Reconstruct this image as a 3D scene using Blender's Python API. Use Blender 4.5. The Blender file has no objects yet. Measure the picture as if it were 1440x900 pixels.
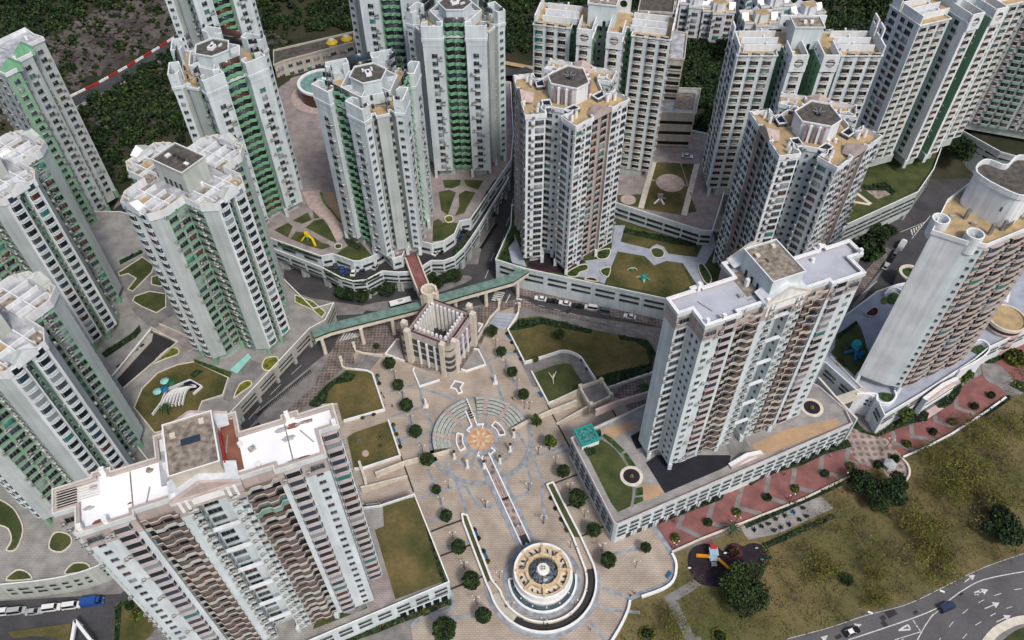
import bpy, bmesh, math, random
import numpy as np
from mathutils import Matrix, Vector
R = random.Random(7)
rad = math.radians
SC = bpy.context.scene
COL = SC.collection
# ------------------------------------------------------------ camera (28 mm drone lens, 220 m up)
F_PX, CAM_H = 1120.0, 220.0
_al = math.atan(990 / F_PX); _dep = math.pi / 2 - _al; _roll = math.atan(8 / 990)
FWD = Vector((0, math.cos(_dep), -math.sin(_dep)))
_u0 = Vector((0, math.sin(_dep), math.cos(_dep))); _r0 = Vector((1, 0, 0))
RT = _r0 * math.cos(_roll) - _u0 * math.sin(_roll)
UP = _r0 * math.sin(_roll) + _u0 * math.cos(_roll)
cd = bpy.data.cameras.new('camera'); cam = bpy.data.objects.new('camera', cd); COL.objects.link(cam)
m = Matrix((RT, UP, -FWD)).transposed().to_4x4(); m.translation = (0, 0, CAM_H); cam.matrix_world = m
cd.sensor_width = 36; cd.lens = 36 * F_PX / 1440; cd.clip_end = 6000; cd.clip_start = 1
SC.camera = cam
# ------------------------------------------------------------ world, sun, exposure
SUN_EL, SUN_AZ = 52, 150           # soft overcast light from the front left, high
w = bpy.data.worlds.new('World'); SC.world = w; w.use_nodes = True
nt = w.node_tree; bg = nt.nodes['Background']
sky = nt.nodes.new('ShaderNodeTexSky'); sky.sky_type = 'NISHITA'; sky.sun_disc = False
sky.sun_elevation = rad(SUN_EL); sky.sun_rotation = rad(SUN_AZ); sky.air_density = 1.0; sky.dust_density = 4.0; sky.ozone_density = 1.0
nt.links.new(sky.outputs[0], bg.inputs[0]); bg.inputs[1].default_value = 0.085
sd = bpy.data.lights.new('sun', 'SUN'); sd.energy = 1.5; sd.angle = rad(10); sd.color = (1, .97, .93)
so = bpy.data.objects.new('sun', sd); COL.objects.link(so)
_sv = Vector((math.sin(rad(SUN_AZ)) * math.cos(rad(SUN_EL)), math.cos(rad(SUN_AZ)) * math.cos(rad(SUN_EL)), math.sin(rad(SUN_EL))))
so.rotation_euler = _sv.to_track_quat('Z', 'Y').to_euler()
SC.view_settings.view_transform = 'Standard'; SC.view_settings.look = 'None'; SC.view_settings.exposure = 0.56; SC.view_settings.gamma = 1

# ------------------------------------------------------------ placing: photo pixel -> point at a height
def terr(x, y):
    ss = lambda t: 0 if t < 0 else 1 if t > 1 else t * t * (3 - 2 * t)
    if x < -125: ya = 268
    elif x < -100: ya = 268 + (x + 125) / 25 * 47
    elif x < 0: ya = 315
    elif x < 20: ya = 315 - x / 20 * 41
    else: ya = 274
    h = 17 * ss((y - ya) / 30)
    d = (x + 196) * -.838 + (y - 316) * .546 - 7
    hl = max(.5 * max(0, d), .42 * max(0, y - 385))
    h += 160 * math.tanh(hl / 160)
    return h
def ray(px, py):
    return FWD + RT * ((px - 720) / F_PX) - UP * ((py - 450) / F_PX)
def P(px, py, z=0.0):
    d = ray(px, py); t = (z - CAM_H) / d.z
    return (d.x * t, d.y * t)
def PT(px, py):                      # where that line of sight meets the terrain
    d = ray(px, py); t = 120.0
    while t < 1500:
        p = d * t
        if CAM_H + p.z <= terr(p.x, p.y): break
        t += 1.5
    return (p.x, p.y, terr(p.x, p.y))
def U(x0, y0, k, pts): return [(x0 + a / k, y0 + b / k) for a, b in pts]
def W(pts, z=0.0): return [P(a, b, z) for a, b in pts]

# ------------------------------------------------------------ materials
MATS = {}
def mat(name, col, rough=.8, var=.12, scale=.6, metal=0, spec=.3, kind='noise', c2=None, sz=1.0, bump=0, lo_=.78):
    if name in MATS: return MATS[name]
    mt = bpy.data.materials.new(name); mt.use_nodes = True
    N = mt.node_tree.nodes; L = mt.node_tree.links; b = N['Principled BSDF']
    b.inputs['Roughness'].default_value = rough; b.inputs['Metallic'].default_value = metal
    b.inputs['Specular IOR Level'].default_value = spec
    c = (*col, 1)
    tc = N.new('ShaderNodeTexCoord'); mp = N.new('ShaderNodeMapping'); L.new(tc.outputs['Object'], mp.inputs[0])
    mp.inputs['Scale'].default_value = (1, 1, sz)
    no = N.new('ShaderNodeTexNoise'); no.inputs['Scale'].default_value = scale; no.inputs['Detail'].default_value = 6
    L.new(mp.outputs[0], no.inputs[0])
    if kind == 'plain': b.inputs['Base Color'].default_value = c
    else:
        rp = N.new('ShaderNodeValToRGB'); e = rp.color_ramp.elements
        a2 = c2 if c2 else tuple(x * (1 - 2.2 * var) for x in col)
        e[0].position = .33; e[0].color = (*a2, 1); e[1].position = .67; e[1].color = tuple(min(1, x * (1 + var)) for x in col) + (1,)
        L.new(no.outputs['Fac'], rp.inputs[0]); last = rp.outputs[0]
        if kind in ('two', 'wall'):
            n2 = N.new('ShaderNodeTexNoise'); n2.inputs['Scale'].default_value = scale * (9 if kind == 'two' else .22); n2.inputs['Detail'].default_value = 5
            L.new(tc.outputs['Object'], n2.inputs[0])
            r2 = N.new('ShaderNodeValToRGB'); r2.color_ramp.elements[0].position = .35; r2.color_ramp.elements[1].position = .65
            lo = lo_ if kind == 'two' else .84
            r2.color_ramp.elements[0].color = (lo, lo, lo, 1); r2.color_ramp.elements[1].color = (1.0, 1.0, 1.0, 1)
            L.new(n2.outputs['Fac'], r2.inputs[0])
            mx = N.new('ShaderNodeMix'); mx.data_type = 'RGBA'; mx.blend_type = 'MULTIPLY'; mx.inputs[0].default_value = 1
            L.new(last, mx.inputs[6]); L.new(r2.outputs[0], mx.inputs[7]); last = mx.outputs[2]
        if kind == 'brick':
            br = N.new('ShaderNodeTexBrick'); br.inputs['Scale'].default_value = sz; br.inputs['Mortar Size'].default_value = .05
            br.inputs['Color1'].default_value = (.86, .86, .86, 1); br.inputs['Color2'].default_value = (1, .98, .95, 1); br.inputs['Mortar'].default_value = (.70, .70, .72, 1)
            L.new(tc.outputs['Object'], br.inputs[0]); mp.inputs['Scale'].default_value = (1, 1, 1)
            mx = N.new('ShaderNodeMix'); mx.data_type = 'RGBA'; mx.blend_type = 'MULTIPLY'; mx.inputs[0].default_value = 1
            L.new(last, mx.inputs[6]); L.new(br.outputs[0], mx.inputs[7]); last = mx.outputs[2]
        if kind == 'hex':
            br = N.new('ShaderNodeTexVoronoi'); br.inputs['Scale'].default_value = sz; br.inputs['Randomness'].default_value = .15
            r2 = N.new('ShaderNodeValToRGB'); r2.color_ramp.elements[0].position = .25; r2.color_ramp.elements[1].position = .4
            r2.color_ramp.elements[0].color = (.55, .5, .5, 1); r2.color_ramp.elements[1].color = (1, 1, 1, 1)
            L.new(tc.outputs['Object'], br.inputs[0]); L.new(br.outputs[0], r2.inputs[0]); mp.inputs['Scale'].default_value = (1, 1, 1)
            mx = N.new('ShaderNodeMix'); mx.data_type = 'RGBA'; mx.blend_type = 'MULTIPLY'; mx.inputs[0].default_value = 1
            L.new(last, mx.inputs[6]); L.new(r2.outputs[0], mx.inputs[7]); last = mx.outputs[2]
        L.new(last, b.inputs['Base Color'])
    if bump:
        bp = N.new('ShaderNodeBump'); bp.inputs['Strength'].default_value = bump; bp.inputs['Distance'].default_value = .3
        n3 = N.new('ShaderNodeTexNoise'); n3.inputs['Scale'].default_value = scale * 6; n3.inputs['Detail'].default_value = 8
        L.new(tc.outputs['Object'], n3.inputs[0]); L.new(n3.outputs['Fac'], bp.inputs['Height']); L.new(bp.outputs[0], b.inputs['Normal'])
    MATS[name] = mt; return mt
wk = dict(kind='wall', var=.06, scale=.8, sz=.06)
mat('wall_blue', (.61, .68, .70), **wk); mat('wall_white', (.74, .77, .79), **wk); mat('wall_grey', (.47, .52, .52), **wk)
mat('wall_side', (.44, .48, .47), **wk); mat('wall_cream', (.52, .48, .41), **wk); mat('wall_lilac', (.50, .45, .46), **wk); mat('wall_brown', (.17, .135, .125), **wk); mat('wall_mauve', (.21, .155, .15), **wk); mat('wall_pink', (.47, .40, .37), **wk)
mat('wall_stone', (.42, .40, .36), **wk); mat('wall_olive', (.46, .49, .45), **wk)
mat('green', (.18, .41, .24), **wk); mat('green_pale', (.24, .45, .29), **wk); mat('green_dark', (.09, .20, .14), **wk); mat('teal_wall', (.20, .33, .29), **wk)
mat('trim_white', (.80, .80, .79), rough=.6, var=.05); mat('trim_cream', (.66, .60, .50), rough=.6, var=.08)
mat('trim_pink', (.58, .45, .42), rough=.6, var=.08); mat('trim_orange', (.60, .38, .20), rough=.7, var=.1)
mat('roof_tan', (.50, .36, .19), kind='two', c2=(.36, .27, .16), scale=.35); mat('roof_dark', (.13, .115, .095), kind='two', scale=.6, c2=(.06, .055, .05))
mat('roof_lilac', (.47, .48, .54), kind='two', var=.05, scale=.2, lo_=.93); mat('roof_white', (.95, .95, .95), kind='two', scale=.12, c2=(.84, .84, .85), lo_=.97)  # roof_white: pale roof raised to near white, sky glare put into the colour
mat('roof_conc', (.36, .31, .25), kind='two', c2=(.15, .12, .10), scale=.8); mat('roof_blue', (.16, .22, .34), var=.2, scale=.4)
mat('roof_pale', (.52, .53, .55), kind='two', c2=(.30, .31, .33), scale=.35); mat('roof_red', (.27, .12, .08), kind='two', scale=.4)
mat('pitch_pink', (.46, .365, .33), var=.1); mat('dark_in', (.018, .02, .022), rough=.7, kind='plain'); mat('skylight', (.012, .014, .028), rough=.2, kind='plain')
for n_, c_ in dict(g_dark=(.012, .015, .018), g_blue=(.03, .045, .07), g_teal=(.03, .16, .14), g_curt=(.22, .25, .26), g_brown=(.07, .03, .025), g_mid=(.055, .06, .065)).items():
    mat(n_, c_, rough=.25, spec=.35, kind='plain')
mat('frame', (.24, .26, .27), rough=.5, kind='plain'); mat('ac_unit', (.42, .41, .38), rough=.6, var=.3, scale=3); mat('ac_dark', (.10, .10, .10), kind='plain')
mat('pipe', (.30, .31, .30), kind='plain')
mat('asphalt', (.075, .073, .078), kind='two', scale=.12, c2=(.05, .05, .053)); mat('asphalt_light', (.125, .12, .122), kind='two', scale=.1, c2=(.095, .09, .095), lo_=.88); mat('asphalt_dark', (.04, .038, .04), kind='two', scale=.2)
mat('tarmac_blue', (.02, .021, .03), kind='two', scale=.3); mat('mark', (.62, .62, .60), var=.15, scale=2)
mat('pave_tan', (.48, .41, .34), kind='brick', sz=.42, scale=.14, c2=(.38, .31, .25)); mat('pave_band', (.29, .32, .355), var=.15, scale=.5)
mat('pave_brown', (.215, .18, .165), kind='hex', sz=.8, scale=.3, var=.2); mat('pave_hex', (.36, .29, .26), kind='hex', sz=.45, scale=.3, var=.2)
mat('pave_red', (.30, .125, .115), kind='brick', sz=.9, scale=.25, c2=(.20, .09, .085)); mat('pave_grey', (.27, .26, .25), kind='brick', sz=.6, scale=.3, var=.15)
mat('deck_grey', (.37, .355, .335), kind='brick', sz=.5, scale=.25, var=.12); mat('deck_blue', (.36, .39, .46), var=.08, scale=.3)
mat('deck_pink', (.37, .32, .31), kind='brick', sz=.5, scale=.3, var=.12); mat('deck_orange', (.46, .31, .18), kind='two', scale=.25, c2=(.40, .27, .17)); mat('deck_red', (.24, .12, .11), var=.2, scale=.5)
mat('lawn', (.155, .118, .045), kind='two', scale=.10, c2=(.055, .065, .018), bump=.6); mat('lawn_green', (.078, .088, .028), kind='two', scale=.2, c2=(.035, .055, .015), bump=.6)
mat('lawn_brown', (.17, .13, .058), kind='two', scale=.045, c2=(.085, .09, .028), bump=.5, lo_=.85)
mat('scrub', (.05, .044, .026), kind='two', scale=.05, c2=(.018, .028, .010), bump=1.2); mat('rock', (.125, .11, .102), kind='two', scale=.12, c2=(.055, .045, .045), bump=1.5)
mat('soil', (.06, .045, .035), kind='two', scale=.3); mat('rubber', (.025, .016, .024), var=.2); mat('rubber_red', (.09, .02, .03), var=.2)
mat('leaf', (.042, .082, .018), rough=.7, var=.35, scale=.9); mat('leaf_mid', (.055, .095, .02), rough=.7, var=.3, scale=.9); mat('leaf_dark', (.02, .043, .018), rough=.7, var=.4, scale=.8); mat('leaf_yellow', (.17, .17, .02), rough=.7, var=.3, scale=.8)
mat('leaf_lime', (.13, .16, .02), rough=.7, var=.3, scale=.9); mat('leaf_olive', (.13, .11, .04), rough=.7, var=.35, scale=.7); mat('leaf_red', (.06, .015, .02), rough=.7, var=.3)
mat('leaf_twig', (.16, .12, .08), var=.3, scale=2); mat('bark', (.07, .055, .045), var=.3, scale=3)
mat('metal', (.35, .36, .37), rough=.4, metal=.6, var=.1); mat('metal_dark', (.03, .03, .035), rough=.5, kind='plain')
for n_, c_ in dict(car_white=(.75, .75, .74), car_black=(.012, .012, .014), car_grey=(.10, .11, .13), car_silver=(.40, .41, .42), car_blue=(.02, .08, .30), car_navy=(.03, .045, .09), car_red=(.25, .02, .02)).items():
    mat(n_, c_, rough=.25, spec=.5, var=.03)
mat('car_glass', (.01, .012, .015), rough=.08, spec=.6, kind='plain'); mat('tyre', (.012, .012, .012), kind='plain')
for n_, c_ in dict(p_blue=(.01, .14, .30), p_cyan=(.02, .36, .42), p_yellow=(.70, .48, .01), p_orange=(.75, .33, .01), p_red=(.45, .03, .03), p_teal=(.02, .30, .26), p_mint=(.30, .62, .55), p_green=(.02, .12, .05), p_lilac=(.25, .2, .3), p_pale=(.35, .5, .6)).items():
    mat(n_, c_, rough=.45, var=.06)
mat('glass_teal', (.07, .25, .23), rough=.15, var=.3, scale=1.5, spec=.6); mat('bridge_roof', (.16, .25, .22), rough=.6, var=.15, scale=.5); mat('roof_glass', (.19, .33, .30), rough=.3, var=.15, scale=.5)
mat('pool_water', (.07, .12, .15), rough=.08, var=.2, scale=.5, spec=.6); mat('dome_glass', (.10, .12, .14), rough=.2, var=.5, scale=1.5)
mat('terra', (.62, .47, .30), var=.12, scale=1); mat('disc', (.55, .33, .20), var=.15, scale=.8); mat('pave_step', (.40, .43, .39), var=.12, scale=1)
mat('skin', (.35, .22, .16), kind='plain'); mat('cloth_dark', (.02, .02, .025), kind='plain'); mat('cloth_red', (.3, .04, .04), kind='plain'); mat('cloth_white', (.6, .6, .6), kind='plain')
mat('hexmauve', (.33, .23, .24), var=.2, scale=1)

# ------------------------------------------------------------ mesh builder
class MB:
    def __init__(s): s.v = []; s.f = []; s.m = []; s.mats = []
    def mi(s, m):
        if m not in s.mats: s.mats.append(m)
        return s.mats.index(m)
    def face(s, pts, m):
        n = len(s.v); s.v += [tuple(p) for p in pts]; s.f.append(tuple(range(n, n + len(pts)))); s.m.append(s.mi(m)); return s
    def box(s, x0, x1, y0, y1, z0, z1, m, top=None, rot=0, o=(0, 0), bot=True):
        c, q = math.cos(rot), math.sin(rot)
        T = lambda x, y, z: (o[0] + x * c - y * q, o[1] + x * q + y * c, z)
        n = len(s.v); s.v += [T(x, y, z) for z in (z0, z1) for x, y in ((x0, y0), (x1, y0), (x1, y1), (x0, y1))]
        k = s.mi(m); kt = s.mi(top) if top else k
        fs = [(0, 1, 5, 4), (1, 2, 6, 5), (2, 3, 7, 6), (3, 0, 4, 7), (4, 5, 6, 7)] + ([(3, 2, 1, 0)] if bot else [])
        for i, f in enumerate(fs): s.f.append(tuple(n + a for a in f)); s.m.append(kt if i == 4 else k)
        return s
    def prism(s, poly, z0, z1, m, top=None, bot=False, notop=False):
        poly = ccw(poly); n = len(poly)
        if not callable(z0): a = z0; z0 = lambda x, y: a
        if not callable(z1): b = z1; z1 = lambda x, y: b
        mm = m if isinstance(m, (list, tuple)) else [m] * n
        for i in range(n):
            p, q = poly[i], poly[(i + 1) % n]
            s.face([(p[0], p[1], z0(*p[:2])), (q[0], q[1], z0(*q[:2])), (q[0], q[1], z1(*q[:2])), (p[0], p[1], z1(*p[:2]))], mm[i])
        if not notop: s.face([(p[0], p[1], z1(*p[:2])) for p in poly], top or mm[0])
        if bot: s.face([(p[0], p[1], z0(*p[:2])) for p in reversed(poly)], mm[0])
        return s
    def wall(s, path, w, z0, z1, m, closed=False, top=None):   # thick wall along a path, mitred
        o = offset(path, w / 2, closed); i = offset(path, -w / 2, closed); n = len(path)
        zt = z1 if callable(z1) else (lambda x, y: z1); zb = z0 if callable(z0) else (lambda x, y: z0)
        k = n if closed else n - 1
        for a in range(k):
            b = (a + 1) % n
            A, B, Cc, D = o[a], o[b], i[b], i[a]
            za, zb_ = zt(*path[a][:2]), zt(*path[b][:2]); ya, yb = zb(*path[a][:2]), zb(*path[b][:2])
            s.face([(*A, ya), (*B, yb), (*B, zb_), (*A, za)][::-1], m); s.face([(*Cc, yb), (*D, ya), (*D, za), (*Cc, zb_)][::-1], m)
            s.face([(*A, za), (*B, zb_), (*Cc, zb_), (*D, za)][::-1], top or m)
        if not closed:
            for a in (0, n - 1):
                s.face([(*o[a], zb(*path[a][:2])), (*i[a], zb(*path[a][:2])), (*i[a], zt(*path[a][:2])), (*o[a], zt(*path[a][:2]))], m)
        return s
    def cyl(s, c, r0, r1, z0, z1, m, n=10, top=None, cap=True):
        a = [(c[0] + r0 * math.cos(2 * math.pi * i / n), c[1] + r0 * math.sin(2 * math.pi * i / n), z0) for i in range(n)]
        b = [(c[0] + r1 * math.cos(2 * math.pi * i / n), c[1] + r1 * math.sin(2 * math.pi * i / n), z1) for i in range(n)]
        for i in range(n): j = (i + 1) % n; s.face([a[i], a[j], b[j], b[i]], m)
        if cap: s.face(b, top or m)
        return s
    def tube(s, p, q, r, m, n=6, r2=None):
        p, q = Vector(p), Vector(q); d = (q - p).normalized(); u = d.orthogonal().normalized(); v = d.cross(u); r2 = r if r2 is None else r2
        A = [p + (u * math.cos(2 * math.pi * i / n) + v * math.sin(2 * math.pi * i / n)) * r for i in range(n)]
        B = [q + (u * math.cos(2 * math.pi * i / n) + v * math.sin(2 * math.pi * i / n)) * r2 for i in range(n)]
        for i in range(n): j = (i + 1) % n; s.face([A[i], A[j], B[j], B[i]], m)
        s.face(B, m); s.face(A[::-1], m); return s
    def ring(s, c, r0, r1, z0, z1, m, a0=0, a1=360, n=48, top=None):
        pts = [(c[0] + math.cos(rad(a0 + (a1 - a0) * i / n)), 0) for i in range(n + 1)]
        for i in range(n):
            t0, t1 = rad(a0 + (a1 - a0) * i / n), rad(a0 + (a1 - a0) * (i + 1) / n)
            q = lambda r, t, z: (c[0] + r * math.cos(t), c[1] + r * math.sin(t), z)
            s.face([q(r1, t0, z0), q(r1, t1, z0), q(r1, t1, z1), q(r1, t0, z1)], m)
            s.face([q(r0, t1, z0), q(r0, t0, z0), q(r0, t0, z1), q(r0, t1, z1)], m)
            s.face([q(r0, t0, z1), q(r1, t0, z1), q(r1, t1, z1), q(r0, t1, z1)], top or m)
        if abs(a1 - a0) < 359:
            for t in (rad(a0), rad(a1)):
                s.face([q(r0, t, z0), q(r1, t, z0), q(r1, t, z1), q(r0, t, z1)], m)
        return s
    def blob(s, c, r, m, seed=0, nu=8, nv=5, amp=.2):
        q = random.Random(seed); g = [[None] * nu for _ in range(nv + 1)]
        for j in range(nv + 1):
            for i in range(nu):
                k = 1 + q.uniform(-amp, amp); ph = math.pi * j / nv; th = 2 * math.pi * i / nu
                g[j][i] = (c[0] + r[0] * k * math.sin(ph) * math.cos(th), c[1] + r[1] * k * math.sin(ph) * math.sin(th), c[2] + r[2] * math.cos(ph) * (k if 0 < j < nv else 1))
        for j in range(nv):
            for i in range(nu): s.face([g[j][i], g[j + 1][i], g[j + 1][(i + 1) % nu], g[j][(i + 1) % nu]], m)
        return s
    def mesh(s, name, base=(0, 0, 0)):
        me = bpy.data.meshes.new(name)
        bx, by, bz = base
        me.from_pydata([(a - bx, b - by, c - bz) for a, b, c in s.v], [], s.f)
        for k in s.mats: me.materials.append(MATS[k])
        me.polygons.foreach_set('material_index', s.m); me.update(); return me
    def tpl(s):                       # all-quad template
        return (np.array(s.v, float), np.array(s.f), np.array(s.m), list(s.mats))
def inside(p, poly):
    c = False; n = len(poly)
    for i in range(n):
        (x1, y1), (x2, y2) = poly[i], poly[i - 1]
        if (y1 > p[1]) != (y2 > p[1]) and p[0] < (x2 - x1) * (p[1] - y1) / (y2 - y1) + x1: c = not c
    return c
def ccw(p):
    a = sum(p[i][0] * p[(i + 1) % len(p)][1] - p[(i + 1) % len(p)][0] * p[i][1] for i in range(len(p)))
    return list(p) if a > 0 else list(p)[::-1]
def offset(path, w, closed=False):
    n = len(path); out = []
    for i in range(n):
        ds = []
        if closed or i > 0: a = path[i - 1]; b = path[i]; ds.append((b[0] - a[0], b[1] - a[1]))
        if closed or i < n - 1: a = path[i]; b = path[(i + 1) % n]; ds.append((b[0] - a[0], b[1] - a[1]))
        ns = []
        for dx, dy in ds:
            l = math.hypot(dx, dy) or 1; ns.append((-dy / l, dx / l))
        if len(ns) == 1: nx, ny = ns[0]; k = 1
        else:
            nx, ny = ns[0][0] + ns[1][0], ns[0][1] + ns[1][1]; l = math.hypot(nx, ny) or 1; nx /= l; ny /= l
            k = 1 / max(.45, nx * ns[0][0] + ny * ns[0][1])
        out.append((path[i][0] + nx * w * k, path[i][1] + ny * w * k))
    return out
def link(name, me, parent=None, loc=(0, 0, 0), rz=0):
    o = bpy.data.objects.new(name, me); COL.objects.link(o); o.location = loc
    if rz: o.rotation_euler = (0, 0, rz)
    if parent: o.parent = parent
    return o
def tag(o, label=None, cat=None, group=None, kind=None):
    if label: o['label'] = label
    if cat: o['category'] = cat
    if group: o['group'] = group
    if kind: o['kind'] = kind
    return o
def empty(name, label, cat, loc=(0, 0, 0), group=None, rz=0):
    o = bpy.data.objects.new(name, None); COL.objects.link(o); o.location = loc; o.rotation_euler = (0, 0, rz)
    return tag(o, label, cat, group)
def part(name, mb, parent, base=None):
    return link(name, mb.mesh(name, base if base is not None else tuple(parent.location)), parent)
def thing1(name, mb, label, cat, loc, group=None):
    return tag(link(name, mb.mesh(name, loc), None, loc), label, cat, group)
def struct(name, mb): return tag(link(name, mb.mesh(name)), kind='structure')
def sheet(name, poly, z, m):
    mb = MB(); mb.face([(*p, z) for p in ccw(poly)], m); return struct(name, mb)
def smooth(pts, n=4, closed=True):     # Catmull-Rom
    out = []; k = len(pts)
    for i in range(k if closed else k - 1):
        g = lambda j: pts[j % k] if closed else pts[max(0, min(k - 1, j))]
        p0, p1, p2, p3 = g(i - 1), g(i), g(i + 1), g(i + 2)
        for t in [a / n for a in range(n)]:
            out.append(tuple(.5 * (2 * p1[c] + (p2[c] - p0[c]) * t + (2 * p0[c] - 5 * p1[c] + 4 * p2[c] - p3[c]) * t * t + (-p0[c] + 3 * p1[c] - 3 * p2[c] + p3[c]) * t ** 3) for c in (0, 1)))
    if not closed: out.append(pts[-1])
    return out
def merge(inst):                       # inst: list of (tpl, Matrix) -> one mesh
    mats = []; V = []; Fc = []; M = []; n = 0
    for (v, f, mm, ml), (x, y, z, a) in inst:
        c, s_ = math.cos(a), math.sin(a)
        q = np.empty_like(v); q[:, 0] = v[:, 0] * c - v[:, 1] * s_ + x; q[:, 1] = v[:, 0] * s_ + v[:, 1] * c + y; q[:, 2] = v[:, 2] + z
        V.append(q); Fc.append(f + n); n += len(v)
        for k in ml:
            if k not in mats: mats.append(k)
        lut = np.array([mats.index(k) for k in ml]); M.append(lut[mm])
    V = np.concatenate(V); Fc = np.concatenate(Fc); M = np.concatenate(M)
    me = bpy.data.meshes.new('batch'); me.vertices.add(len(V)); me.vertices.foreach_set('co', V.ravel())
    w_ = Fc.shape[1]; me.loops.add(Fc.size); me.loops.foreach_set('vertex_index', Fc.ravel())
    me.polygons.add(len(Fc)); me.polygons.foreach_set('loop_start', np.arange(0, Fc.size, w_)); me.polygons.foreach_set('loop_total', np.full(len(Fc), w_))
    me.polygons.foreach_set('material_index', M)
    for k in mats: me.materials.append(MATS[k])
    me.update(calc_edges=True); return me
def tpl_mesh(t, name):
    return merge([(t, (0, 0, 0, 0))])
ORD = ['closest', 'second closest', 'third closest', 'fourth closest', 'fifth closest', 'sixth closest', 'seventh closest', 'eighth closest', 'ninth closest', 'tenth closest'] + ['%dth closest' % k for k in range(11, 200)]
def ranklabels(pts, desc, marks):      # label every one of many look-alikes by how near it stands to a landmark
    own = {}; 
    for i, p in enumerate(pts):
        k = min(marks, key=lambda k: math.hypot(marks[k][0] - p[0], marks[k][1] - p[1])); own.setdefault(k, []).append(i)
    lab = {}
    for k, ii in own.items():
        ii.sort(key=lambda i: math.hypot(marks[k][0] - pts[i][0], marks[k][1] - pts[i][1]))
        for r, i in enumerate(ii): lab[i] = '%s %s to %s' % (desc(i) if callable(desc) else desc, ORD[r], k)
    return [lab[i] for i in range(len(pts))]

# ------------------------------------------------------------ facade pieces (x along wall, -y outward, z from floor)
TP = {}
def win(w, h, gl, z=.9, mull=1, hood=None, ac=0, sill='frame', deep=.10):
    b = MB(); x = w / 2; f = .09
    b.box(-x, x, -.03, .0, z, z + h, gl, bot=False)
    b.box(-x - f, -x, -deep, 0, z - f, z + h + f, 'frame'); b.box(x, x + f, -deep, 0, z - f, z + h + f, 'frame')
    b.box(-x, x, -deep - .12, 0, z - .16, z, sill); b.box(-x, x, -deep - (.25 if hood else 0), 0, z + h, z + h + (.16 if hood else f), hood or 'frame')  # hood: added eyebrow that shades the glass so the window reads recessed
    for i in range(mull):
        q = -x + w * (i + 1) / (mull + 1); b.box(q - .03, q + .03, -.07, -.03, z, z + h, 'frame')
    if ac:
        s = 1 if ac > 0 else -1; a = s * (x + .25); c = s * (x + 1.05)
        b.box(min(a, c), max(a, c), -.62, -.02, z + .1, z + .62, 'ac_unit'); b.box(min(a, c) - .1, max(a, c) + .1, -.72, 0, z - .05, z + .08, 'pipe')
        b.box((a + c) / 2 - .22, (a + c) / 2 + .22, -.64, -.62, z + .15, z + .57, 'ac_dark')
    return b.tpl()
def bay(w, h, gl, slab, d=.75, z=.85, curve=True, ac=0):
    b = MB(); x = w / 2
    if curve: pl = [(-x, 0), (-x * .82, -d * .75), (-x * .3, -d), (x * .3, -d), (x * .82, -d * .75), (x, 0)]
    else: pl = [(-x, 0), (-x * .8, -d), (x * .8, -d), (x, 0)]
    for i in range(len(pl) - 1):
        p, q = pl[i], pl[i + 1]; e = 1.12
        b.face([(p[0], p[1] * .93, z), (q[0], q[1] * .93, z), (q[0], q[1] * .93, z + h), (p[0], p[1] * .93, z + h)], gl)
        for za, zb, m_ in ((z - .62, z, slab), (z + h, z + h + .14, slab)):
            b.face([(p[0], p[1] * e, za), (q[0], q[1] * e, za), (q[0], q[1] * e, zb), (p[0], p[1] * e, zb)], m_)
            b.face([(p[0], 0, zb), (p[0], p[1] * e, zb), (q[0], q[1] * e, zb), (q[0], 0, zb)], m_)
        if i in (1, len(pl) - 2): b.box(p[0] - .045, p[0] + .045, p[1] - .01, p[1] + .1, z, z + h, 'frame', bot=False)
    if ac: b.box(x + .1, x + .85, -.6, 0, .3, .85, 'ac_unit'); b.box(x + .25, x + .7, -.62, -.6, .36, .8, 'ac_dark')
    return b.tpl()
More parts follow.
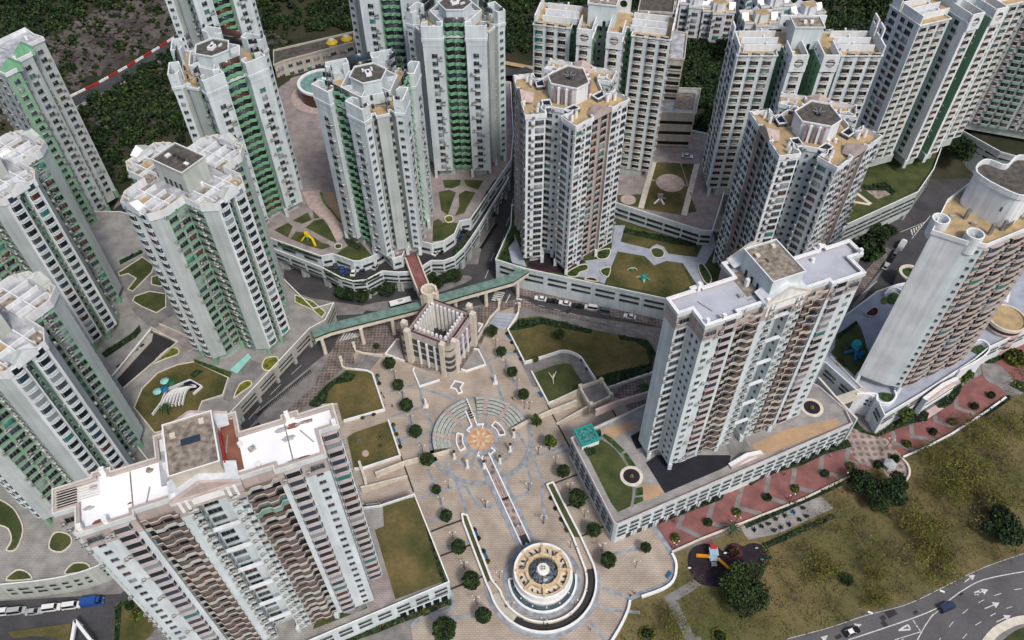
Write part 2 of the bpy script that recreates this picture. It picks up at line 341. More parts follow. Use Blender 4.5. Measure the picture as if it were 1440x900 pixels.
def balc(w, mode, gl, slab, d=1.2, hpar=1.0):   # long balcony with shaped parapet
    b = MB(); x = w / 2
    if mode == 'wave': pl = [(-x, -.05), (-x * .93, -d * .75), (-x * .55, -d * .72), (-x * .36, -d * .35), (x * .02, -d * .35), (x * .3, -d * 1.05), (x * .93, -d), (x, -.05)]
    elif mode == 'zig': pl = [(-x, -.1), (-x * .72, -d * .9), (-x * .25, -d * .25), (0, -d * .75), (x * .25, -d * .25), (x * .72, -d * .9), (x, -.1)]
    elif mode == 'wide': pl = [(-x, -.05), (-x * .95, -d * .35), (-x * .62, -d * .35), (-x * .45, -d), (-x * .05, -d * 1.05), (x * .12, -d * .7), (x * .55, -d * .7), (x * .7, -d * 1.1), (x * .95, -d * 1.05), (x, -.05)]
    elif mode == 'widem': pl = [(-x, -.05), (-x * .95, -d * 1.05), (-x * .7, -d * 1.1), (-x * .55, -d * .7), (-x * .12, -d * .7), (x * .05, -d * 1.05), (x * .45, -d), (x * .62, -d * .35), (x * .95, -d * .35), (x, -.05)]
    elif mode == 'wavem': pl = [(-x, -.05), (-x * .93, -d), (-x * .3, -d * 1.05), (-x * .02, -d * .35), (x * .36, -d * .35), (x * .55, -d * .72), (x * .93, -d * .75), (x, -.05)]
    else: pl = [(-x, -.05), (-x * .98, -d * .8), (x * .98, -d * .8), (x, -.05)]
    b.box(-x * .98, x * .98, -.04, 0, .2, 2.75, gl, bot=False)
    for q in (-.5, 0, .5): b.box(q * w * .9 - .05, q * w * .9 + .05, -.08, -.04, .2, 2.7, 'frame', bot=False)
    for i in range(len(pl) - 1):
        p, q = pl[i], pl[i + 1]
        b.face([(p[0], p[1], -.25), (q[0], q[1], -.25), (q[0], q[1], hpar), (p[0], p[1], hpar)], slab)
        b.face([(q[0], q[1] + .12, 0), (p[0], p[1] + .12, 0), (p[0], p[1] + .12, hpar), (q[0], q[1] + .12, hpar)], slab)
        b.face([(p[0], p[1] - .03, hpar - .15), (q[0], q[1] - .03, hpar - .15), (q[0], q[1] - .03, hpar), (p[0], p[1] - .03, hpar)], 'wall_cream' if slab != 'green' else 'green_pale')
        b.face([(p[0], p[1] + .2, hpar), (p[0], p[1] - .03, hpar), (q[0], q[1] - .03, hpar), (q[0], q[1] + .2, hpar)], 'wall_cream' if slab != 'green' else 'green_pale')
        b.face([(p[0], 0, 0), (p[0], p[1], 0), (q[0], q[1], 0), (q[0], 0, 0)], 'wall_brown')
    return b.tpl()
def VAR(kind, fn, opts):               # opts: list of (weight, args)
    TP[kind] = ([w_ for w_, _ in opts], [fn(*a[0], **a[1]) if isinstance(a, tuple) and len(a) == 2 and isinstance(a[1], dict) else fn(*a) for _, a in opts])
GW = [(5, 'g_dark'), (2, 'g_mid'), (1.3, 'g_blue'), (1, 'g_brown'), (.7, 'g_curt'), (.5, 'g_teal')]
VAR('w2', win, [(w_, ((1.9, 1.5, g), dict(ac=a, hood='wall_side' if i % 2 else None))) for i, (w_, g) in enumerate(GW) for a in (0, 1)])
VAR('w3', win, [(w_, ((2.7, 1.6, g), dict(mull=2, ac=a))) for w_, g in GW for a in (0, -1)])
VAR('wp', win, [(w_, ((2.4, 1.9, g), dict(mull=1, z=.7, ac=0, sill='trim_pink', deep=.3))) for w_, g in GW])
VAR('w1', win, [(w_, ((.75, .9, g), dict(mull=0, z=1.2))) for w_, g in GW[:3]])
VAR('ws', win, [(w_, ((1.3, 1.0, g), dict(mull=1, z=1.1))) for w_, g in GW[:5]])
VAR('wt', win, [(w_, ((.7, 1.7, g), dict(mull=0, z=.7, ac=a))) for w_, g in GW[:3] for a in (0, 1)])
VAR('wd', win, [(w_, ((2.6, 1.7, g), dict(mull=2, z=.8, sill='wall_cream', deep=.35, hood='wall_cream'))) for w_, g in GW])
VAR('bayg', bay, [(w_, ((2.9, 1.85, g, 'wall_blue'), dict(d=.55))) for w_, g in GW])
VAR('bayp', bay, [(w_, ((3.6, 1.85, g, 'wall_lilac'), dict(d=.55, curve=False))) for w_, g in GW])
VAR('baypc', bay, [(w_, ((3.4, 1.8, g, 'wall_pink'), dict(d=.9))) for w_, g in GW])
VAR('wave', balc, [(w_, (6.9, 'wave', g, s_, 1.5, .7)) for w_, g in GW[:4] for s_ in ('wall_brown', 'wall_brown', 'wall_cream')])
VAR('wavem', balc, [(w_, (6.9, 'wavem', g, s_, 1.5, .7)) for w_, g in GW[:4] for s_ in ('wall_brown', 'wall_brown', 'wall_cream')])
VAR('wide', balc, [(w_, (7.6, 'wide', g, s_, 1.5, .7)) for w_, g in GW[:4] for s_ in ('wall_mauve', 'wall_pink', 'wall_brown', 'wall_side')] + [(.8, (7.6, 'wide', 'g_teal', 'teal_wall', 1.5, 1.6)), (.8, (7.6, 'wide', 'g_curt', 'wall_side', 1.5, 1.3))])
VAR('widem', balc, [(w_, (7.6, 'widem', g, s_, 1.5, .7)) for w_, g in GW[:4] for s_ in ('wall_mauve', 'wall_pink', 'wall_brown', 'wall_side')] + [(.8, (7.6, 'widem', 'g_teal', 'teal_wall', 1.5, 1.6)), (.8, (7.6, 'widem', 'g_curt', 'wall_side', 1.5, 1.3))])
VAR('gz', balc, [(w_, (7.6, 'zig', g, 'green', 1.3, .95)) for w_, g in GW[:4]])
VAR('tealb', balc, [(w_, (3.0, 'flat', g, 'teal_wall', .9, 1.0)) for w_, g in GW[:4]])
VAR('curv', bay, [(w_, ((5.4, 1.85, g, 'wall_pink'), dict(d=.95, z=.8))) for w_, g in GW])
VAR('curvs', bay, [(w_, ((2.0, 1.4, g, 'wall_pink'), dict(d=.5, ac=1))) for w_, g in GW])
def acs(n):
    b = MB()
    for i in range(n):
        x = -.5 + i * .95; b.box(x, x + .8, -.65, -.03, .5 + .5 * i, 1.05 + .5 * i, 'ac_unit'); b.box(x + .2, x + .6, -.67, -.65, .55 + .5 * i, 1 + .5 * i, 'ac_dark')
    b.box(-.7, 1.4, -.8, 0, .3, .42, 'wall_side'); return b.tpl()
TP['ac'] = ([3, 3], [acs(1), acs(2)])
PNAME = dict(w2='window', w3='window', wp='window', w1='window', ws='window', wt='window', wd='window', bayg='bay_window', bayp='bay_window', baypc='bay_window', curv='bay_window', curvs='bay_window',
             wave='balcony', wavem='balcony', wide='balcony', widem='balcony', gz='balcony', tealb='balcony', ac='air_conditioner')
TM = {}
def tmesh(kind, i):
    if (kind, i) not in TM: TM[kind, i] = tpl_mesh(TP[kind][1][i], PNAME[kind])
    return TM[kind, i]
def tf(c, ang, pts):
    a = rad(ang); return [(c[0] + p[0] * math.cos(a) - p[1] * math.sin(a), c[1] + p[0] * math.sin(a) + p[1] * math.cos(a)) for p in pts]
def tower(label, group, plan, z0, z1, fh, nf, items, wallm, roofm, par=1.1, parm='trim_white', open_=3.6, parw=None, first=None, seed=0, cap=300):
    """plan: world points CCW; items: {edge: [(s, kind, every, skip_from_top)]}"""
    q = random.Random(seed); n = len(plan); cx = sum(p[0] for p in plan) / n; cy = sum(p[1] for p in plan) / n
    t = empty('apartment_tower', label, 'apartment tower', (cx, cy, z0), group)
    zb = z0 + open_; zr = z1 - par
    wm = wallm if isinstance(wallm, list) else [wallm] * n
    b = MB(); b.prism(plan, zb, zr, wm, top=roofm, bot=True); part('wall', b, t)
    b = MB(); b.wall(offset(plan, -.16 if True else 0, True), .34, zr, z1, parw or wm[0], closed=True, top=parm); part('parapet', b, t)
    core = [(cx + (x - cx) * .86, cy + (y - cy) * .86) for x, y in plan]
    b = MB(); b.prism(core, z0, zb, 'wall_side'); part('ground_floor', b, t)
    for i in range(0, n):
        p = plan[i]; k = (cx + (p[0] - cx) * .965, cy + (p[1] - cy) * .965)
        if i % 2 == 0:
            b = MB(); b.box(k[0] - .55, k[0] + .55, k[1] - .55, k[1] + .55, z0, zb, wm[0]); part('pillar', b, t)
    first = zb + .3 if first is None else first
    for k in range(9):
        fa, fb = q.random(), q.random(); i0 = q.randrange(n); p0_, p1_ = plan[i0], plan[(i0 + 1) % n]; x_ = cx + ((p0_[0] * fa + p1_[0] * (1 - fa)) - cx) * (.35 + .5 * fb); y_ = cy + ((p0_[1] * fa + p1_[1] * (1 - fa)) - cy) * (.35 + .5 * fb)
        if not inside((x_, y_), plan): continue
        b = MB(); ry = q.random() * 3; kd = q.randrange(3)
        if kd == 0: b.box(-.7, .7, -.45, .45, zr + .1, zr + .9, 'ac_unit', rot=ry, o=(x_, y_)); nm_ = 'roof_unit'
        elif kd == 1: b.cyl((x_, y_), .5, .5, zr, zr + 1.2, 'trim_white', 10); nm_ = 'water_tank'
        else: b.box(-2.2, 2.2, -.1, .1, zr + .1, zr + .3, 'pipe', rot=ry, o=(x_, y_)); nm_ = 'roof_pipe'
        part(nm_, b, t)
    inst = []
    for e, its in items.items():
        a, c = plan[e % n], plan[(e + 1) % n]; L = math.hypot(c[0] - a[0], c[1] - a[1]); tx, ty = (c[0] - a[0]) / L, (c[1] - a[1]) / L; rz = math.atan2(ty, tx)
        for it in its:
            s, kind = it[0], it[1]; every = it[2] if len(it) > 2 else 1; top = it[3] if len(it) > 3 else 0
            s = s if s >= 0 else L + s
            if 0 < s < 1 and isinstance(s, float) and L > 1: s = s * L
            px, py = a[0] + tx * s, a[1] + ty * s
            for k in range(0, nf - top, every):
                z = first + k * fh
                v = q.choices(range(len(TP[kind][0])), TP[kind][0])[0]
                d = (0 - px) * ty + (0 - py) * -tx
                D = math.sqrt(px * px + py * py + (z - CAM_H) ** 2)
                inst.append((0 if d > 0 else 1, D, kind, v, px, py, z, rz))
    inst.sort(key=lambda r: (r[0], r[1])); cnt = {}; rest = {}
    for hid, D, kind, v, x, y, z, rz in inst:
        nm = PNAME[kind]; cnt[nm] = cnt.get(nm, 0) + 1
        if not hid and cnt[nm] <= cap: link(nm, tmesh(kind, v), t, (x - cx, y - cy, z - z0), rz)
        else: rest.setdefault(nm, []).append((TP[kind][1][v], (x - cx, y - cy, z - z0, rz)))
    for nm, l in rest.items():
        o = link(nm, merge(l), t); tag(o, kind='stuff')
    return t, (cx, cy)
def pent(t, poly, z0, z1, wallm, roofm, rim='trim_white', name='lift_house'):
    b = MB(); b.prism(poly, z0, z1 - .5, wallm, top=roofm); b.wall(offset(ccw(poly), -.15, True), .3, z1 - .5, z1, wallm, closed=True, top=rim)
    o = part(name, b, t); t['lh'] = o.name; return o
def sub(name, mb, t):
    o = link(name, mb.mesh(name, tuple(t.location)), bpy.data.objects[t['lh']]); return o

# ------------------------------------------------------------ type A: white fin shafts, green zigzag bays
def tower_A(label, c, na, z0, zt, seed, nf=21):
    plan = []; wm = []; fins = []; items = {}
    for k in range(3):
        a = na + 120 * k
        F = lambda s, d, a=a: (c[0] + d * math.cos(rad(a)) - s * math.sin(rad(a)), c[1] + d * math.sin(rad(a)) + s * math.cos(rad(a)))
        G = lambda s, d, a=a + 60: (c[0] + d * math.cos(rad(a)) - s * math.sin(rad(a)), c[1] + d * math.sin(rad(a)) + s * math.cos(rad(a)))
        base = len(plan)
        plan += [F(-11.3, 13.9), F(-4, 13.9), F(-4, 11.6), F(4, 11.6), F(4, 13.9), F(11.3, 13.9), F(11.3, 11)]
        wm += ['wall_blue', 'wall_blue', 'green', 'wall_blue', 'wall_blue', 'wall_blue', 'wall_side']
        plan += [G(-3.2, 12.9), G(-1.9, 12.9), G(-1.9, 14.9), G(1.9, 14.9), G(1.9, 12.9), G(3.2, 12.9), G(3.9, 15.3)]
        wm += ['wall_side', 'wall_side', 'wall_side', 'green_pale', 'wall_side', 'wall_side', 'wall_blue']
        items[base] = [(3.9, 'w2', 1, 4), (5.4, 'ac', 2, 4)]; items[base + 2] = [(4.0, 'gz')]; items[base + 4] = [(3.4, 'w2', 1, 4), (1.6, 'ac', 2, 5)]
        items[base + 5] = [(1.4, 'ws')]; items[base + 13] = [(1.4, 'ws')]
        items[base + 10] = [(1.9, 'w3')]; items[base + 7] = [(.65, 'wt')]; items[base + 11] = [(.65, 'wt')]
        fins += [(F, -11.3), (F, 4.0)]
    zr = zt - 4.6
    t, _ = tower(label, 'white and green shaft towers', plan, z0, zr, 3.05, nf, items, wm, 'roof_tan', par=1.0, first=z0 + 4.2, seed=seed)
    for F, s0 in fins:
        b = MB(); u = [F(s0, 13.98), F(s0 + 7.3, 13.98), F(s0 + 7.3, 11), F(s0 + 5.2, 10.4)]; u2 = [F(s0, 13.98), F(s0, 11), F(s0 + 2.1, 10.4)]
        b.prism([F(s0 - .02, 14.02), F(s0 + 7.32, 14.02), F(s0 + 7.32, 11.2), F(s0 - .02, 11.2)], zr - 3.2, zr + .4, 'wall_blue', top='roof_pale')
        b.wall(offset([F(s0 + 2.1, 10.6), F(s0 + .05, 11.1), F(s0 + .05, 13.9), F(s0 + 7.25, 13.9), F(s0 + 7.25, 11.1), F(s0 + 5.2, 10.6)], 0), .42, zr - 1.6, zt, 'wall_blue', top='trim_white'); part('shaft_head', b, t)
    a0 = na + 30; H = lambda r, m_=0: [(c[0] + r * math.cos(rad(a0 + 60 * i)), c[1] + r * math.sin(rad(a0 + 60 * i))) for i in range(6)]
    b = MB(); b.prism(H(8.6), zr - .8, zr + 1.7, 'wall_blue', top='roof_pale'); b.wall(H(9.3), .35, zr - .4, zr + 3.2, 'wall_blue', closed=True, top='trim_white')
    for i in range(6):
        p, q_ = H(9.2)[i], H(5.6)[i]; b.wall([p, q_], .3, zr + 1.7, zr + 3.1, 'wall_blue', top='trim_white')
    part('roof_ring', b, t)
    pent(t, H(5.9), zr + 1.6, zr + 6.2, 'wall_blue', 'roof_dark')
    b = MB(); b.box(-1.6, 1.2, -.9, .9, zr + 5.7, zr + 6.7, 'trim_white', rot=rad(na), o=c); b.box(-.9, .6, -.4, .4, zr + 6.7, zr + 6.72, 'g_blue', rot=rad(na), o=c)
    b.box(1.6, 2.5, .9, 1.5, zr + 5.7, zr + 6.5, 'trim_white', rot=rad(na), o=c); b.box(1.3, 3, -2, -1.4, zr + 5.7, zr + 6.2, 'wall_white', rot=rad(na), o=c); sub('roof_plant', b, t)
    return t
tower_A('white green tower with six hollow shafts and tan roof left of the round pool', (-98.8, 243.5), 72, 15, 81, 1)
tower_A('white green tower with hollow shafts just right of the round pool', (-45.2, 227.0), 111, 15, 81, 2)
tower_A('white green tower with twin flat shafts squarely facing the plaza', (-19.4, 272.8), 30, 15, 81, 3)
tower_A('white green tower cut by the top edge behind the leftmost shaft tower', (-119.5, 306), 72, 16, 92, 4, nf=22)
tower_A('white green tower cut by the top edge behind the pool tower', (-45, 302), 30, 16, 92, 5, nf=22)

# ------------------------------------------------------------ type B: cross plan, grey pilasters, bay columns, green courts
def tower_B(label, c, na, z0, zt, seed, nf=20):
    plan = []; wm = []; items = {}; arms = []
    for k in range(4):
        a = na + 90 * k
        F = lambda d, s, a=a: (c[0] + d * math.cos(rad(a)) - s * math.sin(rad(a)), c[1] + d * math.sin(rad(a)) + s * math.cos(rad(a)))
        b0 = len(plan)
        plan += [F(7.7, -7.7), F(14.6, -7.7), F(18.2, -5.2), F(18.2, -1.1), F(17.0, -1.1), F(17.0, 1.1), F(18.2, 1.1), F(18.2, 5.2), F(14.6, 7.7)]
        wm += ['green_pale', 'wall_grey', 'wall_white', 'wall_white', 'green_dark', 'wall_white', 'wall_white', 'wall_grey', 'green_pale']
        items[b0] = [(1.7, 'w3'), (3.6, 'ac'), (5.2, 'w3')]; items[b0 + 8] = [(1.6, 'w3'), (3.5, 'ac', 2), (5.2, 'w3')]
        items[b0 + 2] = [(2.2, 'bayg')]; items[b0 + 6] = [(1.9, 'bayg')]; items[b0 + 4] = [(1.1, 'wt')]
        arms.append(F)
    zr = zt - 2.6
    t, _ = tower(label, 'grey green cross plan towers', plan, z0, zt, 3.15, nf, items, wm, 'roof_pale', par=2.6, parm='trim_cream', parw='wall_white', first=z0 + 3.9, seed=seed)
    Fo = arms[0]; b = MB(); q = random.Random(seed)
    for k, F in enumerate(arms):
        # roof terraces: partition walls, raised ledges, gable piece
        for y_ in (-3.9, 0.2, 4.0): b.wall([F(7.6, y_), F(16.6, y_)], .3, zr, zr + 1.7, 'wall_white', top='trim_white')
        for x_ in (11.5,): b.wall([F(x_, -7), F(x_, 7)], .3, zr, zr + 1.6, 'wall_white', top='trim_white')
        for (xa, xb) in ((7.7, 11.4), (11.6, 16.4)):
            for (ya, yb) in ((-7.2, -4.0), (-3.8, .1), (.3, 3.9), (4.1, 7.2)):
                if xb > 14 and abs(ya + yb) > 9: xb2 = 15
                else: xb2 = xb
                m_ = q.choices(('roof_pale', 'roof_white', 'roof_blue' if k in (2, 3) else 'roof_pale', 'roof_tan', 'roof_conc'), (3.5, .8, 3, 1.3, 2.2))[0]; b.prism([F(xa, ya), F(xb2, ya), F(xb2, yb), F(xa, yb)], zr, zr + .12 + q.random() * .4, m_)
        b.prism([F(16.6, -2.8), F(19.0, -2.8), F(19.0, 2.8), F(16.6, 2.8)], zt - 1.5, zt + .5, 'wall_white', top='wall_cream')
    part('roof_terrace', b, t)
    for F in arms:      # crenellated coping blocks and gable
        for s in (-6.6, -5.2, -3.8, 3.8, 5.2, 6.6): b = MB(); b.box(-.4, .4, -.25, .25, zt - .02, zt + .5, 'trim_cream', rot=rad(na), o=F(15.6 if abs(s) > 6 else 16.9, s)); part('coping_block', b, t)
        b = MB()
        b.face([(*F(19.1, -3), zt + .4), (*F(19.1, 3), zt + .4), (*F(19.1, 0), zt + 2.2)], 'wall_white'); b.face([(*F(16.4, 3), zt + .4), (*F(16.4, -3), zt + .4), (*F(16.4, 0), zt + 1.4)], 'wall_white')
        b.face([(*F(19.1, -3), zt + .4), (*F(19.1, 0), zt + 2.2), (*F(16.4, 0), zt + 1.4), (*F(16.4, -3), zt + .4)], 'wall_olive'); b.face([(*F(19.1, 3), zt + .4), (*F(16.4, 3), zt + .4), (*F(16.4, 0), zt + 1.4), (*F(19.1, 0), zt + 2.2)], 'trim_white')
        part('gable', b, t)
    pent(t, [Fo(-6, -4.3), Fo(6, -4.3), Fo(6, 4.3), Fo(-6, 4.3)], zr, zt + 5.2, 'wall_olive', 'roof_dark')
    b = MB()
    for i in (-1.8, 0, 1.8): b.cyl(Fo(i, .2), .6, .5, zt + 4.6, zt + 5.3, 'metal_dark', 8)
    b.box(-4, -3, -1.5, 0, zt + 4.6, zt + 5.3, 'trim_white', rot=rad(na), o=c); b.box(3, 4.4, -1, 0, zt + 4.6, zt + 5.0, 'trim_white', rot=rad(na), o=c); sub('roof_vent', b, t)
    for i, s in enumerate((-3, -1, 1, 3)):
        b = MB(); F = arms[3]; b.box(-.5, .5, -.06, .06, zr + .2, zr + 2.3, 'g_dark', rot=rad(na), o=Fo(s, -4.36)); sub('door', b, t)
    return t
tower_B('grey green cross shaped tower with brown lift house roof before the dark slope', (-94.8, 185.6), -32, 8.7, 76, 11)
tower_B('grey green cross tower at the left edge, upper of the two', (-155.5, 188.5), -32, 8.7, 76, 12)
tower_B('grey green cross tower at the left edge, lower, above the curved wall', (-129.2, 127.0), -32, 8.7, 76, 13)

# ------------------------------------------------------------ type C: three winged white towers with tan roofs
def tower_C(label, c, na, z0, zt, seed, nf=22):
    plan = []; wm = []; items = {}; Fs = []
    for k in range(3):
        a = na + 120 * k
        F = lambda s, d, a=a: (c[0] + d * math.cos(rad(a)) - s * math.sin(rad(a)), c[1] + d * math.sin(rad(a)) + s * math.cos(rad(a)))
        G = lambda s, d, a=a + 60: (c[0] + d * math.cos(rad(a)) - s * math.sin(rad(a)), c[1] + d * math.sin(rad(a)) + s * math.cos(rad(a)))
        b0 = len(plan); Fs.append(F)
        plan += [F(-11.4, 16), F(-4.2, 16), F(-4.2, 14.9), F(4.2, 14.9), F(4.2, 16), F(11.4, 16), F(11.4, 9.7), F(6.7, 9.5), G(0, 10.6), None]
        wm += ['wall_white', 'wall_pink', 'wall_pink', 'wall_pink', 'wall_white', 'wall_white', 'wall_blue', 'wall_blue', 'wall_blue']
        plan.pop()
        Fn = lambda s, d, a=a + 120: (c[0] + d * math.cos(rad(a)) - s * math.sin(rad(a)), c[1] + d * math.sin(rad(a)) + s * math.cos(rad(a)))
        plan += [Fn(-6.7, 9.5), Fn(-11.4, 9.7)]; wm += ['wall_blue', 'wall_white']
        items[b0] = [(1.5, 'w2'), (3.7, 'w1'), (5.8, 'w2')]; items[b0 + 2] = [(2.1, 'wp'), (6.2, 'wp')]; items[b0 + 4] = [(1.4, 'w2'), (3.5, 'w1'), (5.7, 'w2')]
        items[b0 + 5] = [(1.3, 'wt'), (4.4, 'w3')]; items[b0 + 10] = [(1.9, 'w3'), (5.0, 'wt')]
        items[b0 + 6] = [(1.2, 'w1'), (3.2, 'w2')]; items[b0 + 9] = [(1.5, 'w2'), (3.7, 'w1')]; items[b0 + 7] = [(2, 'w2'), (4.6, 'w1')]; items[b0 + 8] = [(2, 'w1'), (5, 'w2')]
    t, _ = tower(label, 'white three winged towers with tan roofs', plan, z0, zt, 2.86, nf, items, wm, 'roof_tan', par=1.6, first=z0 + 3.2, seed=seed, open_=3.2)
    zr = zt - 1.6
    Hx = [(Fs[0](0, 0)[0] + r * math.cos(rad(na + b_)), Fs[0](0, 0)[1] + r * math.sin(rad(na + b_))) for r, b_ in ((6.8, 22), (6.8, 98), (6.8, 142), (6.8, 218), (6.8, 262), (6.8, 338))]
    pent(t, Hx, zr, zt + 4.8, 'wall_white', 'roof_dark')
    for k in range(3):          # ribs of pipes on the lift house, drum under it
        a = rad(na + 60 + 120 * k)
        for j in range(-2, 3):
            p = (c[0] + 6.3 * math.cos(a) - j * 1.3 * math.sin(a), c[1] + 6.3 * math.sin(a) + j * 1.3 * math.cos(a)); b = MB(); b.box(-.35, .35, -.35, .35, zr, zt + 4.3, 'trim_white' if j % 2 else 'hexmauve', rot=a, o=p); sub('rib', b, t)
    for k, F in enumerate(Fs):
        b = MB(); m_ = 'trim_pink' if False else 'pitch_pink'   # pink gable sloping in over the middle of each side
        b.face([(*F(-4.3, 16.05), zt - .1), (*F(4.3, 16.05), zt - .1), (*F(0, 16.05), zt + 2.0)], 'wall_pink')
        b.face([(*F(-4.3, 16.05), zt - .1), (*F(0, 16.05), zt + 2.0), (*F(0, 11.2), zt + .2), (*F(-3.2, 12.3), zr + .2)], m_); b.face([(*F(4.3, 16.05), zt - .1), (*F(3.2, 12.3), zr + .2), (*F(0, 11.2), zt + .2), (*F(0, 16.05), zt + 2.0)], m_)
        b.face([(*F(-4.3, 14.8), zt - 1.7), (*F(4.3, 14.8), zt - 1.7), (*F(4.3, 16.05), zt - 1.7), (*F(-4.3, 16.05), zt - 1.7)], 'wall_pink')
        b.face([(*F(-4.3, 16.04), zt - 1.7), (*F(4.3, 16.04), zt - 1.7), (*F(4.3, 16.04), zt - .1), (*F(-4.3, 16.04), zt - .1)], 'wall_pink'); part('gable', b, t)
        for s in (-9.3, -6.8, 6.8, 9.3):
            b = MB(); b.cyl(F(s, 11.2 + (.8 if abs(s) > 8 else 0)), .55, .5, zr, zr + 2.6, 'trim_white', 10, top='roof_pale'); part('vent_post', b, t)
        for s in (-1,):
            a = na + 120 * k + 62; o_ = F(8.3 * s, 6.0); b = MB()
        G = lambda s, d, a=na + 120 * k: (c[0] + d * math.cos(rad(a)) - s * math.sin(rad(a)), c[1] + d * math.sin(rad(a)) + s * math.cos(rad(a)))
        for s in (-1, 1):
            b = MB(); pp = [G(s * 4.0, 7.0), G(s * 8.2, 7.0), G(s * 8.2, 9.6), G(s * 4.0, 9.6)]; b.wall(pp, .3, zr, zr + 1.5, 'wall_white', closed=True, top='trim_white'); b.prism(offset(ccw(pp), -.15, True), zr, zr + 1.1, 'skylight')
            if k != 1 or s == 1: part('skylight', b, t)
        b = MB(); b.wall([F(11.3, 9.8), F(9, 10.8), F(6.8, 9.8)], .3, zr, zt + .5, 'wall_white', top='trim_white'); b.wall([F(-11.3, 9.8), F(-9, 10.8), F(-6.8, 9.8)], .3, zr, zt + .5, 'wall_white', top='trim_white'); part('scroll_wall', b, t)
    b = MB(); b.cyl(c, 1.0, .9, zt + 4.2, zt + 5.2, 'metal_dark', 8)
    for i in range(6): b.tube((c[0], c[1], zt + 5), (c[0] + 2 * math.cos(i), c[1] + 2 * math.sin(i), zt + 5.7), .12, 'metal', 5)
    sub('antenna', b, t)
    return t
tower_C('white three winged tan roofed tower on the garden deck above the parked cars', (18.9, 226.6), -51, 10.5, 76, 21)
tower_C('white three winged tan roofed tower behind the lilac roofed slab block', (93.0, 205.3), -49.5, 10.5, 76, 22)

# ------------------------------------------------------------ type D: grid fronted towers with round holes in the crown
def ringwall(b, p, q, z0, z1, m, r=1.35, th=.5):   # upright panel p->q with a round hole
    L = math.hypot(q[0] - p[0], q[1] - p[1]); tx, ty = (q[0] - p[0]) / L, (q[1] - p[1]) / L; nx, ny = ty, -tx
    cs, cz = L / 2, (z0 + z1) / 2; n = 24
    X = lambda s, z, d: (p[0] + tx * s + nx * d, p[1] + ty * s + ny * d, z)
    def sq(t):
        c_, s_ = math.cos(t), math.sin(t); k = min((L / 2) / max(1e-6, abs(c_)), ((z1 - z0) / 2) / max(1e-6, abs(s_))); return (cs + c_ * k, cz + s_ * k)
    ts = sorted(set([2 * math.pi * i / n for i in range(n)] + [math.atan2(sy * (z1 - z0), sx * L) % (2 * math.pi) for sx in (-1, 1) for sy in (-1, 1)]))
    for i, t0 in enumerate(ts):
        t1 = ts[(i + 1) % len(ts)]
        a, c_ = (cs + r * math.cos(t0), cz + r * math.sin(t0)), (cs + r * math.cos(t1), cz + r * math.sin(t1)); A, C_ = sq(t0), sq(t1)
        for d in (0, -th): b.face([X(*a, d), X(*A, d), X(*C_, d), X(*c_, d)], m)
        b.face([X(*a, 0), X(*c_, 0), X(*c_, -th), X(*a, -th)], 'roof_conc'); b.face([X(*A, 0), X(*C_, 0), X(*C_, -th), X(*A, -th)], 'trim_white')  # hole reveal coloured dark to paint its shaded depth
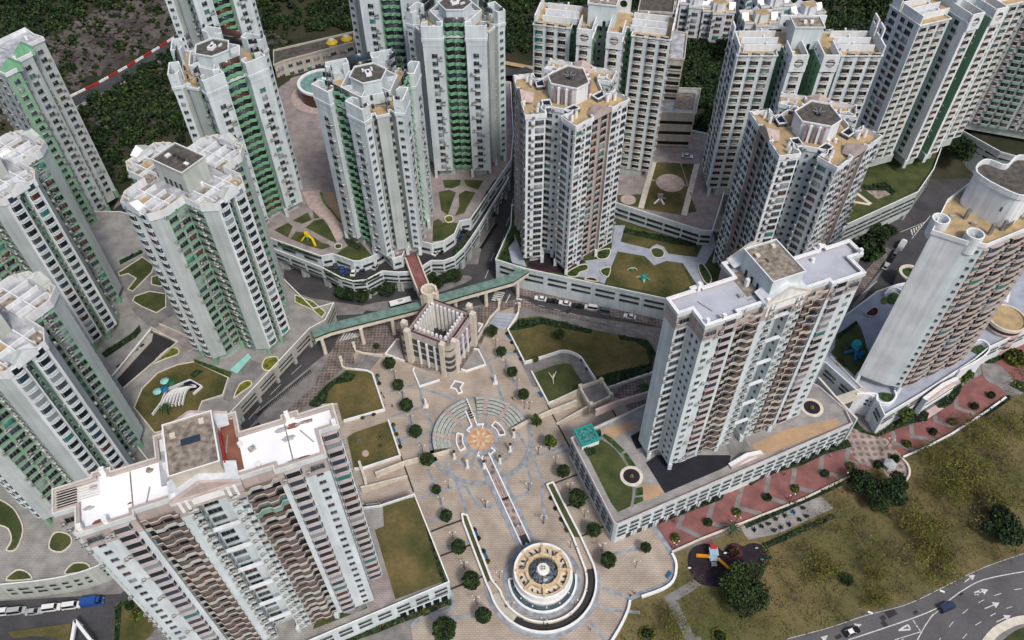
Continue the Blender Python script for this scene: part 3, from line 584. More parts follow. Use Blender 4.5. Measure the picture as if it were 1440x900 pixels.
def tower_D(label, c, ang, z0, zt, seed, nf=20, mirror=False, group='white grid towers with round holes in the crown'):
    L = [(-24.5, -7.0), (-11.2, -7.0), (-11.2, -1.5), (-8.0, -1.5), (-8.0, -12.0), (-2.6, -12.0), (-2.6, 0), (2.4, 0), (2.4, -12.0), (7.8, -12.0), (7.8, -1.5), (10.6, -1.5), (10.6, -7.0), (24.0, -7.0), (24.0, 8.5), (-24.5, 8.5)]
    plan = tf(c, ang, L)
    wm = ['wall_blue', 'green', 'green', 'wall_white', 'wall_white', 'green_pale', 'wall_grey', 'green_pale', 'wall_white', 'wall_white', 'green', 'green', 'wall_blue', 'wall_white', 'wall_white', 'wall_white']
    it = {0: [(2.0, 'wd'), (6.1, 'wd'), (10.4, 'wd')], 12: [(2.7, 'wd'), (7.1, 'wd'), (11.3, 'wd')], 4: [(2.7, 'wd')], 8: [(2.7, 'wd')], 15: [(3, 'w3'), (7.5, 'w2'), (11.5, 'w3')], 13: [(3, 'w2'), (7.5, 'w3'), (12, 'w2')],
          2: [(1.6, 'w1')], 10: [(1.4, 'w1')], 3: [(2, 'w2'), (6, 'w2')], 9: [(4, 'w2'), (8, 'w2')], 6: [(1.2, 'w1'), (3.6, 'w1')], 5: [(4, 'wt'), (8, 'wt')], 7: [(4, 'wt'), (8, 'wt')], 1: [(2.5, 'wt')], 11: [(2.5, 'wt')], 14: [(6, 'w3'), (14, 'w3'), (24, 'w2'), (32, 'w3'), (42, 'w3')]}
    t, _ = tower(label, group, plan, z0, zt - 2.2, 2.9, nf, it, wm, 'roof_tan', par=.5, first=z0 + 4, seed=seed)
    X = lambda x, y: tf(c, ang, [(x, y)])[0]
    zr = zt - 2.7
    for x0 in (-8.0, 2.4):
        b = MB(); ringwall(b, X(x0 - .05, -12.6), X(x0 + 5.45, -12.6), zt - 5.2, zt + .9, 'wall_white', r=1.55); b.wall([X(x0 + .2, -11.6), X(x0 + .2, -3)], .35, zt - 2.4, zt + .9, 'wall_white', top='trim_white')
        b.wall([X(x0 + 5.2, -11.6), X(x0 + 5.2, -3)], .35, zt - 2.4, zt + .9, 'wall_white', top='trim_white'); part('round_hole_crown', b, t)
        b = MB(); ringwall(b, X(x0, 8.6), X(x0 + 5.4, 8.6), zt - 2.2, zt + 3.6, 'wall_white'); part('round_hole_crown', b, t)
    for s in (-1, 1):
        b = MB(); x1, x2 = (s * 9.5, s * 22)
        for y_ in (-3.6, 1.2, 5.6):
            b.wall([X(x1, y_), X(x2, y_)], .35, zr, zr + 2.3, 'wall_white', top='trim_white'); b.wall([X(x1 + s * 5, y_), X(x1 + s * 5, y_ + 1)], .5, zr, zr + 2.9, 'wall_white', top='trim_white')
        b.prism([X(x1, -3.5), X(x2, -3.5), X(x2, 1.1), X(x1, 1.1)], zr, zr + .25, 'roof_pale'); part('roof_screen', b, t)
        b = MB(); b.wall([X(s * 24.1, -6.8), X(s * 24.1, 3)], .5, zt - 3, zt + .9, 'wall_white', top='trim_white'); b.wall([X(s * 24.1, 4.2), X(s * 24.1, 8.4)], .5, zt - 3, zt + 1.8, 'wall_white', top='trim_white'); part('crown_fin', b, t)
    pent(t, [X(-6, -2.5), X(3.6, -2.5), X(3.6, 4.5), X(-6, 4.5)], zr, zt + 5.5, 'wall_blue', 'roof_conc')
    b = MB()
    for s in (-2, .2): b.box(-.5, .5, -.5, .5, zt + 5, zt + 5.9, 'trim_white', rot=rad(ang), o=X(s, 1))
    sub('roof_vent', b, t); b = MB(); b.box(-.5, .5, -.08, .08, zr, zr + 2, 'g_dark', rot=rad(ang), o=X(0, -2.56)); sub('door', b, t)
    return t
D1 = tower_D('wide white tower with two round holes in its crown, leftmost of its kind', (34.0, 267.0), -14, 17, 80, 31)
D2 = tower_D('white tower with orange disc in its crown right of the circle lawn', (101.3, 250.6), -1, 17, 80, 32)
for D_, c_, a_ in ((D2, (101.3, 250.6), -1), (D1, (34.0, 267.0), -14)):
    for y0_ in (-1.5, 4.6):
        b = MB(); q_ = tf(c_, a_, [(24.6, y0_), (24.6, y0_ + 4.6)]); ringwall(b, q_[0], q_[1], 78.5, 84.3, 'wall_white', r=1.7); part('round_hole_fin', b, D_)
D3 = tower_D('white grid tower with round crown holes at upper right above the dark car park', (163.0, 274.5), 21, 17, 82, 33)
b = MB(); Xd = lambda x, y: tf((101.3, 250.6), -1, [(x, y)])[0]
b.wall([Xd(-7.2, -11.7), Xd(-3.4, -11.7)], .2, 75.6, 79.9, 'terra'); part('orange_disc_panel', b, D2)

# ------------------------------------------------------------ type E: long slab blocks with pink crown and pediments
def tower_E(label, c, ang, z0, zt, seed, roofm, pentm, wide, fh, nf):
    L = [(-27.2, -.2), (-23.2, -.2), (-23.2, -6.2), (-13.4, -6.2), (-13.4, -5.0), (-6.4, -5.0), (-6.4, -6.0), (-2.9, -6.0), (-2.9, -2.6), (2.9, -2.6), (2.9, -6), (6.4, -6), (6.4, -5), (13.4, -5), (13.4, -6.2), (23.2, -6.2), (23.2, -.2), (27.2, -.2),
         (27.2, 5), (20, 5.0), (20, 6.0), (17, 6.0), (17, 5), (8, 5), (8, 10.4), (-8, 10.4), (-8, 5), (-17, 5), (-17, 6), (-20, 6), (-20, 5), (-27.2, 5)]
    plan = tf(c, ang, L); n = len(L); wm = ['wall_blue'] * n
    for k in (4, 12): wm[k] = 'wall_brown'
    wm[8] = 'wall_blue'
    bk = 'wide' if wide else 'wave'; bk2 = 'widem' if wide else 'wavem'
    it = {0: [(2.1, 'w3')], 1: [(2.2, 'w1'), (4.4, 'w1')], 2: [(2.0, 'ws'), (4.0, 'ac', 3), (6.9, 'bayp')], 4: [(3.5, bk)], 6: [(.9, 'ws'), (2.5, 'ac')], 8: [(1.7, 'w3')], 10: [(1.0, 'ac'), (2.6, 'ws')], 12: [(3.5, bk2)],
          14: [(2.9, 'bayp'), (7.7, 'ws')], 15: [(1.6, 'w1'), (3.8, 'w1')], 16: [(2.0, 'bayp' if wide else 'w3')], 7: [(1.7, 'w1')], 9: [(1.7, 'w1')], 31: [], 17: [(2.6, 'w1')]}
    if not wide: it[17] = []
    for k, ss in {18: (2, 5), 22: (2.5, 6.5), 26: (2.5, 6.5), 30: (2, 5), 24: (3, 8, 13), 20: (1.5,), 28: (1.5,)}.items(): it[k] = [(s, 'w3') for s in ss]
    t, _ = tower(label, 'long slab blocks with pediments', plan, z0, zt, fh, nf, it, wm, roofm, par=1.3, first=z0 + 2.9, seed=seed, open_=2.8, parm='trim_white' if not wide else 'trim_cream')
    X = lambda x, y: tf(c, ang, [(x, y)])[0]
    b = MB(); b.wall(offset(plan, .10, True), .3, zt - 6.4, zt - .25, 'wall_pink', closed=True); b.wall(offset(plan, .30, True), .5, zt - 6.7, zt - 6.35, 'trim_cream', closed=True); b.wall(offset(plan, .32, True), .5, zt - .5, zt - .05, 'trim_white' if not wide else 'wall_pink', closed=True); part('crown_band', b, t)
    for k, ss in {0: (2.1,), 2: (2, 6.9), 14: (2.9, 7.7), 16: (2.0,)}.items():
        p, q_ = L[k], L[k + 1]
        for s in ss:
            l = math.hypot(q_[0] - p[0], q_[1] - p[1]); x = p[0] + (q_[0] - p[0]) / l * s; y = p[1] + (q_[1] - p[1]) / l * s - .26; x, y = X(x, y)
            link('window', tmesh('w3', 1 + k % 3), t, (x - t.location.x, y - t.location.y, zt - 5.2 - z0), rad(ang))
    for s in (-1, 1):
        b = MB(); y0 = -6.45 if s < 0 else 10.7; y1 = -1.5 if s < 0 else 7.5        # pediment with sloped roof and lintel
        pts = [(-6.6, .2), (6.6, .2), (0, 3.9)]
        A = [(*X(x, y0), zt + z) for x, z in pts]; B_ = [(*X(x, y1), zt + z) for x, z in pts]
        b.face(A, 'wall_pink' if wide else 'wall_white'); b.face(B_[::-1], 'wall_white')
        b.face([A[1], B_[1], B_[2], A[2]], 'wall_white'); b.face([A[0], A[2], B_[2], B_[0]], 'wall_white'); b.face([A[0], B_[0], B_[1], A[1]], 'wall_pink')
        for i, j in ((0, 2), (2, 1)): b.tube(Vector(A[i]) + Vector((0, 0, .1)), Vector(A[j]) + Vector((0, 0, .1)), .32, 'trim_pink' if wide else 'trim_cream', 4)
        b.tube(A[0], A[1], .3, 'trim_pink' if wide else 'trim_cream', 4); part('pediment', b, t)
        b = MB(); yy = y0 + (.3 if s < 0 else -.3)
        b.box(-6.6, 6.6, min(yy, yy - s * .5), max(yy, yy - s * .5), zt - 4.2, zt + .2, 'wall_pink', rot=rad(ang), o=c)
        b.box(-3, 3, min(yy + s * .06, yy - s * .5), max(yy + s * .06, yy - s * .5), zt - 3.2, zt - 1, 'trim_white', rot=rad(ang), o=c)
        for x in (-5.2, -3.9, 3.9, 5.2): b.box(x - .3, x + .3, min(yy + s * .2, yy - s * .4), max(yy + s * .2, yy - s * .4), zt - 4.6, zt + .1, 'trim_white', rot=rad(ang), o=c)
        part('lintel', b, t)
    for k in range(1, nf // 3 + 1):
        b = MB(); z = z0 + 1.9 + k * fh * 3
        if z < zt - 6: b.box(-2.9, 2.9, -6.0, -5.1, z, z + .4, 'wall_white', rot=rad(ang), o=c); part('recess_beam', b, t)
    pent(t, [X(-4.6, -4.4), X(4.4, -4.4), X(4.4, 7.6), X(-4.6, 7.6)], zt - 1.3, zt + 6, pentm, 'roof_conc')
    b = MB()
    for y in (-3, 0, 2.5, 5): b = MB(); b.box(-4.66, -4.58, y - .45, y + .45, zt - 1.2, zt + .9, 'g_dark', rot=rad(ang), o=c); sub('door', b, t)
    b = MB(); b.box(-2.5, 1, -4.5, -4.42, zt + .5, zt + 2, 'g_mid', rot=rad(ang), o=c); sub('louvre', b, t)
    b = MB(); b.box(-1.8, 1.8, 1.6, 2.8, zt + 5.6, zt + 6.2, 'g_blue' if wide else 'roof_conc', rot=rad(ang), o=c); b.box(-3.6, -2.6, 4, 5, zt + 5.6, zt + 6.3, 'trim_cream', rot=rad(ang), o=c); b.box(2, 3, 5.5, 6.5, zt + 5.6, zt + 6.3, 'trim_cream', rot=rad(ang), o=c); sub('roof_plant', b, t)
    for x, y in ((-18, -5.8), (-18, 5.5), (-5.5, -5.6), (-6.3, 2), (18, 5.5), (26.6, 0), (-22.5, -5.6)):
        b = MB(); b.box(-.45, .45, -.45, .45, zt - 1.3, zt + 1.3, 'trim_white', rot=rad(ang), o=X(x, y)); part('vent_post', b, t)
    b = MB(); b.box(-8, -4.7, -1.2, 7, zt - 1.28, zt - 1.1, 'roof_conc' if not wide else 'roof_pale', rot=rad(ang), o=c); b.box(4.5, 7.6, -3, 9.8, zt - 1.28, zt - 1.08, 'roof_red' if wide else 'roof_lilac', rot=rad(ang), o=c); part('roof_floor', b, t)
    return t
E2 = tower_E('slab block with lilac grey roof and cream pediment beside the glass box podium', (65.3, 138.7), 22, 11, 77, 41, 'roof_lilac', 'wall_blue', False, 3.15, 20)
E1 = tower_E('foreground slab block with dazzling white roof and brown wavy balconies', (-61.4, 82.7), 21, 8, 84, 42, 'roof_white', 'wall_cream', True, 3.25, 22)
b = MB(); X = lambda x, y: tf((-61.4, 82.7), 21, [(x, y)])[0]
b.box(4.55, 4.8, -2, 6, 83.2, 85.4, 'p_red', rot=rad(21), o=(-61.4, 82.7)); b.box(-26.6, -23.4, .2, 4.6, 82.72, 83.3, 'metal_dark', rot=rad(21), o=(-61.4, 82.7))
for i in range(7): b.box(-26.8, -19, .5 + i * .6, .62 + i * .6, 84.2, 84.3, 'trim_cream', rot=rad(21), o=(-61.4, 82.7))
part('roof_frame', b, E1)
q = random.Random(2)
for k in range(16):
    x_ = q.choice((-1, 1)) * q.uniform(9.5, 22); y_ = q.choice((-4.6, 3.6, q.uniform(-4, 4))); b = MB(); sx_, sy_ = q.uniform(.5, 1.8), q.uniform(.2, .8); b.blob((0, 0, 0), (sx_, sy_, .05), q.choice(('roof_red', 'roof_conc', 'roof_pale', 'roof_pale')), k, 9, 3, .4)
    o = link('roof_patch', b.mesh('roof_patch'), E1, (X(x_, y_)[0] - E1.location.x, X(x_, y_)[1] - E1.location.y, 82.74 - E1.location.z), rad(21))
for x_ in (-13.5, 17.0): b = MB(); b.box(x_ - .12, x_ + .12, -5.2, 4.6, 82.71, 82.8, 'roof_conc', rot=rad(21), o=(-61.4, 82.7)); part('roof_seam', b, E1)

# ------------------------------------------------------------ tower F: rounded white tower at the right edge
planF = [(112.4, 157.7), (119.8, 153.4), (124.3, 152.2), (150.2, 164.4), (151.5, 175), (146, 181), (134, 180.5), (121, 170)]
LF = math.hypot(165 - 124.3, 171.6 - 152.2)
itF = {1: [(3.6, 'w1')], 2: [(1.3, 'curvs')] + [(4.8 + 8.0 * i, 'curv') for i in range(3)] + [(8.8 + 8.0 * i, 'curvs') for i in range(3)], 3: [(4, 'w3'), (8, 'w3')], 4: [(4, 'w3')], 5: [(5, 'w3')], 6: [(4, 'w3'), (11, 'w3')]}
F1 = tower('white round cornered tower with blank side wall at the right edge', None, planF, 10, 76.5, 3.05, 20, itF, ['wall_white', 'wall_blue', 'wall_pink', 'wall_white', 'wall_white', 'wall_white', 'wall_white', 'wall_white'], 'roof_tan', par=1.4, seed=51, first=13.6)[0]
for (x, y) in ((115.0, 160.6), (121.8, 154.6)):
    b = MB(); b.cyl((x, y), 1.9, 2.3, 71.5, 72.2, 'wall_white', 20, cap=False); b.cyl((x, y), 2.3, 2.3, 72.2, 77.7, 'wall_white', 20, cap=False); b.ring((x, y), 1.95, 2.35, 75.9, 77.9, 'wall_white', top='trim_white', n=24); b.cyl((x, y), 1.95, 1.95, 75.3, 75.9, 'roof_pale', 20); part('corner_drum', b, F1)
pF = smooth([(124.6, 169.6), (129.0, 174.8), (133.5, 172.2), (139, 176.5), (145.5, 173), (141, 166.5), (134.0, 160.2), (129.5, 162.0)], 4)
b = MB(); b.prism(pF, 75, 84.8, 'wall_white', top='roof_dark'); b.wall(offset(ccw(pF), -.2, True), .4, 84.8, 86.4, 'wall_white', closed=True, top='trim_white'); t = F1; t['lh'] = part('lift_house', b, F1).name
b = MB(); b.box(-.6, .6, -.1, .1, 75.2, 77.4, 'g_dark', rot=rad(-50), o=(127.4, 165.6)); sub('door', b, F1); b = MB(); b.box(-1, 1, -.1, .1, 79.5, 81, 'g_mid', rot=rad(-30), o=(130.9, 161.0)); sub('window', b, F1); b = MB(); b.box(-2, 2, -.1, .1, 75.2, 76.8, 'g_mid', rot=rad(37), o=(133.6, 159.7)); sub('louvre', b, F1)
for x, y in ((123.5, 163.5), (127.5, 157.2), (131.5, 158.8)):
    b = MB(); b.box(-.4, .4, -.4, .4, 75, 78.6, 'metal', o=(x, y)); part('vent_post', b, F1)

# ------------------------------------------------------------ tower upper left, far right tower, beige blocks, white low rise flats
pl0 = W(U(0, 30, 9, [(325, 115), (430, 190), (550, 230), (360, 320), (400, 425), (200, 525), (235, 612), (80, 690), (-260, 520), (-420, 300), (-60, 300)]), 76)
pl0c = ccw(pl0); e0 = {}
for i in range(len(pl0c)):
    p, q = pl0c[i], pl0c[(i + 1) % len(pl0c)]; l = math.hypot(q[0] - p[0], q[1] - p[1])
    k = max(1, int(l // 3.6)); e0[i] = [((j + .5) * l / k, 'w2' if j % 2 == 0 else 'wt') for j in range(k)]
T0 = tower('grey tower at the upper left edge with two green gabled roof hoods', None, pl0c, 5, 77, 3.1, 21, e0, ['wall_grey' if i % 3 else 'green_pale' for i in range(len(pl0c))], 'roof_pale', par=1.4, seed=61, parw='wall_white')[0]
for px_, py_ in U(0, 30, 9, [(285, 340), (130, 540)]):
    x, y = P(px_, py_, 78); b = MB(); r_ = rad(22)
    Y = lambda a, b_, z: (*tf((x, y), 22, [(a, b_)])[0], z)
    b.face([Y(-3.2, -1.6, 75.6), Y(3.2, -1.6, 75.6), Y(3.2, -1.2, 77.5), Y(0, -1, 80.5), Y(-3.2, -1.2, 77.5)], 'green'); b.face([Y(-3.2, -1.2, 77.5), Y(0, -1, 80.5), Y(0, 2, 79.5), Y(-3.2, 2.4, 76.5)], 'green'); b.face([Y(3.2, -1.2, 77.5), Y(3.2, 2.4, 76.5), Y(0, 2, 79.5), Y(0, -1, 80.5)], 'green')
    part('roof_hood', b, T0)
a, c_ = P(1318, 176, 17), P(1470, 203, 17); dx, dy = c_[0] - a[0], c_[1] - a[1]; l = math.hypot(dx, dy); nx, ny = -dy / l, dx / l
pl4 = [a, c_, (c_[0] + nx * 16, c_[1] + ny * 16), (a[0] + nx * 16, a[1] + ny * 16)]
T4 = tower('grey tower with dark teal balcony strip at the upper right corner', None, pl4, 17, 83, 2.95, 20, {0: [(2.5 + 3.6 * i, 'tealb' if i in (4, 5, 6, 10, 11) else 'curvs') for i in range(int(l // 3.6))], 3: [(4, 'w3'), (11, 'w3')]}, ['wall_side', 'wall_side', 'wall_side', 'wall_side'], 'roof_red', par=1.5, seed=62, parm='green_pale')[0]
for i in range(5):
    b = MB(); x, y = a[0] + dx * (i + .5) / 5, a[1] + dy * (i + .5) / 5; b.prism([(x + dx / l * s + nx * t_, y + dy / l * s + ny * t_) for s, t_ in ((-4, .5), (4, .5), (4, 5), (-4, 5))], 81, 85, 'teal_wall', top='roof_tan'); part('roof_box', b, T4)
def block(name, label, cat, poly, z0, z1, m, roofm, bands=None, kinds=None, fh=3.2, seed=0, group=None, rim='trim_cream', gable=False):
    poly = ccw(poly); n = len(poly); cx = sum(p[0] for p in poly) / n; cy = sum(p[1] for p in poly) / n
    t = empty(name, label, cat, (cx, cy, z0), group); q = random.Random(seed)
    b = MB(); b.prism(poly, z0 - 3, z1 - .9, m, top=roofm); part('wall', b, t); b = MB(); b.wall(offset(poly, -.15, True), .3, z1 - .9, z1, m, closed=True, top=rim); part('parapet', b, t)
    for i in range(n):
        p, r = poly[i], poly[(i + 1) % n]; L = math.hypot(r[0] - p[0], r[1] - p[1]); tx, ty = (r[0] - p[0]) / L, (r[1] - p[1]) / L
        vis = -p[0] * ty + p[1] * tx > 0
        if not vis: continue
        nf = int((z1 - z0 - 1.5) // fh)
        if bands:
            for k in range(nf):
                b = MB(); z = z0 + 1.2 + k * fh; b.box(.5, L - .5, -.03, .02, z, z + 1.5, 'g_dark', rot=math.atan2(ty, tx), o=p, bot=False); b.box(.2, L - .2, -.45, 0, z - .5, z - .02, m, rot=math.atan2(ty, tx), o=p); part('window', b, t)
        elif kinds:
            k_ = max(1, int(L // 4))
            for j in range(k_):
                for k in range(nf):
                    kd = kinds[(j + i) % len(kinds)]; link(PNAME[kd], tmesh(kd, q.randrange(len(TP[kd][1]))), t, (p[0] + tx * L * (j + .5) / k_ - cx, p[1] + ty * L * (j + .5) / k_ - cy, .8 + k * fh), math.atan2(ty, tx))
    if gable:
        for i in range(n):
            p, r = poly[i], poly[(i + 1) % n]; mx, my = (p[0] + r[0]) / 2, (p[1] + r[1]) / 2; L = math.hypot(r[0] - p[0], r[1] - p[1]); tx, ty = (r[0] - p[0]) / L, (r[1] - p[1]) / L
            if L < 7: continue
            b = MB(); G = lambda s, d, z: (mx + tx * s + ty * d, my + ty * s - tx * d, z)
            b.face([G(-2.6, .6, z1 - 1), G(2.6, .6, z1 - 1), G(0, .6, z1 + 1.8)], 'trim_white'); b.face([G(-2.6, .6, z1 - 1), G(0, .6, z1 + 1.8), G(0, -2.5, z1 + 1.8), G(-2.6, -2.5, z1 - 1)], 'trim_white'); b.face([G(2.6, .6, z1 - 1), G(2.6, -2.5, z1 - 1), G(0, -2.5, z1 + 1.8), G(0, .6, z1 + 1.8)], 'trim_white')
            b.face([G(2.6, -2.5, z1 - 1), G(-2.6, -2.5, z1 - 1), G(0, -2.5, z1 + 1.8)], 'wall_white'); part('gable', b, t)
        b = MB(); b.prism([(cx + (x - cx) * .4, cy + (y - cy) * .4) for x, y in poly], z1 - .9, z1 + 3, 'wall_white', top='roof_tan'); part('lift_house', b, t)
    return t
g = block('office_block', 'beige block with dark ribbon windows behind the wide tower with round holes', 'office block', W([(937, 80), (962, 82), (966, 46), (945, 42)], 52), 17, 52, 'wall_cream', 'roof_pale', bands=True, fh=3.6)
g = block('car_park_block', 'beige flat roofed block with grey roof court beside the dark trees', 'office block', W(U(680, 0, 3, [(745, 470), (895, 475), (915, 372), (760, 368)]), 34), 17, 34, 'wall_cream', 'roof_pale', bands=True, fh=5)
b = MB(); pp = W(U(680, 0, 3, [(800, 460), (885, 462), (895, 395), (812, 390)]), 33.2); b.prism(pp, 33.1, 33.3, 'roof_conc'); part('roof_court', b, g)
g = block('tile_clad_block', 'block clad in beige tiles with round emblem, just behind the round hole crown', 'apartment block', W([(898, 14), (946, 17), (950, -8), (903, -10)], 60), 17, 60, 'wall_cream', 'roof_dark', kinds=['w3'], seed=3)
b = MB(); p0, p1 = W([(917, 15)], 84)[0], None; b.cyl((0, 0), 1.6, 1.6, 0, .3, 'roof_pale', 20)
me = b.mesh('emblem'); o = link('emblem', me, g, (P(922, 15.4, 60)[0] - g.location.x, P(922, 15.4, 60)[1] - g.location.y - .05, 38)); o.rotation_euler = (rad(90), 0, rad(3))
lw = [((972, 44), 0), ((1002, 50), 1), ((1050, 98), 2), ((1072, 62), 3), ((1118, 66), 4), ((1052, 22), 5), ((925, 16), 6)]
wl = ['white flats with pointed gables left of the dark trees, nearest the beige ribbon window block', 'white flats with gables right beside the leftmost white flats', 'white flats with tan roof court directly above the tower with orange disc', 'white gabled flats with dark lift house roof in the middle of the hillside flats', 'white flats with curved balconies at the edge of the hill woods', 'white flats highest up the hill, cut by the top edge', 'white flats behind the beige tiled block at the top edge']
FLATS = []
for (a_, s), lb in zip(lw, wl):
    x, y, zb_ = PT(*a_); FLATS.append((x, y)); hw = 7.5; hh = (16, 15, 26, 22, 19, 18, 16)[s]
    pl = tf((x, y), -12 + s * 7, [(-hw, -5), (-3, -5), (-3, -7.5), (3, -7.5), (3, -5), (hw, -5), (hw, 6), (-hw, 6)])
    block('low_rise_flats', lb, 'apartment block', pl, zb_, zb_ + hh, 'wall_white', 'roof_tan' if s in (2, 1) else 'roof_pale', kinds=['w3', 'w2'], seed=s, group='white flats on the hillside', gable=True)

# ============================================================ GROUND
def terrain():
    xs = sorted(set([-3000, -2000, -1200, -800] + list(range(-600, -300, 25)) + list(range(-300, 301, 6)) + list(range(325, 601, 25)) + [800, 1200, 2000, 3000]))
    ys = sorted(set([-1500, -600, -200, 0, 40, 100, 200, 240] + list(range(256, 560, 6)) + list(range(575, 1000, 25)) + [1100, 1300, 1700, 2300, 3500]))
    V = []; Fc = []; Mi = []
    rr = random.Random(3)
    for y in ys:
        for x in xs:
            h = terr(x, y)
            if h > 17.5 and y < 1200: h += rr.uniform(-1, 1) * min(2.2, (h - 17.5) * .2)
            V.append((x, y, h - .06))
    nx = len(xs)
    for j in range(len(ys) - 1):
        for i in range(nx - 1):
            Fc.append((j * nx + i, j * nx + i + 1, (j + 1) * nx + i + 1, (j + 1) * nx + i)); cx, cy = (xs[i] + xs[i + 1]) / 2, (ys[j] + ys[j + 1]) / 2
            h = terr(cx, cy); ln = (cx + 196) * .547 + (cy - 316) * .838; dd = (cx + 196) * -.838 + (cy - 316) * .546
            Mi.append(1 if h > 17.3 and cx < -100 and 8 < dd < 32 and -130 < ln < 120 else (0 if h > .2 else (2 if -170 < cx < 240 else 0)))
    me = bpy.data.meshes.new('terrain'); me.from_pydata(V, [], Fc)
    for k in ('scrub', 'rock', 'pave_grey'): me.materials.append(MATS[k])
    me.polygons.foreach_set('material_index', Mi); me.polygons.foreach_set('use_smooth', [True] * len(Fc)); me.update()
    return tag(link('terrain', me), kind='structure')
terrain()
def drape(name, pts, w_, m, dz=.25, off=0):        # strip laid on the terrain along photo points
    path = [PT(*p)[:2] for p in pts]; fine = []
    for a, b_ in zip(path, path[1:]):
        k = max(1, int(math.hypot(b_[0] - a[0], b_[1] - a[1]) / 5)); fine += [(a[0] + (b_[0] - a[0]) * i / k, a[1] + (b_[1] - a[1]) * i / k) for i in range(k)]
    fine.append(path[-1]); l, r = offset(fine, w_ / 2 + off), offset(fine, -w_ / 2 + off); mb = MB()
    for i in range(len(fine) - 1):
        z0 = terr(*fine[i]) + dz; z1 = terr(*fine[i + 1]) + dz; mb.face([(*r[i], z0), (*r[i + 1], z1), (*l[i + 1], z1), (*l[i], z0)], m)
    struct(name, mb); return fine
# --- streets
sheet('street', W([(180, 800), (330, 625), (400, 545), (455, 500), (520, 470), (560, 452), (640, 436), (700, 424), (940, 463), (1010, 500), (1110, 500), (1190, 440), (1262, 352), (1300, 300), (1332, 235), (1440, 190), (1440, 140), (1300, 180), (1180, 330), (1000, 410), (940, 440), (735, 400), (715, 380), (727, 225), (730, 150), (712, 110), (700, 200), (650, 330), (600, 380), (430, 375), (400, 380), (395, 420), (430, 470), (330, 560), (150, 760)]), .03, 'asphalt')
sheet('street', W([(-80, 850), (170, 835), (240, 780), (270, 830), (165, 880), (150, 1010), (-80, 1000)]), .03, 'asphalt')
sheet('street', W([(140, 335), (215, 295), (225, 320), (160, 360)]), .03, 'asphalt')
sheet('street', W([(1262, 352), (1200, 440), (1180, 452), (1215, 480), (1290, 410), (1370, 300), (1470, 260), (1470, 165), (1440, 165), (1332, 235), (1300, 300)]), .045, 'asphalt')
sheet('main_road', W(U(1040, 740, 3.6, [(150, 600), (240, 570), (460, 510), (640, 440), (850, 385), (1050, 300), (1240, 205), (1440, 130), (1700, 20), (1900, 300), (1480, 480), (1400, 480), (1300, 525), (1240, 590), (1230, 800), (700, 900), (100, 640)])), .05, 'asphalt_light')
for pts in ([(-40, 865), (150, 848)],):
    pass
# --- main hill road with barrier, back street behind the park
rp = [(60, 172), (110, 143), (150, 123), (190, 100), (236, 73), (300, 30)]
rf = drape('hill_road', rp, 9, 'asphalt', .3)
drape('hill_road_verge', rp, 1.6, 'pave_grey', .45, off=-5.4)
for side, o_ in (('left', 5.0), ('right', -4.6)):
    line = offset(rf, o_); k = 0; acc = 0
    if side == 'right':
        bb = MB()
        for i in range(len(line) - 1): bb.wall([line[i], line[i + 1]], .3, lambda x, y: terr(x, y), lambda x, y: terr(x, y) + 1.0, 'wall_stone')
        thing1('crash_barrier', bb, 'pale concrete crash barrier along the lower edge of the hillside road', 'barrier', (*line[0], terr(*line[0]))); continue
    i = 0
    for i in range(len(line) - 1):
        a, b_ = line[i], line[i + 1]
        for h_ in (0, .5):
            p = (a[0] + (b_[0] - a[0]) * h_, a[1] + (b_[1] - a[1]) * h_); q_ = (a[0] + (b_[0] - a[0]) * (h_ + .47), a[1] + (b_[1] - a[1]) * (h_ + .47)); mb = MB()
            red = ((i * 2 + (h_ > 0)) // 2) % 2 == 0
            mb.wall([p, q_], .45, lambda x, y: terr(x, y) + .2, lambda x, y: terr(x, y) + 1.2, 'p_red' if red else 'trim_white'); z = terr(*p)
            tag(link('road_barrier', mb.mesh('road_barrier', (*p, z)), None, (*p, z)), ('red' if red else 'white') + ' plastic block in the red and white barrier row along the hillside road', 'barrier', ('red' if red else 'white') + ' barrier blocks on the hillside road')
drape('back_street', [(690, 97), (718, 103), (745, 108), (790, 120)], 9, 'asphalt', .5)
drape('back_street', [(900, 213), (960, 216), (990, 219), (1030, 224)], 8, 'asphalt', .35)
drape('back_street_verge', [(690, 88), (718, 93), (745, 97), (790, 108)], 3, 'roof_tan', .35)
# --- pavements
sheet('brick_pavement', W([(478, 470), (500, 462), (560, 446), (640, 440), (700, 425), (737, 420), (760, 433), (935, 478), (925, 490), (880, 465), (850, 465), (762, 443), (736, 448), (700, 520), (600, 520), (530, 505), (480, 515), (432, 560), (420, 590), (395, 585), (440, 545)]), .10, 'pave_brown')
sheet('kerb_pavement', W(U(660, 400, 5.143, [(380, 160), (500, 200), (900, 280), (1300, 370), (1370, 450), (1350, 490), (1290, 400), (880, 335), (510, 230), (360, 245)])), .16, 'pave_grey')
sheet('kerb_pavement', W(U(420, 480, 6, [(330, 130), (385, 220), (230, 355), (80, 530), (-60, 640), (-160, 640), (40, 540), (200, 350)])), .165, 'pave_brown')
sheet('hex_pavement', W([(870, 545), (925, 520), (1010, 480), (1010, 600), (893, 590), (858, 570)]), .12, 'pave_brown')
sheet('sidewalk', W([(730, 405), (840, 430), (945, 452), (935, 462), (838, 440), (732, 415)]), .14, 'pave_brown')
sheet('sidewalk', W([(395, 405), (440, 420), (520, 432), (510, 442), (450, 445), (400, 425)]), .14, 'pave_grey')
sheet('traffic_island', W(smooth([(505, 432), (540, 424), (590, 422), (600, 430), (560, 437), (515, 437)])), .155, 'pave_grey')
sheet('traffic_island', W(smooth([(625, 400), (650, 388), (664, 392), (640, 404), (612, 412)])), .14, 'pave_grey')
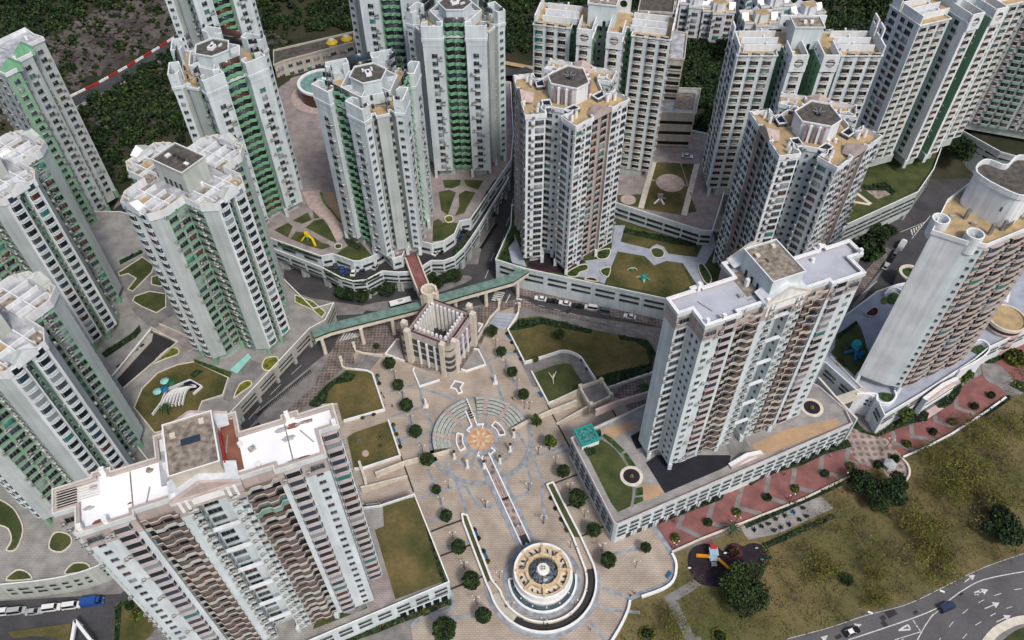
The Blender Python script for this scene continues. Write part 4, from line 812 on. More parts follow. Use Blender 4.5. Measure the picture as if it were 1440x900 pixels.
sheet('sidewalk', W([(662, 345), (676, 310), (697, 305), (694, 320), (678, 345), (672, 372), (655, 372)]), .14, 'pave_grey')
sheet('sidewalk', W([(1195, 400), (1208, 392), (1246, 348), (1254, 352), (1212, 412), (1198, 420)]), .14, 'pave_brown')
# --- plaza
plz = [(497, 497), (520, 498), (540, 497), (600, 522), (660, 522), (683, 470), (697, 440), (722, 432), (722, 445), (714, 462), (727, 500), (750, 545), (800, 545), (870, 560), (893, 590), (1000, 600), (868, 742), (918, 738), (943, 777), (951, 793), (948, 815), (933, 827), (902, 838), (887, 845), (882, 858), (872, 880), (855, 905), (830, 960), (600, 960), (585, 930), (578, 882), (596, 868), (628, 861), (636, 847), (629, 818), (583, 700), (560, 705), (440, 720), (440, 600), (500, 520)]
sheet('plaza', W(plz), .18, 'pave_tan')
mb = MB(); BZ = 0
def band(pts, wd=.9, closed=False, z=.195, cat='n', sm=True):
    global BZ
    BZ += .004; z = .186 + BZ
    p = W(smooth(pts, 4, closed)) if sm and len(pts) > 2 else W(pts); l, r = offset(p, wd / 2, closed), offset(p, -wd / 2, closed)
    for i in range(len(p) if closed else len(p) - 1):
        j = (i + 1) % len(p); mb.face([(*r[i], z), (*r[j], z), (*l[j], z), (*l[i], z)], 'pave_band')
for pts in (U(660, 540, 6, [(400, 400), (530, 620), (640, 860)]), U(660, 630, 7.2, [(600, 120), (575, 190), (630, 330), (600, 440), (520, 490), (430, 500)]), U(480, 590, 6, [(880, 330), (980, 560), (1060, 790)]),
            U(480, 590, 6, [(670, 660), (800, 620), (920, 575), (1040, 565), (1090, 640), (1150, 720), (1230, 745), (1350, 705)]), U(660, 630, 7.2, [(740, 380), (740, 560), (765, 680), (750, 760)]),
            U(420, 480, 6, [(740, 440), (890, 390), (1010, 370)]), U(420, 480, 6, [(780, 640), (960, 580), (1080, 560)]), U(420, 480, 6, [(860, 840), (960, 790), (1140, 760)]), U(420, 480, 6, [(1020, 390), (1050, 520), (1130, 720)]), U(420, 480, 6, [(1030, 400), (1200, 450), (1370, 510)]),
            U(420, 480, 6, [(780, 260), (900, 500), (960, 700), (1030, 900)]), U(480, 590, 6, [(590, 0), (650, 190), (700, 320)]), U(480, 590, 6, [(730, 420), (790, 560), (860, 780)]),
            [(560, 745), (600, 735), (625, 728)], [(622, 770), (650, 765), (672, 755)], [(845, 785), (880, 775), (900, 772)], [(833, 800), (838, 850), (900, 862)], [(847, 828), (875, 838), (885, 845)], [(800, 905), (760, 893)], [(830, 875), (850, 900)],
            [(606, 870), (650, 868), (690, 862)], [(780, 640), (800, 632), (812, 622)], U(660, 540, 6, [(530, 610), (640, 590), (800, 520)]), U(660, 400, 5.14, [(70, 430), (130, 560), (200, 720), (250, 870)]), U(660, 400, 5.14, [(130, 560), (280, 500), (360, 500)]), U(660, 400, 5.14, [(340, 740), (300, 640), (260, 560)])):
    band(pts)
band([(918, 739), (943, 777), (949, 793), (946, 813), (931, 825), (900, 836), (885, 843)], 1.4); band([(578, 882), (596, 867), (629, 860), (637, 847), (630, 818)], 1.2); band([(882, 858), (872, 880), (855, 905)], 1.0)
for a0, b0, a1, b1 in ((-1.9, 1.9, 0, 1),):
    for s_ in (-1, 1): pass
CA, CR = (-10.43, 142.66), (8.11, 95.2)
mb.ring(CA, 15.7, 17.0, .18, .40, 'pave_band', -165, 210, 60); mb.ring(CA, 10.7, 11.4, .18, .405, 'pave_band', 0, 360, 60); mb.ring(CA, 4.4, 5.6, .18, .41, 'pave_band', n=40)
mb.ring(CR, 9.9, 11.2, .18, .40, 'pave_band'); mb.ring(CR, 15.6, 16.6, .18, .405, 'pave_band', -175, 10)
for i in range(16):
    a_ = rad(22.5 * i + 8); mb.face([(CA[0] + r * math.cos(a_ + s_ * .35 / r), CA[1] + r * math.sin(a_ + s_ * .35 / r), .396) for r, s_ in ((5.6, -1), (10, -1), (10, 1), (5.6, 1))], 'pave_band')
ax = (math.cos(rad(-67.5)), math.sin(rad(-67.5))); ay = (-ax[1], ax[0])
CN0 = (-19.0, 165.2)
def AX(s, t, z=0): return (-9.0 + ax[0] * s + ay[0] * t, 136.5 + ax[1] * s + ay[1] * t) + ((z,) if z else ())
for t in (-2.1, 2.1):
    mb.face([AX(0, t - .7, .42), AX(36, t - .7, .42), AX(36, t + .7, .42), AX(0, t + .7, .42)], 'pave_band')
struct('paving_band', mb)
sheet('paved_disc', [(CA[0] + 4.4 * math.cos(rad(i * 9)), CA[1] + 4.4 * math.sin(rad(i * 9))) for i in range(40)], .415, 'disc')
mb = MB()
for i in range(8):
    a_ = rad(45 * i + 22); mb.face([(CA[0] + r * math.cos(a_ + d), CA[1] + r * math.sin(a_ + d), .425) for r, d in ((.8, 0), (2.4, -.25), (3.9, 0), (2.4, .25))], 'terra')
struct('disc_star', mb)
# --- red brick walk
red = U(960, 550, 2.571, [(-95, 485), (0, 440), (100, 405), (160, 350), (225, 330), (300, 305), (440, 265), (520, 225), (605, 210), (640, 235), (700, 160), (780, 130), (850, 90), (920, 40), (1000, -10), (1080, -60), (1150, -120), (1233, -180), (1330, -120), (1175, 15), (1090, 85), (800, 235), (650, 290), (440, 390), (225, 485), (0, 570), (-70, 590)])
sheet('red_brick_walk', W(red), .14, 'pave_red')
mb = MB()
def strip(pts, wd, m, z=.155):
    p = W(pts); l, r = offset(p, wd / 2), offset(p, -wd / 2)
    for i in range(len(p) - 1): mb.face([(*r[i], z), (*r[i + 1], z), (*l[i + 1], z), (*l[i], z)], m)
K = U(960, 550, 2.571, [(0, 0)])[0]
for tri in ([(110, 400), (90, 475), (180, 500)], [(0, 450), (-15, 490), (70, 530)], [(215, 340), (195, 420), (285, 445)], [(310, 305), (300, 380), (380, 410)], [(405, 280), (395, 345), (490, 370)], [(505, 225), (498, 290), (600, 320)], [(598, 205), (590, 250), (640, 265)], [(680, 60), (0, 0), (0, 0)][:0],
            [(760, 145), (765, 190), (850, 220)], [(825, 110), (830, 165), (925, 180)], [(905, 50), (915, 110), (1000, 135)], [(985, 10), (990, 60), (1060, 85)]):
    if tri: strip(U(960, 550, 2.571, tri), 1.4, 'pave_grey')
struct('walk_strip', mb)
sheet('hex_circle', W(smooth(U(1130, 480, 4.5, [(300, 560), (480, 590), (560, 660), (620, 730), (668, 800), (670, 860), (640, 890), (560, 880), (480, 800), (390, 790), (340, 760), (270, 660)]), 3)), .15, 'pave_hex')
sheet('grey_circle', W(smooth(U(1130, 480, 4.5, [(1130, 130), (1250, 160), (1320, 240), (1390, 330), (1290, 340), (1240, 290), (1150, 240)]), 3)), .15, 'pave_grey')
# --- big grass field lower right
fld = [(887, 846), (903, 839), (935, 828), (950, 816), (953, 794), (945, 780), (1060, 738), (1215, 665), (1232, 650), (1262, 678), (1276, 668), (1280, 652), (1268, 642), (1320, 612), (1380, 575), (1440, 500), (1700, 450), (1700, 720), (1440, 776), (1385, 797), (1330, 824), (1275, 848), (1218, 862), (1168, 882), (1107, 899), (1050, 960), (830, 970), (860, 905), (874, 880), (884, 858)]
sheet('field', W(fld), .10, 'lawn_brown')
sheet('field_path', W(U(820, 780, 6, [(930, 210), (1000, 260), (790, 390), (945, 700), (990, 690), (1010, 760), (880, 760), (750, 480), (680, 355), (800, 290)])), .125, 'pave_grey')
sheet('exercise_court', W(U(1000, 600, 6, [(240, 840), (930, 590), (1030, 690), (580, 900), (310, 960)])), .13, 'deck_grey')
rb = U(840, 700, 6, [(760, 540), (780, 450), (850, 400), (930, 390), (1010, 410), (1060, 450), (1110, 400), (1180, 390), (1230, 410), (1290, 385), (1360, 390), (1420, 430), (1440, 500), (1400, 580), (1330, 640), (1240, 640), (1160, 660), (1060, 740), (950, 750), (850, 720), (780, 640)])
sheet('rubber_ground', W(smooth(rb, 3)), .14, 'rubber')
sheet('rubber_patch', W(smooth(U(840, 700, 6, [(1090, 420), (1150, 380), (1210, 420), (1220, 490), (1150, 520), (1090, 490)]), 4)), .155, 'rubber_red')
sheet('path_stub', W(U(840, 700, 6, [(890, 380), (960, 350), (1000, 410), (940, 395)])), .15, 'pave_red')
# corner verge bottom right and lower left lawns
sheet('verge', W(U(1040, 740, 3.6, [(1340, 576), (1400, 530), (1500, 495), (1500, 640), (1330, 640)])), .18, 'lawn_green')
mb = MB(); mb.wall(W(smooth(U(1040, 740, 3.6, [(1240, 600), (1300, 530), (1400, 480), (1500, 470)]), 4, False)), 2.2, 0, .2, 'trim_cream'); struct('kerb', mb)

# --- road markings
mb = MB()
MZ = 0
def mk(p, q, wd=.16, z=.075):
    global MZ
    MZ += .004; z = .16 + MZ % .12 if P(*p)[1] > 140 else .062 + MZ % .08
    a, b_ = P(*p), P(*q); l, r = offset([a, b_], wd / 2), offset([a, b_], -wd / 2); mb.face([(*r[0], z), (*r[1], z), (*l[1], z), (*l[0], z)], 'mark')
M_ = lambda pts: U(1040, 740, 3.6, pts)
def mline(pts, wd=.22):
    p = M_(pts)
    if len(p) > 2: p = smooth(p, 5, False)
    for a, b_ in zip(p, p[1:]): mk(a, b_, wd)
mline([(550, 576), (720, 520), (880, 465), (990, 420), (1060, 375), (1130, 325), (1240, 270), (1440, 230)], .28)
mline([(240, 572), (460, 512), (640, 452), (850, 395), (1050, 300), (1230, 212), (1440, 138)], .14)
mline([(900, 576), (930, 520), (970, 460), (1010, 425)], .25); mline([(785, 576), (915, 535)], .2); mline([(820, 576), (830, 572)], .2)
for p in ([(935, 510), (955, 480)], [(962, 468), (980, 445)], [(878, 475), (890, 495)], [(893, 500), (903, 514)], [(906, 519), (916, 533)]): mline(p, .3)
for p in ([(1060, 510), (1082, 483)], [(1128, 443), (1156, 420)], [(1207, 388), (1237, 373)], [(1290, 352), (1325, 340)], [(1390, 322), (1430, 316)], [(1128, 570), (1150, 545)], [(1193, 502), (1222, 484)], [(1268, 456), (1296, 440)], [(1348, 417), (1380, 408)], [(1010, 576), (1018, 566)]): mline(p, .18)
def arrow(t, h, wd=.28, hs=.9):
    a, b_ = P(*M_([t])[0]), P(*M_([h])[0]); dx, dy = b_[0] - a[0], b_[1] - a[1]; l = math.hypot(dx, dy); dx /= l; dy /= l; m_ = (b_[0] - dx * 2.0, b_[1] - dy * 2.0); z = .15
    q = lambda o, s, t_: (o[0] + dx * s - dy * t_, o[1] + dy * s + dx * t_, z)
    mb.face([q(a, 0, -wd / 2), q(m_, 0, -wd / 2), q(m_, 0, wd / 2), q(a, 0, wd / 2)], 'mark'); mb.face([q(m_, 0, -hs), q(b_, 0, 0), q(m_, 0, hs)], 'mark')
arrow((1240, 418), (1315, 388)); arrow((1298, 486), (1372, 452)); arrow((1188, 345), (1258, 322)); arrow((1190, 350), (1215, 322), .25, .7); arrow((1134, 286), (1192, 246), .28, .8); arrow((420, 576), (446, 552), .3, .8); arrow((575, 510), (618, 498), .28, .8)
tri = M_([(805, 528), (852, 500), (864, 523)]); 
for i in range(3): mk(tri[i], tri[(i + 1) % 3], .45)
for i in range(5):     # zebra crossings
    p = U(660, 400, 5.143, [(160 + i * 6, 112 - i * 14), (232 + i * 6, 122 - i * 14)]); mk(p[0], p[1], .65)
for i in range(7):
    p = [(476 + i * 4.2, 482 - i * 2.2), (489 + i * 4.0, 484 - i * 1.8)]; mk((478 + i * 4.0, 480.5 - i * .9), (485 + i * 4.0, 466 + i * .2 + 2), .55)
p = U(660, 400, 5.143, [(262, 138), (295, 75)]); mk(*p, .4)
for p in U(660, 400, 5.143, [(340, 105), (330, 140)]): mk(p, (p[0] + 8, p[1] + 1.5), .8)
for i in range(9): a_ = (735 + i * 22, 424 + i * 5.6); mk(a_, (a_[0] + 9, a_[1] + 2.3), .16)
for p, q in (((712, 318), (716, 306)), ((704, 345), (709, 333)), ((690, 368), (695, 356)), ((682, 392), (687, 380)), ((719, 290), (722, 280))): mk(p, q, .2)
for i in range(6): p = U(1180, 220, 5, [(505 + i * 18, 515 - i * 9), (515 + i * 15, 555 - i * 16)]); mk(p[0], p[1], .5)
p = U(1180, 220, 5, [(510, 580), (640, 420)]); mk(*p, .25); p = U(1180, 220, 5, [(430, 535), (605, 462)]); mk(*p, .2)
p = U(1120, 380, 4.5, [(410, 155), (510, 70)]); mk(*p, .3)
for a_, b_ in (((350, 590), (366, 572)), ((380, 556), (395, 541)), ((410, 527), (424, 514))): mk(a_, b_, .15)
struct('road_marking', mb)

# ============================================================ PODIUMS
def slot(w_, h_):                    # car park slot: dark panel painted for the shade inside, with a lip
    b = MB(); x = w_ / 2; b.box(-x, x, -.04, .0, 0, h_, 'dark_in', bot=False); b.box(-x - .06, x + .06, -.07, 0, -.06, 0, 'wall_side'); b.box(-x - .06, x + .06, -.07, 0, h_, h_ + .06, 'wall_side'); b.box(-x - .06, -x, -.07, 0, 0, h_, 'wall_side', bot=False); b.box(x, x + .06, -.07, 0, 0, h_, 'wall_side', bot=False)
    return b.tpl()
SLOT = {}
def podium(label, poly, z, wm, top, rim='trim_white', rows=(), sw=6.5, sh=1.0, gap=1.5, under=None, z0=-.5, edges=None, name='podium', cat='podium', rimh=1.0, mw=None):
    poly = ccw(poly); n = len(poly); cx = sum(p[0] for p in poly) / n; cy = sum(p[1] for p in poly) / n
    t = empty(name, label, cat, (cx, cy, 0)); zz = under if under else z0
    b = MB(); b.prism(poly, zz, z, wm, top=top, bot=True); part('wall', b, t); b = MB(); b.wall(offset(poly, .02, True), .36, z - .05, z + rimh, wm, closed=True, top=rim); part('parapet', b, t)
    for i in range(n):
        p, r = poly[i], poly[(i + 1) % n]; L = math.hypot(r[0] - p[0], r[1] - p[1])
        if L < 2.5: continue
        tx, ty = (r[0] - p[0]) / L, (r[1] - p[1]) / L
        if -p[0] * ty + p[1] * tx < 0: continue
        k = max(1, round(L / (sw + gap))); w2 = round(min(sw, L / k - gap * .7), 1)
        if w2 < .8: continue
        for j in range(k):
            for zr in rows:
                if (w2, sh) not in SLOT: SLOT[w2, sh] = tpl_mesh(slot(w2, sh), 'opening_shade')
                link('opening_shade', SLOT[w2, sh], t, (p[0] + tx * L * (j + .5) / k + ty * .2 - cx, p[1] + ty * L * (j + .5) / k - tx * .2 - cy, zr), math.atan2(ty, tx))
        if under:
            for j in range(max(1, int(L // 9)) + 1):
                s = min(L - .7, max(.7, L * j / max(1, int(L // 9)))); b = MB(); x, y = p[0] + tx * s - ty * 1.0, p[1] + ty * s + tx * 1.0; b.box(-.55, .55, -.55, .55, 0, under, 'wall_side', rot=math.atan2(ty, tx), o=(x, y)); part('pillar', b, t)
    if under:
        b = MB(); b.prism([(cx + (x - cx) * .9, cy + (y - cy) * .9) for x, y in poly], z0, under, 'wall_side'); part('core', b, t)
    return t
def deck(name, pts, z, m, sm=0): 
    p = W(smooth(pts, sm) if sm else pts, z); return sheet(name, p, z, m)
def lawn(pts, z, m='lawn_green', rim=None, sm=0, h=.35, w_=.35, name='lawn'):
    p = ccw(W(smooth(pts, sm) if sm else pts, z)); sheet(name, p, z, m)
    if rim:
        b = MB(); b.wall(p, w_, z - h if z < 2 else z - .1, z + .25, rim, closed=True); struct('kerb', b)
# --- block E2 podium
z2 = 11
pe2 = [(803, 618), (863.5, 737), (868, 739), (1197, 597), (1188, 578), (1150, 545), (1060, 500), (905, 572)]
PE2 = podium('white podium with pink coping, lawn, round flower bed and teal glass box', W(pe2, z2), z2, 'wall_blue', 'deck_grey', rim='trim_pink', rows=(8.5, 6.0, 3.7), sw=2.7, sh=1.1, gap=1.3)
b = MB(); pp = ccw(W([(863.5, 737), (868, 739), (1197, 597)], 0)); 
zz2 = z2 + .03
deck('podium_deck', U(780, 590, 5.295, [(290, 90), (640, -5), (780, -60), (640, 90), (560, 140), (680, 320), (820, 550), (660, 610), (640, 500), (560, 330), (430, 160)]), zz2, 'deck_grey')
deck('podium_deck', U(780, 590, 5.295, [(300, 92), (560, 10), (640, 60), (530, 95), (430, 140), (350, 80)]), zz2 + .02, 'deck_orange')
deck('podium_deck', U(780, 590, 5.295, [(650, 480), (775, 490), (820, 550), (665, 610)]), zz2 + .02, 'deck_orange')
deck('podium_deck', U(840, 560, 6, [(410, 545), (500, 480), (1130, 480), (1110, 560), (1040, 600), (570, 800)]), zz2 + .03, 'tarmac_blue')
deck('podium_deck', U(840, 560, 6, [(280, 320), (370, 270), (420, 400), (330, 430)]), zz2 + .02, 'tarmac_blue')
deck('podium_deck', U(1000, 600, 6, [(340, 150), (640, 20), (1060, -70), (1080, 0), (400, 260)]), zz2 + .02, 'deck_orange')
deck('podium_deck', U(1000, 600, 6, [(120, 140), (260, 60), (340, 190), (180, 290)]), zz2 + .04, 'pave_grey')
lawn(U(780, 590, 5.295, [(215, 210), (330, 130), (420, 190), (500, 280), (545, 360), (590, 480), (575, 640), (470, 690), (420, 620)]), zz2 + .01, 'lawn_green')
lawn(U(780, 590, 5.295, [(370, 105), (430, 140), (520, 230), (495, 250), (420, 180), (355, 125)]), zz2 + .25, 'leaf'); lawn(U(780, 590, 5.295, [(510, 260), (535, 245), (605, 345), (560, 350)]), zz2 + .25, 'leaf')
lawn(U(780, 590, 5.295, [(610, 510), (655, 500), (660, 560), (600, 570)]), zz2 + .25, 'leaf'); lawn(U(780, 590, 5.295, [(600, 580), (655, 575), (660, 605), (590, 635)]), zz2 + .25, 'leaf')
mb = MB()
def strip2(pts, wd, m, z):
    p = W(smooth(pts, 4, False), z); l, r = offset(p, wd / 2), offset(p, -wd / 2)
    for i in range(len(p) - 1): mb.face([(*r[i], z), (*r[i + 1], z), (*l[i + 1], z), (*l[i], z)], m)
strip2(U(780, 590, 5.295, [(335, 130), (430, 190), (500, 270), (560, 370)]), .9, 'pave_grey', zz2 + .05); strip2(U(780, 590, 5.295, [(590, 500), (590, 570), (575, 650)]), .9, 'pave_grey', zz2 + .055); struct('garden_path', mb)
def flower_bed(px, py, z, r, label, inner='soil', k=1):
    x, y = P(px, py, z); t = empty('flower_bed', label, 'flower bed', (x, y, z)); b = MB(); b.ring((x, y), r, r * 1.38, z, z + .3, 'trim_cream'); part('stone_ring', b, t); b = MB(); b.cyl((x, y), r, r, z, z + .22, inner, 24); part('soil_bed', b, t)
    b = MB(); b.blob((x, y, z + .4), (r * .25, r * .25, .4), 'leaf_lime', 3); part('centre_shrub', b, t)
flower_bed(888, 670, zz2, 2.5, 'round dark flower bed in a stone ring on the podium lawn by the slab block', 'rubber'); flower_bed(1141.5, 573.5, zz2, 2.6, 'round dark flower bed at the far right end of the pink rimmed podium', 'rubber')
x, y = P(825, 612, z2 + 2.6); t = empty('glass_box', 'teal framed glass skylight box on the corner of the white podium', 'skylight', (x, y, z2))
b = MB(); b.box(-2.9, 2.9, -2.9, 2.9, z2, z2 + 2.5, 'wall_white', rot=rad(22), o=(x, y)); part('base', b, t); b = MB(); b.box(-2.4, 2.4, -2.4, 2.4, z2 + 2.5, z2 + 2.9, 'glass_teal', rot=rad(22), o=(x, y)); part('glass_roof', b, t)
b = MB(); pp = tf((x, y), 22, [(-2.8, -2.8), (2.8, -2.8), (2.8, 2.8), (-2.8, 2.8)]); b.wall(pp, .6, z2 + 2.3, z2 + 3.1, 'p_teal', closed=True); b.wall([pp[0], pp[2]], .12, z2 + 2.9, z2 + 3.0, 'p_teal'); b.wall([pp[1], pp[3]], .12, z2 + 2.9, z2 + 2.99, 'p_teal'); part('teal_frame', b, t)
# entrance pediment and arches of this podium
def podium_gate(label, pa, pb, z, zb, n=3):
    a, c_ = P(*pa, z), P(*pb, z); L = math.hypot(c_[0] - a[0], c_[1] - a[1]); ang = math.atan2(c_[1] - a[1], c_[0] - a[0]); t = empty('entrance_gate', label, 'entrance gate', (a[0], a[1], 0))
    b = MB(); b.box(0, L, -1.0, .6, zb, z + .8, 'wall_blue', rot=ang, o=a); part('wall', b, t)
    b = MB(); T_ = lambda s, d, z_: (a[0] + math.cos(ang) * s - math.sin(ang) * d, a[1] + math.sin(ang) * s + math.cos(ang) * d, z_)
    F_ = [T_(-.3, -1.3, z + .8), T_(L + .3, -1.3, z + .8), T_(L / 2, -1.3, z + 2.9)]; B_ = [T_(-.3, .5, z + .8), T_(L + .3, .5, z + .8), T_(L / 2, .5, z + 2.9)]
    b.face(F_, 'trim_white'); b.face(B_[::-1], 'trim_white'); b.face([F_[0], F_[2], B_[2], B_[0]], 'trim_white'); b.face([F_[2], F_[1], B_[1], B_[2]], 'trim_white'); b.face([F_[0], B_[0], B_[1], F_[1]], 'trim_pink'); b.tube(F_[0], F_[2], .3, 'trim_pink', 4); b.tube(F_[2], F_[1], .3, 'trim_pink', 4); b.tube(F_[0], F_[1], .3, 'trim_pink', 4); part('pediment', b, t)
    for k in range(n):
        b = MB(); b.box(.9, L - .9, -1.06, -1.0, z - .9 - k * 2.4, z + .1 - k * 2.4, 'g_dark', rot=ang, o=a, bot=False); b.box(.7, L - .7, -1.35, -1, z - 1.1 - k * 2.4, z - .92 - k * 2.4, 'trim_white', rot=ang, o=a); part('window', b, t)
    b = MB(); b.box(.6, L - .6, -1.08, -1, .3, 3, 'g_blue', rot=ang, o=a, bot=False); part('entrance', b, t); b = MB(); b.box(.2, L - .2, -3.4, -1, 0, .35, 'trim_pink', rot=ang, o=a); part('step', b, t)
podium_gate('white entrance with pink pediment in the long podium wall above the red brick walk', (1026, 655), (1069, 637), z2, 0)
def arches(poly_px, z, name, label, k, w_=1.6):
    a, c_ = P(*poly_px[0], z), P(*poly_px[1], z); L = math.hypot(c_[0] - a[0], c_[1] - a[1]); ang = math.atan2(c_[1] - a[1], c_[0] - a[0]); t = empty(name, label, 'arcade', (a[0], a[1], 0))
    for j in range(k):
        s = L * (j + .5) / k; b = MB(); b.box(s - w_ / 2, s + w_ / 2, -.24, -.2, .2, 2.6, 'g_dark', rot=ang, o=a, bot=False)
        n = 8
        ctr = [(s + w_ / 2 * math.cos(math.pi * i / n), 2.6 + w_ / 2 * math.sin(math.pi * i / n)) for i in range(n + 1)]
        b.face([(a[0] + math.cos(ang) * u_ + math.sin(ang) * .24, a[1] + math.sin(ang) * u_ - math.cos(ang) * .24, v_) for u_, v_ in ctr], 'g_dark'); part('arch_opening', b, t)
        b = MB(); b.box(s + L / k / 2 - .3, s + L / k / 2 + .3, -.36, 0, 0, 3.4, 'wall_blue', rot=ang, o=a); b.box(s - w_ / 2 - .3, s + w_ / 2 + .3, -.34, 0, 3.3, 3.42, 'wall_blue', rot=ang, o=a); part('pilaster', b, t)
arches([(880, 733), (1020, 674)], z2, 'arcade', 'row of small arches at the foot of the podium wall left of the pediment entrance', 9)
arches([(1075, 650), (1190, 600)], z2, 'arcade', 'row of small arches at the foot of the podium wall right of the pediment entrance', 8)
# --- block E1 podium
z1_ = 8.5
PE1 = podium('white car park podium with large brown green lawn roof beside the plaza', W([(583, 697), (632, 820), (470, 888), (300, 960), (262, 990), (258, 900), (300, 780), (480, 720), (534, 713)], z1_), z1_, 'wall_blue', 'deck_grey', rows=(6.2, 3.9), sw=3.6, sh=1.1, gap=1.4, rim='trim_white')
lawn([(538, 708), (583.5, 699), (630, 815), (556, 843), (527, 745), (540, 740)], z1_ + .05, 'lawn'); deck('podium_deck', [(521, 790), (540, 785), (556, 846), (520, 862), (505, 800)], z1_ + .04, 'deck_pink')
lawn([(450, 850), (508, 836), (517, 855), (440, 885)], z1_ + .06, 'lawn_green'); mb = MB(); strip2([(445, 870), (470, 857), (495, 860), (515, 850)], 1.2, 'pave_grey', z1_ + .09); struct('garden_path', mb)
block('plant_room', 'small dark flat roofed plant room between slab block and brown lawn', 'plant room', W([(517, 710), (534, 708), (540, 737), (522, 742)], 5), 0, 5, 'wall_blue', 'roof_conc', seed=1)
arches([(557, 852), (628, 824)], z1_, 'arcade', 'row of arches under the lawn roofed car park podium', 6)
# lower left: curved podium, road lawn
PB3 = podium('curved grey green car park wall above the row of parked cars at lower left', W([(-60, 826)] + smooth([(0, 824), (60, 818), (110, 808), (150, 792), (200, 760)], 3, False) + [(250, 700), (140, 560), (-120, 560)], 8.62), 8.62, 'wall_olive', 'deck_grey', rows=(5.4, 3.0), sw=6, sh=1.1, gap=2.2)
for pts in (U(0, 690, 4.285, [(-20, 60), (60, 90), (110, 150), (140, 240), (100, 350), (40, 360), (70, 300), (50, 230), (-20, 190)]), U(0, 690, 4.285, [(310, 280), (350, 250), (420, 270), (430, 320), (370, 370), (300, 350)]), U(0, 690, 4.285, [(390, 500), (440, 440), (520, 440), (540, 480), (440, 500)]), U(0, 690, 4.285, [(40, 540), (100, 480), (160, 490), (190, 520), (180, 535)])):
    lawn(pts, 8.76, 'lawn_green', rim='trim_cream', sm=3)
lawn(U(0, 690, 4.285, [(700, 680), (790, 640), (960, 800), (900, 880), (800, 960), (670, 960)]), .3, 'lawn'); lawn(U(0, 690, 4.285, [(40, 850), (430, 800), (410, 950), (340, 890), (200, 875), (80, 890)]), .3, 'lawn')
t = empty('gateway', 'pale concrete gateway frame beside the lower left lawn', 'gateway', (*P(100, 880), 0)); 
for p in ((102, 868, 123, 897),):
    b = MB(); a_, c_ = P(105, 872, 4.5), P(98, 915, 4.5); b.wall([a_, c_], .8, 3.6, 4.5, 'trim_white'); part('beam', b, t)
    for q_ in (a_, c_, P(127, 900, 4.5)): b = MB(); b.box(-.4, .4, -.4, .4, 0, 3.6, 'trim_white', o=q_); part('post', b, t)
    b = MB(); b.wall([a_, P(127, 900, 4.5)], .8, 3.6, 4.5, 'trim_white'); part('beam', b, t)
# --- left garden podium (towers B)
PB1 = podium('grey garden podium under the green cross towers with long slotted wall on the street', W([(436, 464), (333, 574), (270, 640), (220, 690), (-80, 640), (-80, 330), (200, 300), (170, 520), (196, 545), (262, 462), (222, 452), (150, 540), (100, 560), (100, 300), (240, 330), (300, 350), (420, 425), (440, 440)][:5] + [(-80, 300), (170, 300), (300, 340), (400, 395), (441, 436), (470, 428), (458, 452)], 8.7), 8.7, 'wall_stone', 'deck_grey', rows=(6.7, 4.9), sw=7, sh=.8, gap=2, under=3.2)
cz = 8.75
lawn(U(160, 440, 4.5, [(510, 310), (725, 410), (690, 520), (560, 560), (500, 700), (260, 760), (130, 600), (180, 480), (280, 380), (400, 330)]), cz, 'lawn', rim='trim_cream')
lawn(U(160, 440, 4.5, [(505, 290), (745, 375), (735, 410), (510, 312)]), cz + .3, 'leaf'); lawn(U(160, 440, 4.5, [(940, 340), (960, 290), (1030, 280), (1040, 320), (1000, 360), (960, 365)]), cz + .3, 'leaf_yellow', rim='trim_cream', sm=3)
lawn(U(160, 440, 4.5, [(760, 540), (800, 450), (860, 430), (870, 460), (800, 510)]), cz + .3, 'leaf_yellow', rim='trim_cream', sm=3); lawn(U(160, 440, 4.5, [(250, 320), (340, 230), (400, 225), (410, 260), (330, 290)]), cz + .3, 'leaf_lime', rim='trim_cream', sm=3)
for pts in ([(415, 415), (440, 424), (458, 440), (452, 447), (440, 436), (415, 425)], ):
    lawn(pts, cz + .3, 'leaf_lime', rim='trim_cream')
Q = lambda pts: U(0, 250, 3, pts)
for pts in (Q([(570, 500), (630, 480), (700, 490), (700, 545), (660, 570), (600, 545), (560, 520)]), Q([(500, 400), (600, 335), (650, 370), (640, 400), (560, 480), (540, 470), (575, 425), (540, 405), (505, 415)]), Q([(640, 420), (670, 410), (690, 440), (680, 460), (640, 450)])):
    lawn(pts, cz, 'lawn_green', rim='trim_cream')
deck('garden_path', Q([(480, 390), (620, 320), (760, 560), (640, 640), (560, 560)]), cz - .02, 'pave_grey')
sheet('canopy_roof', W(U(160, 440, 4.5, [(735, 360), (850, 255), (870, 280), (780, 385)]), 9.2), 9.2, 'p_mint')
deck('podium_deck', U(160, 440, 4.5, [(700, 380), (850, 290), (980, 340), (870, 450), (730, 560), (690, 550), (740, 400)]), cz - .01, 'pave_grey')
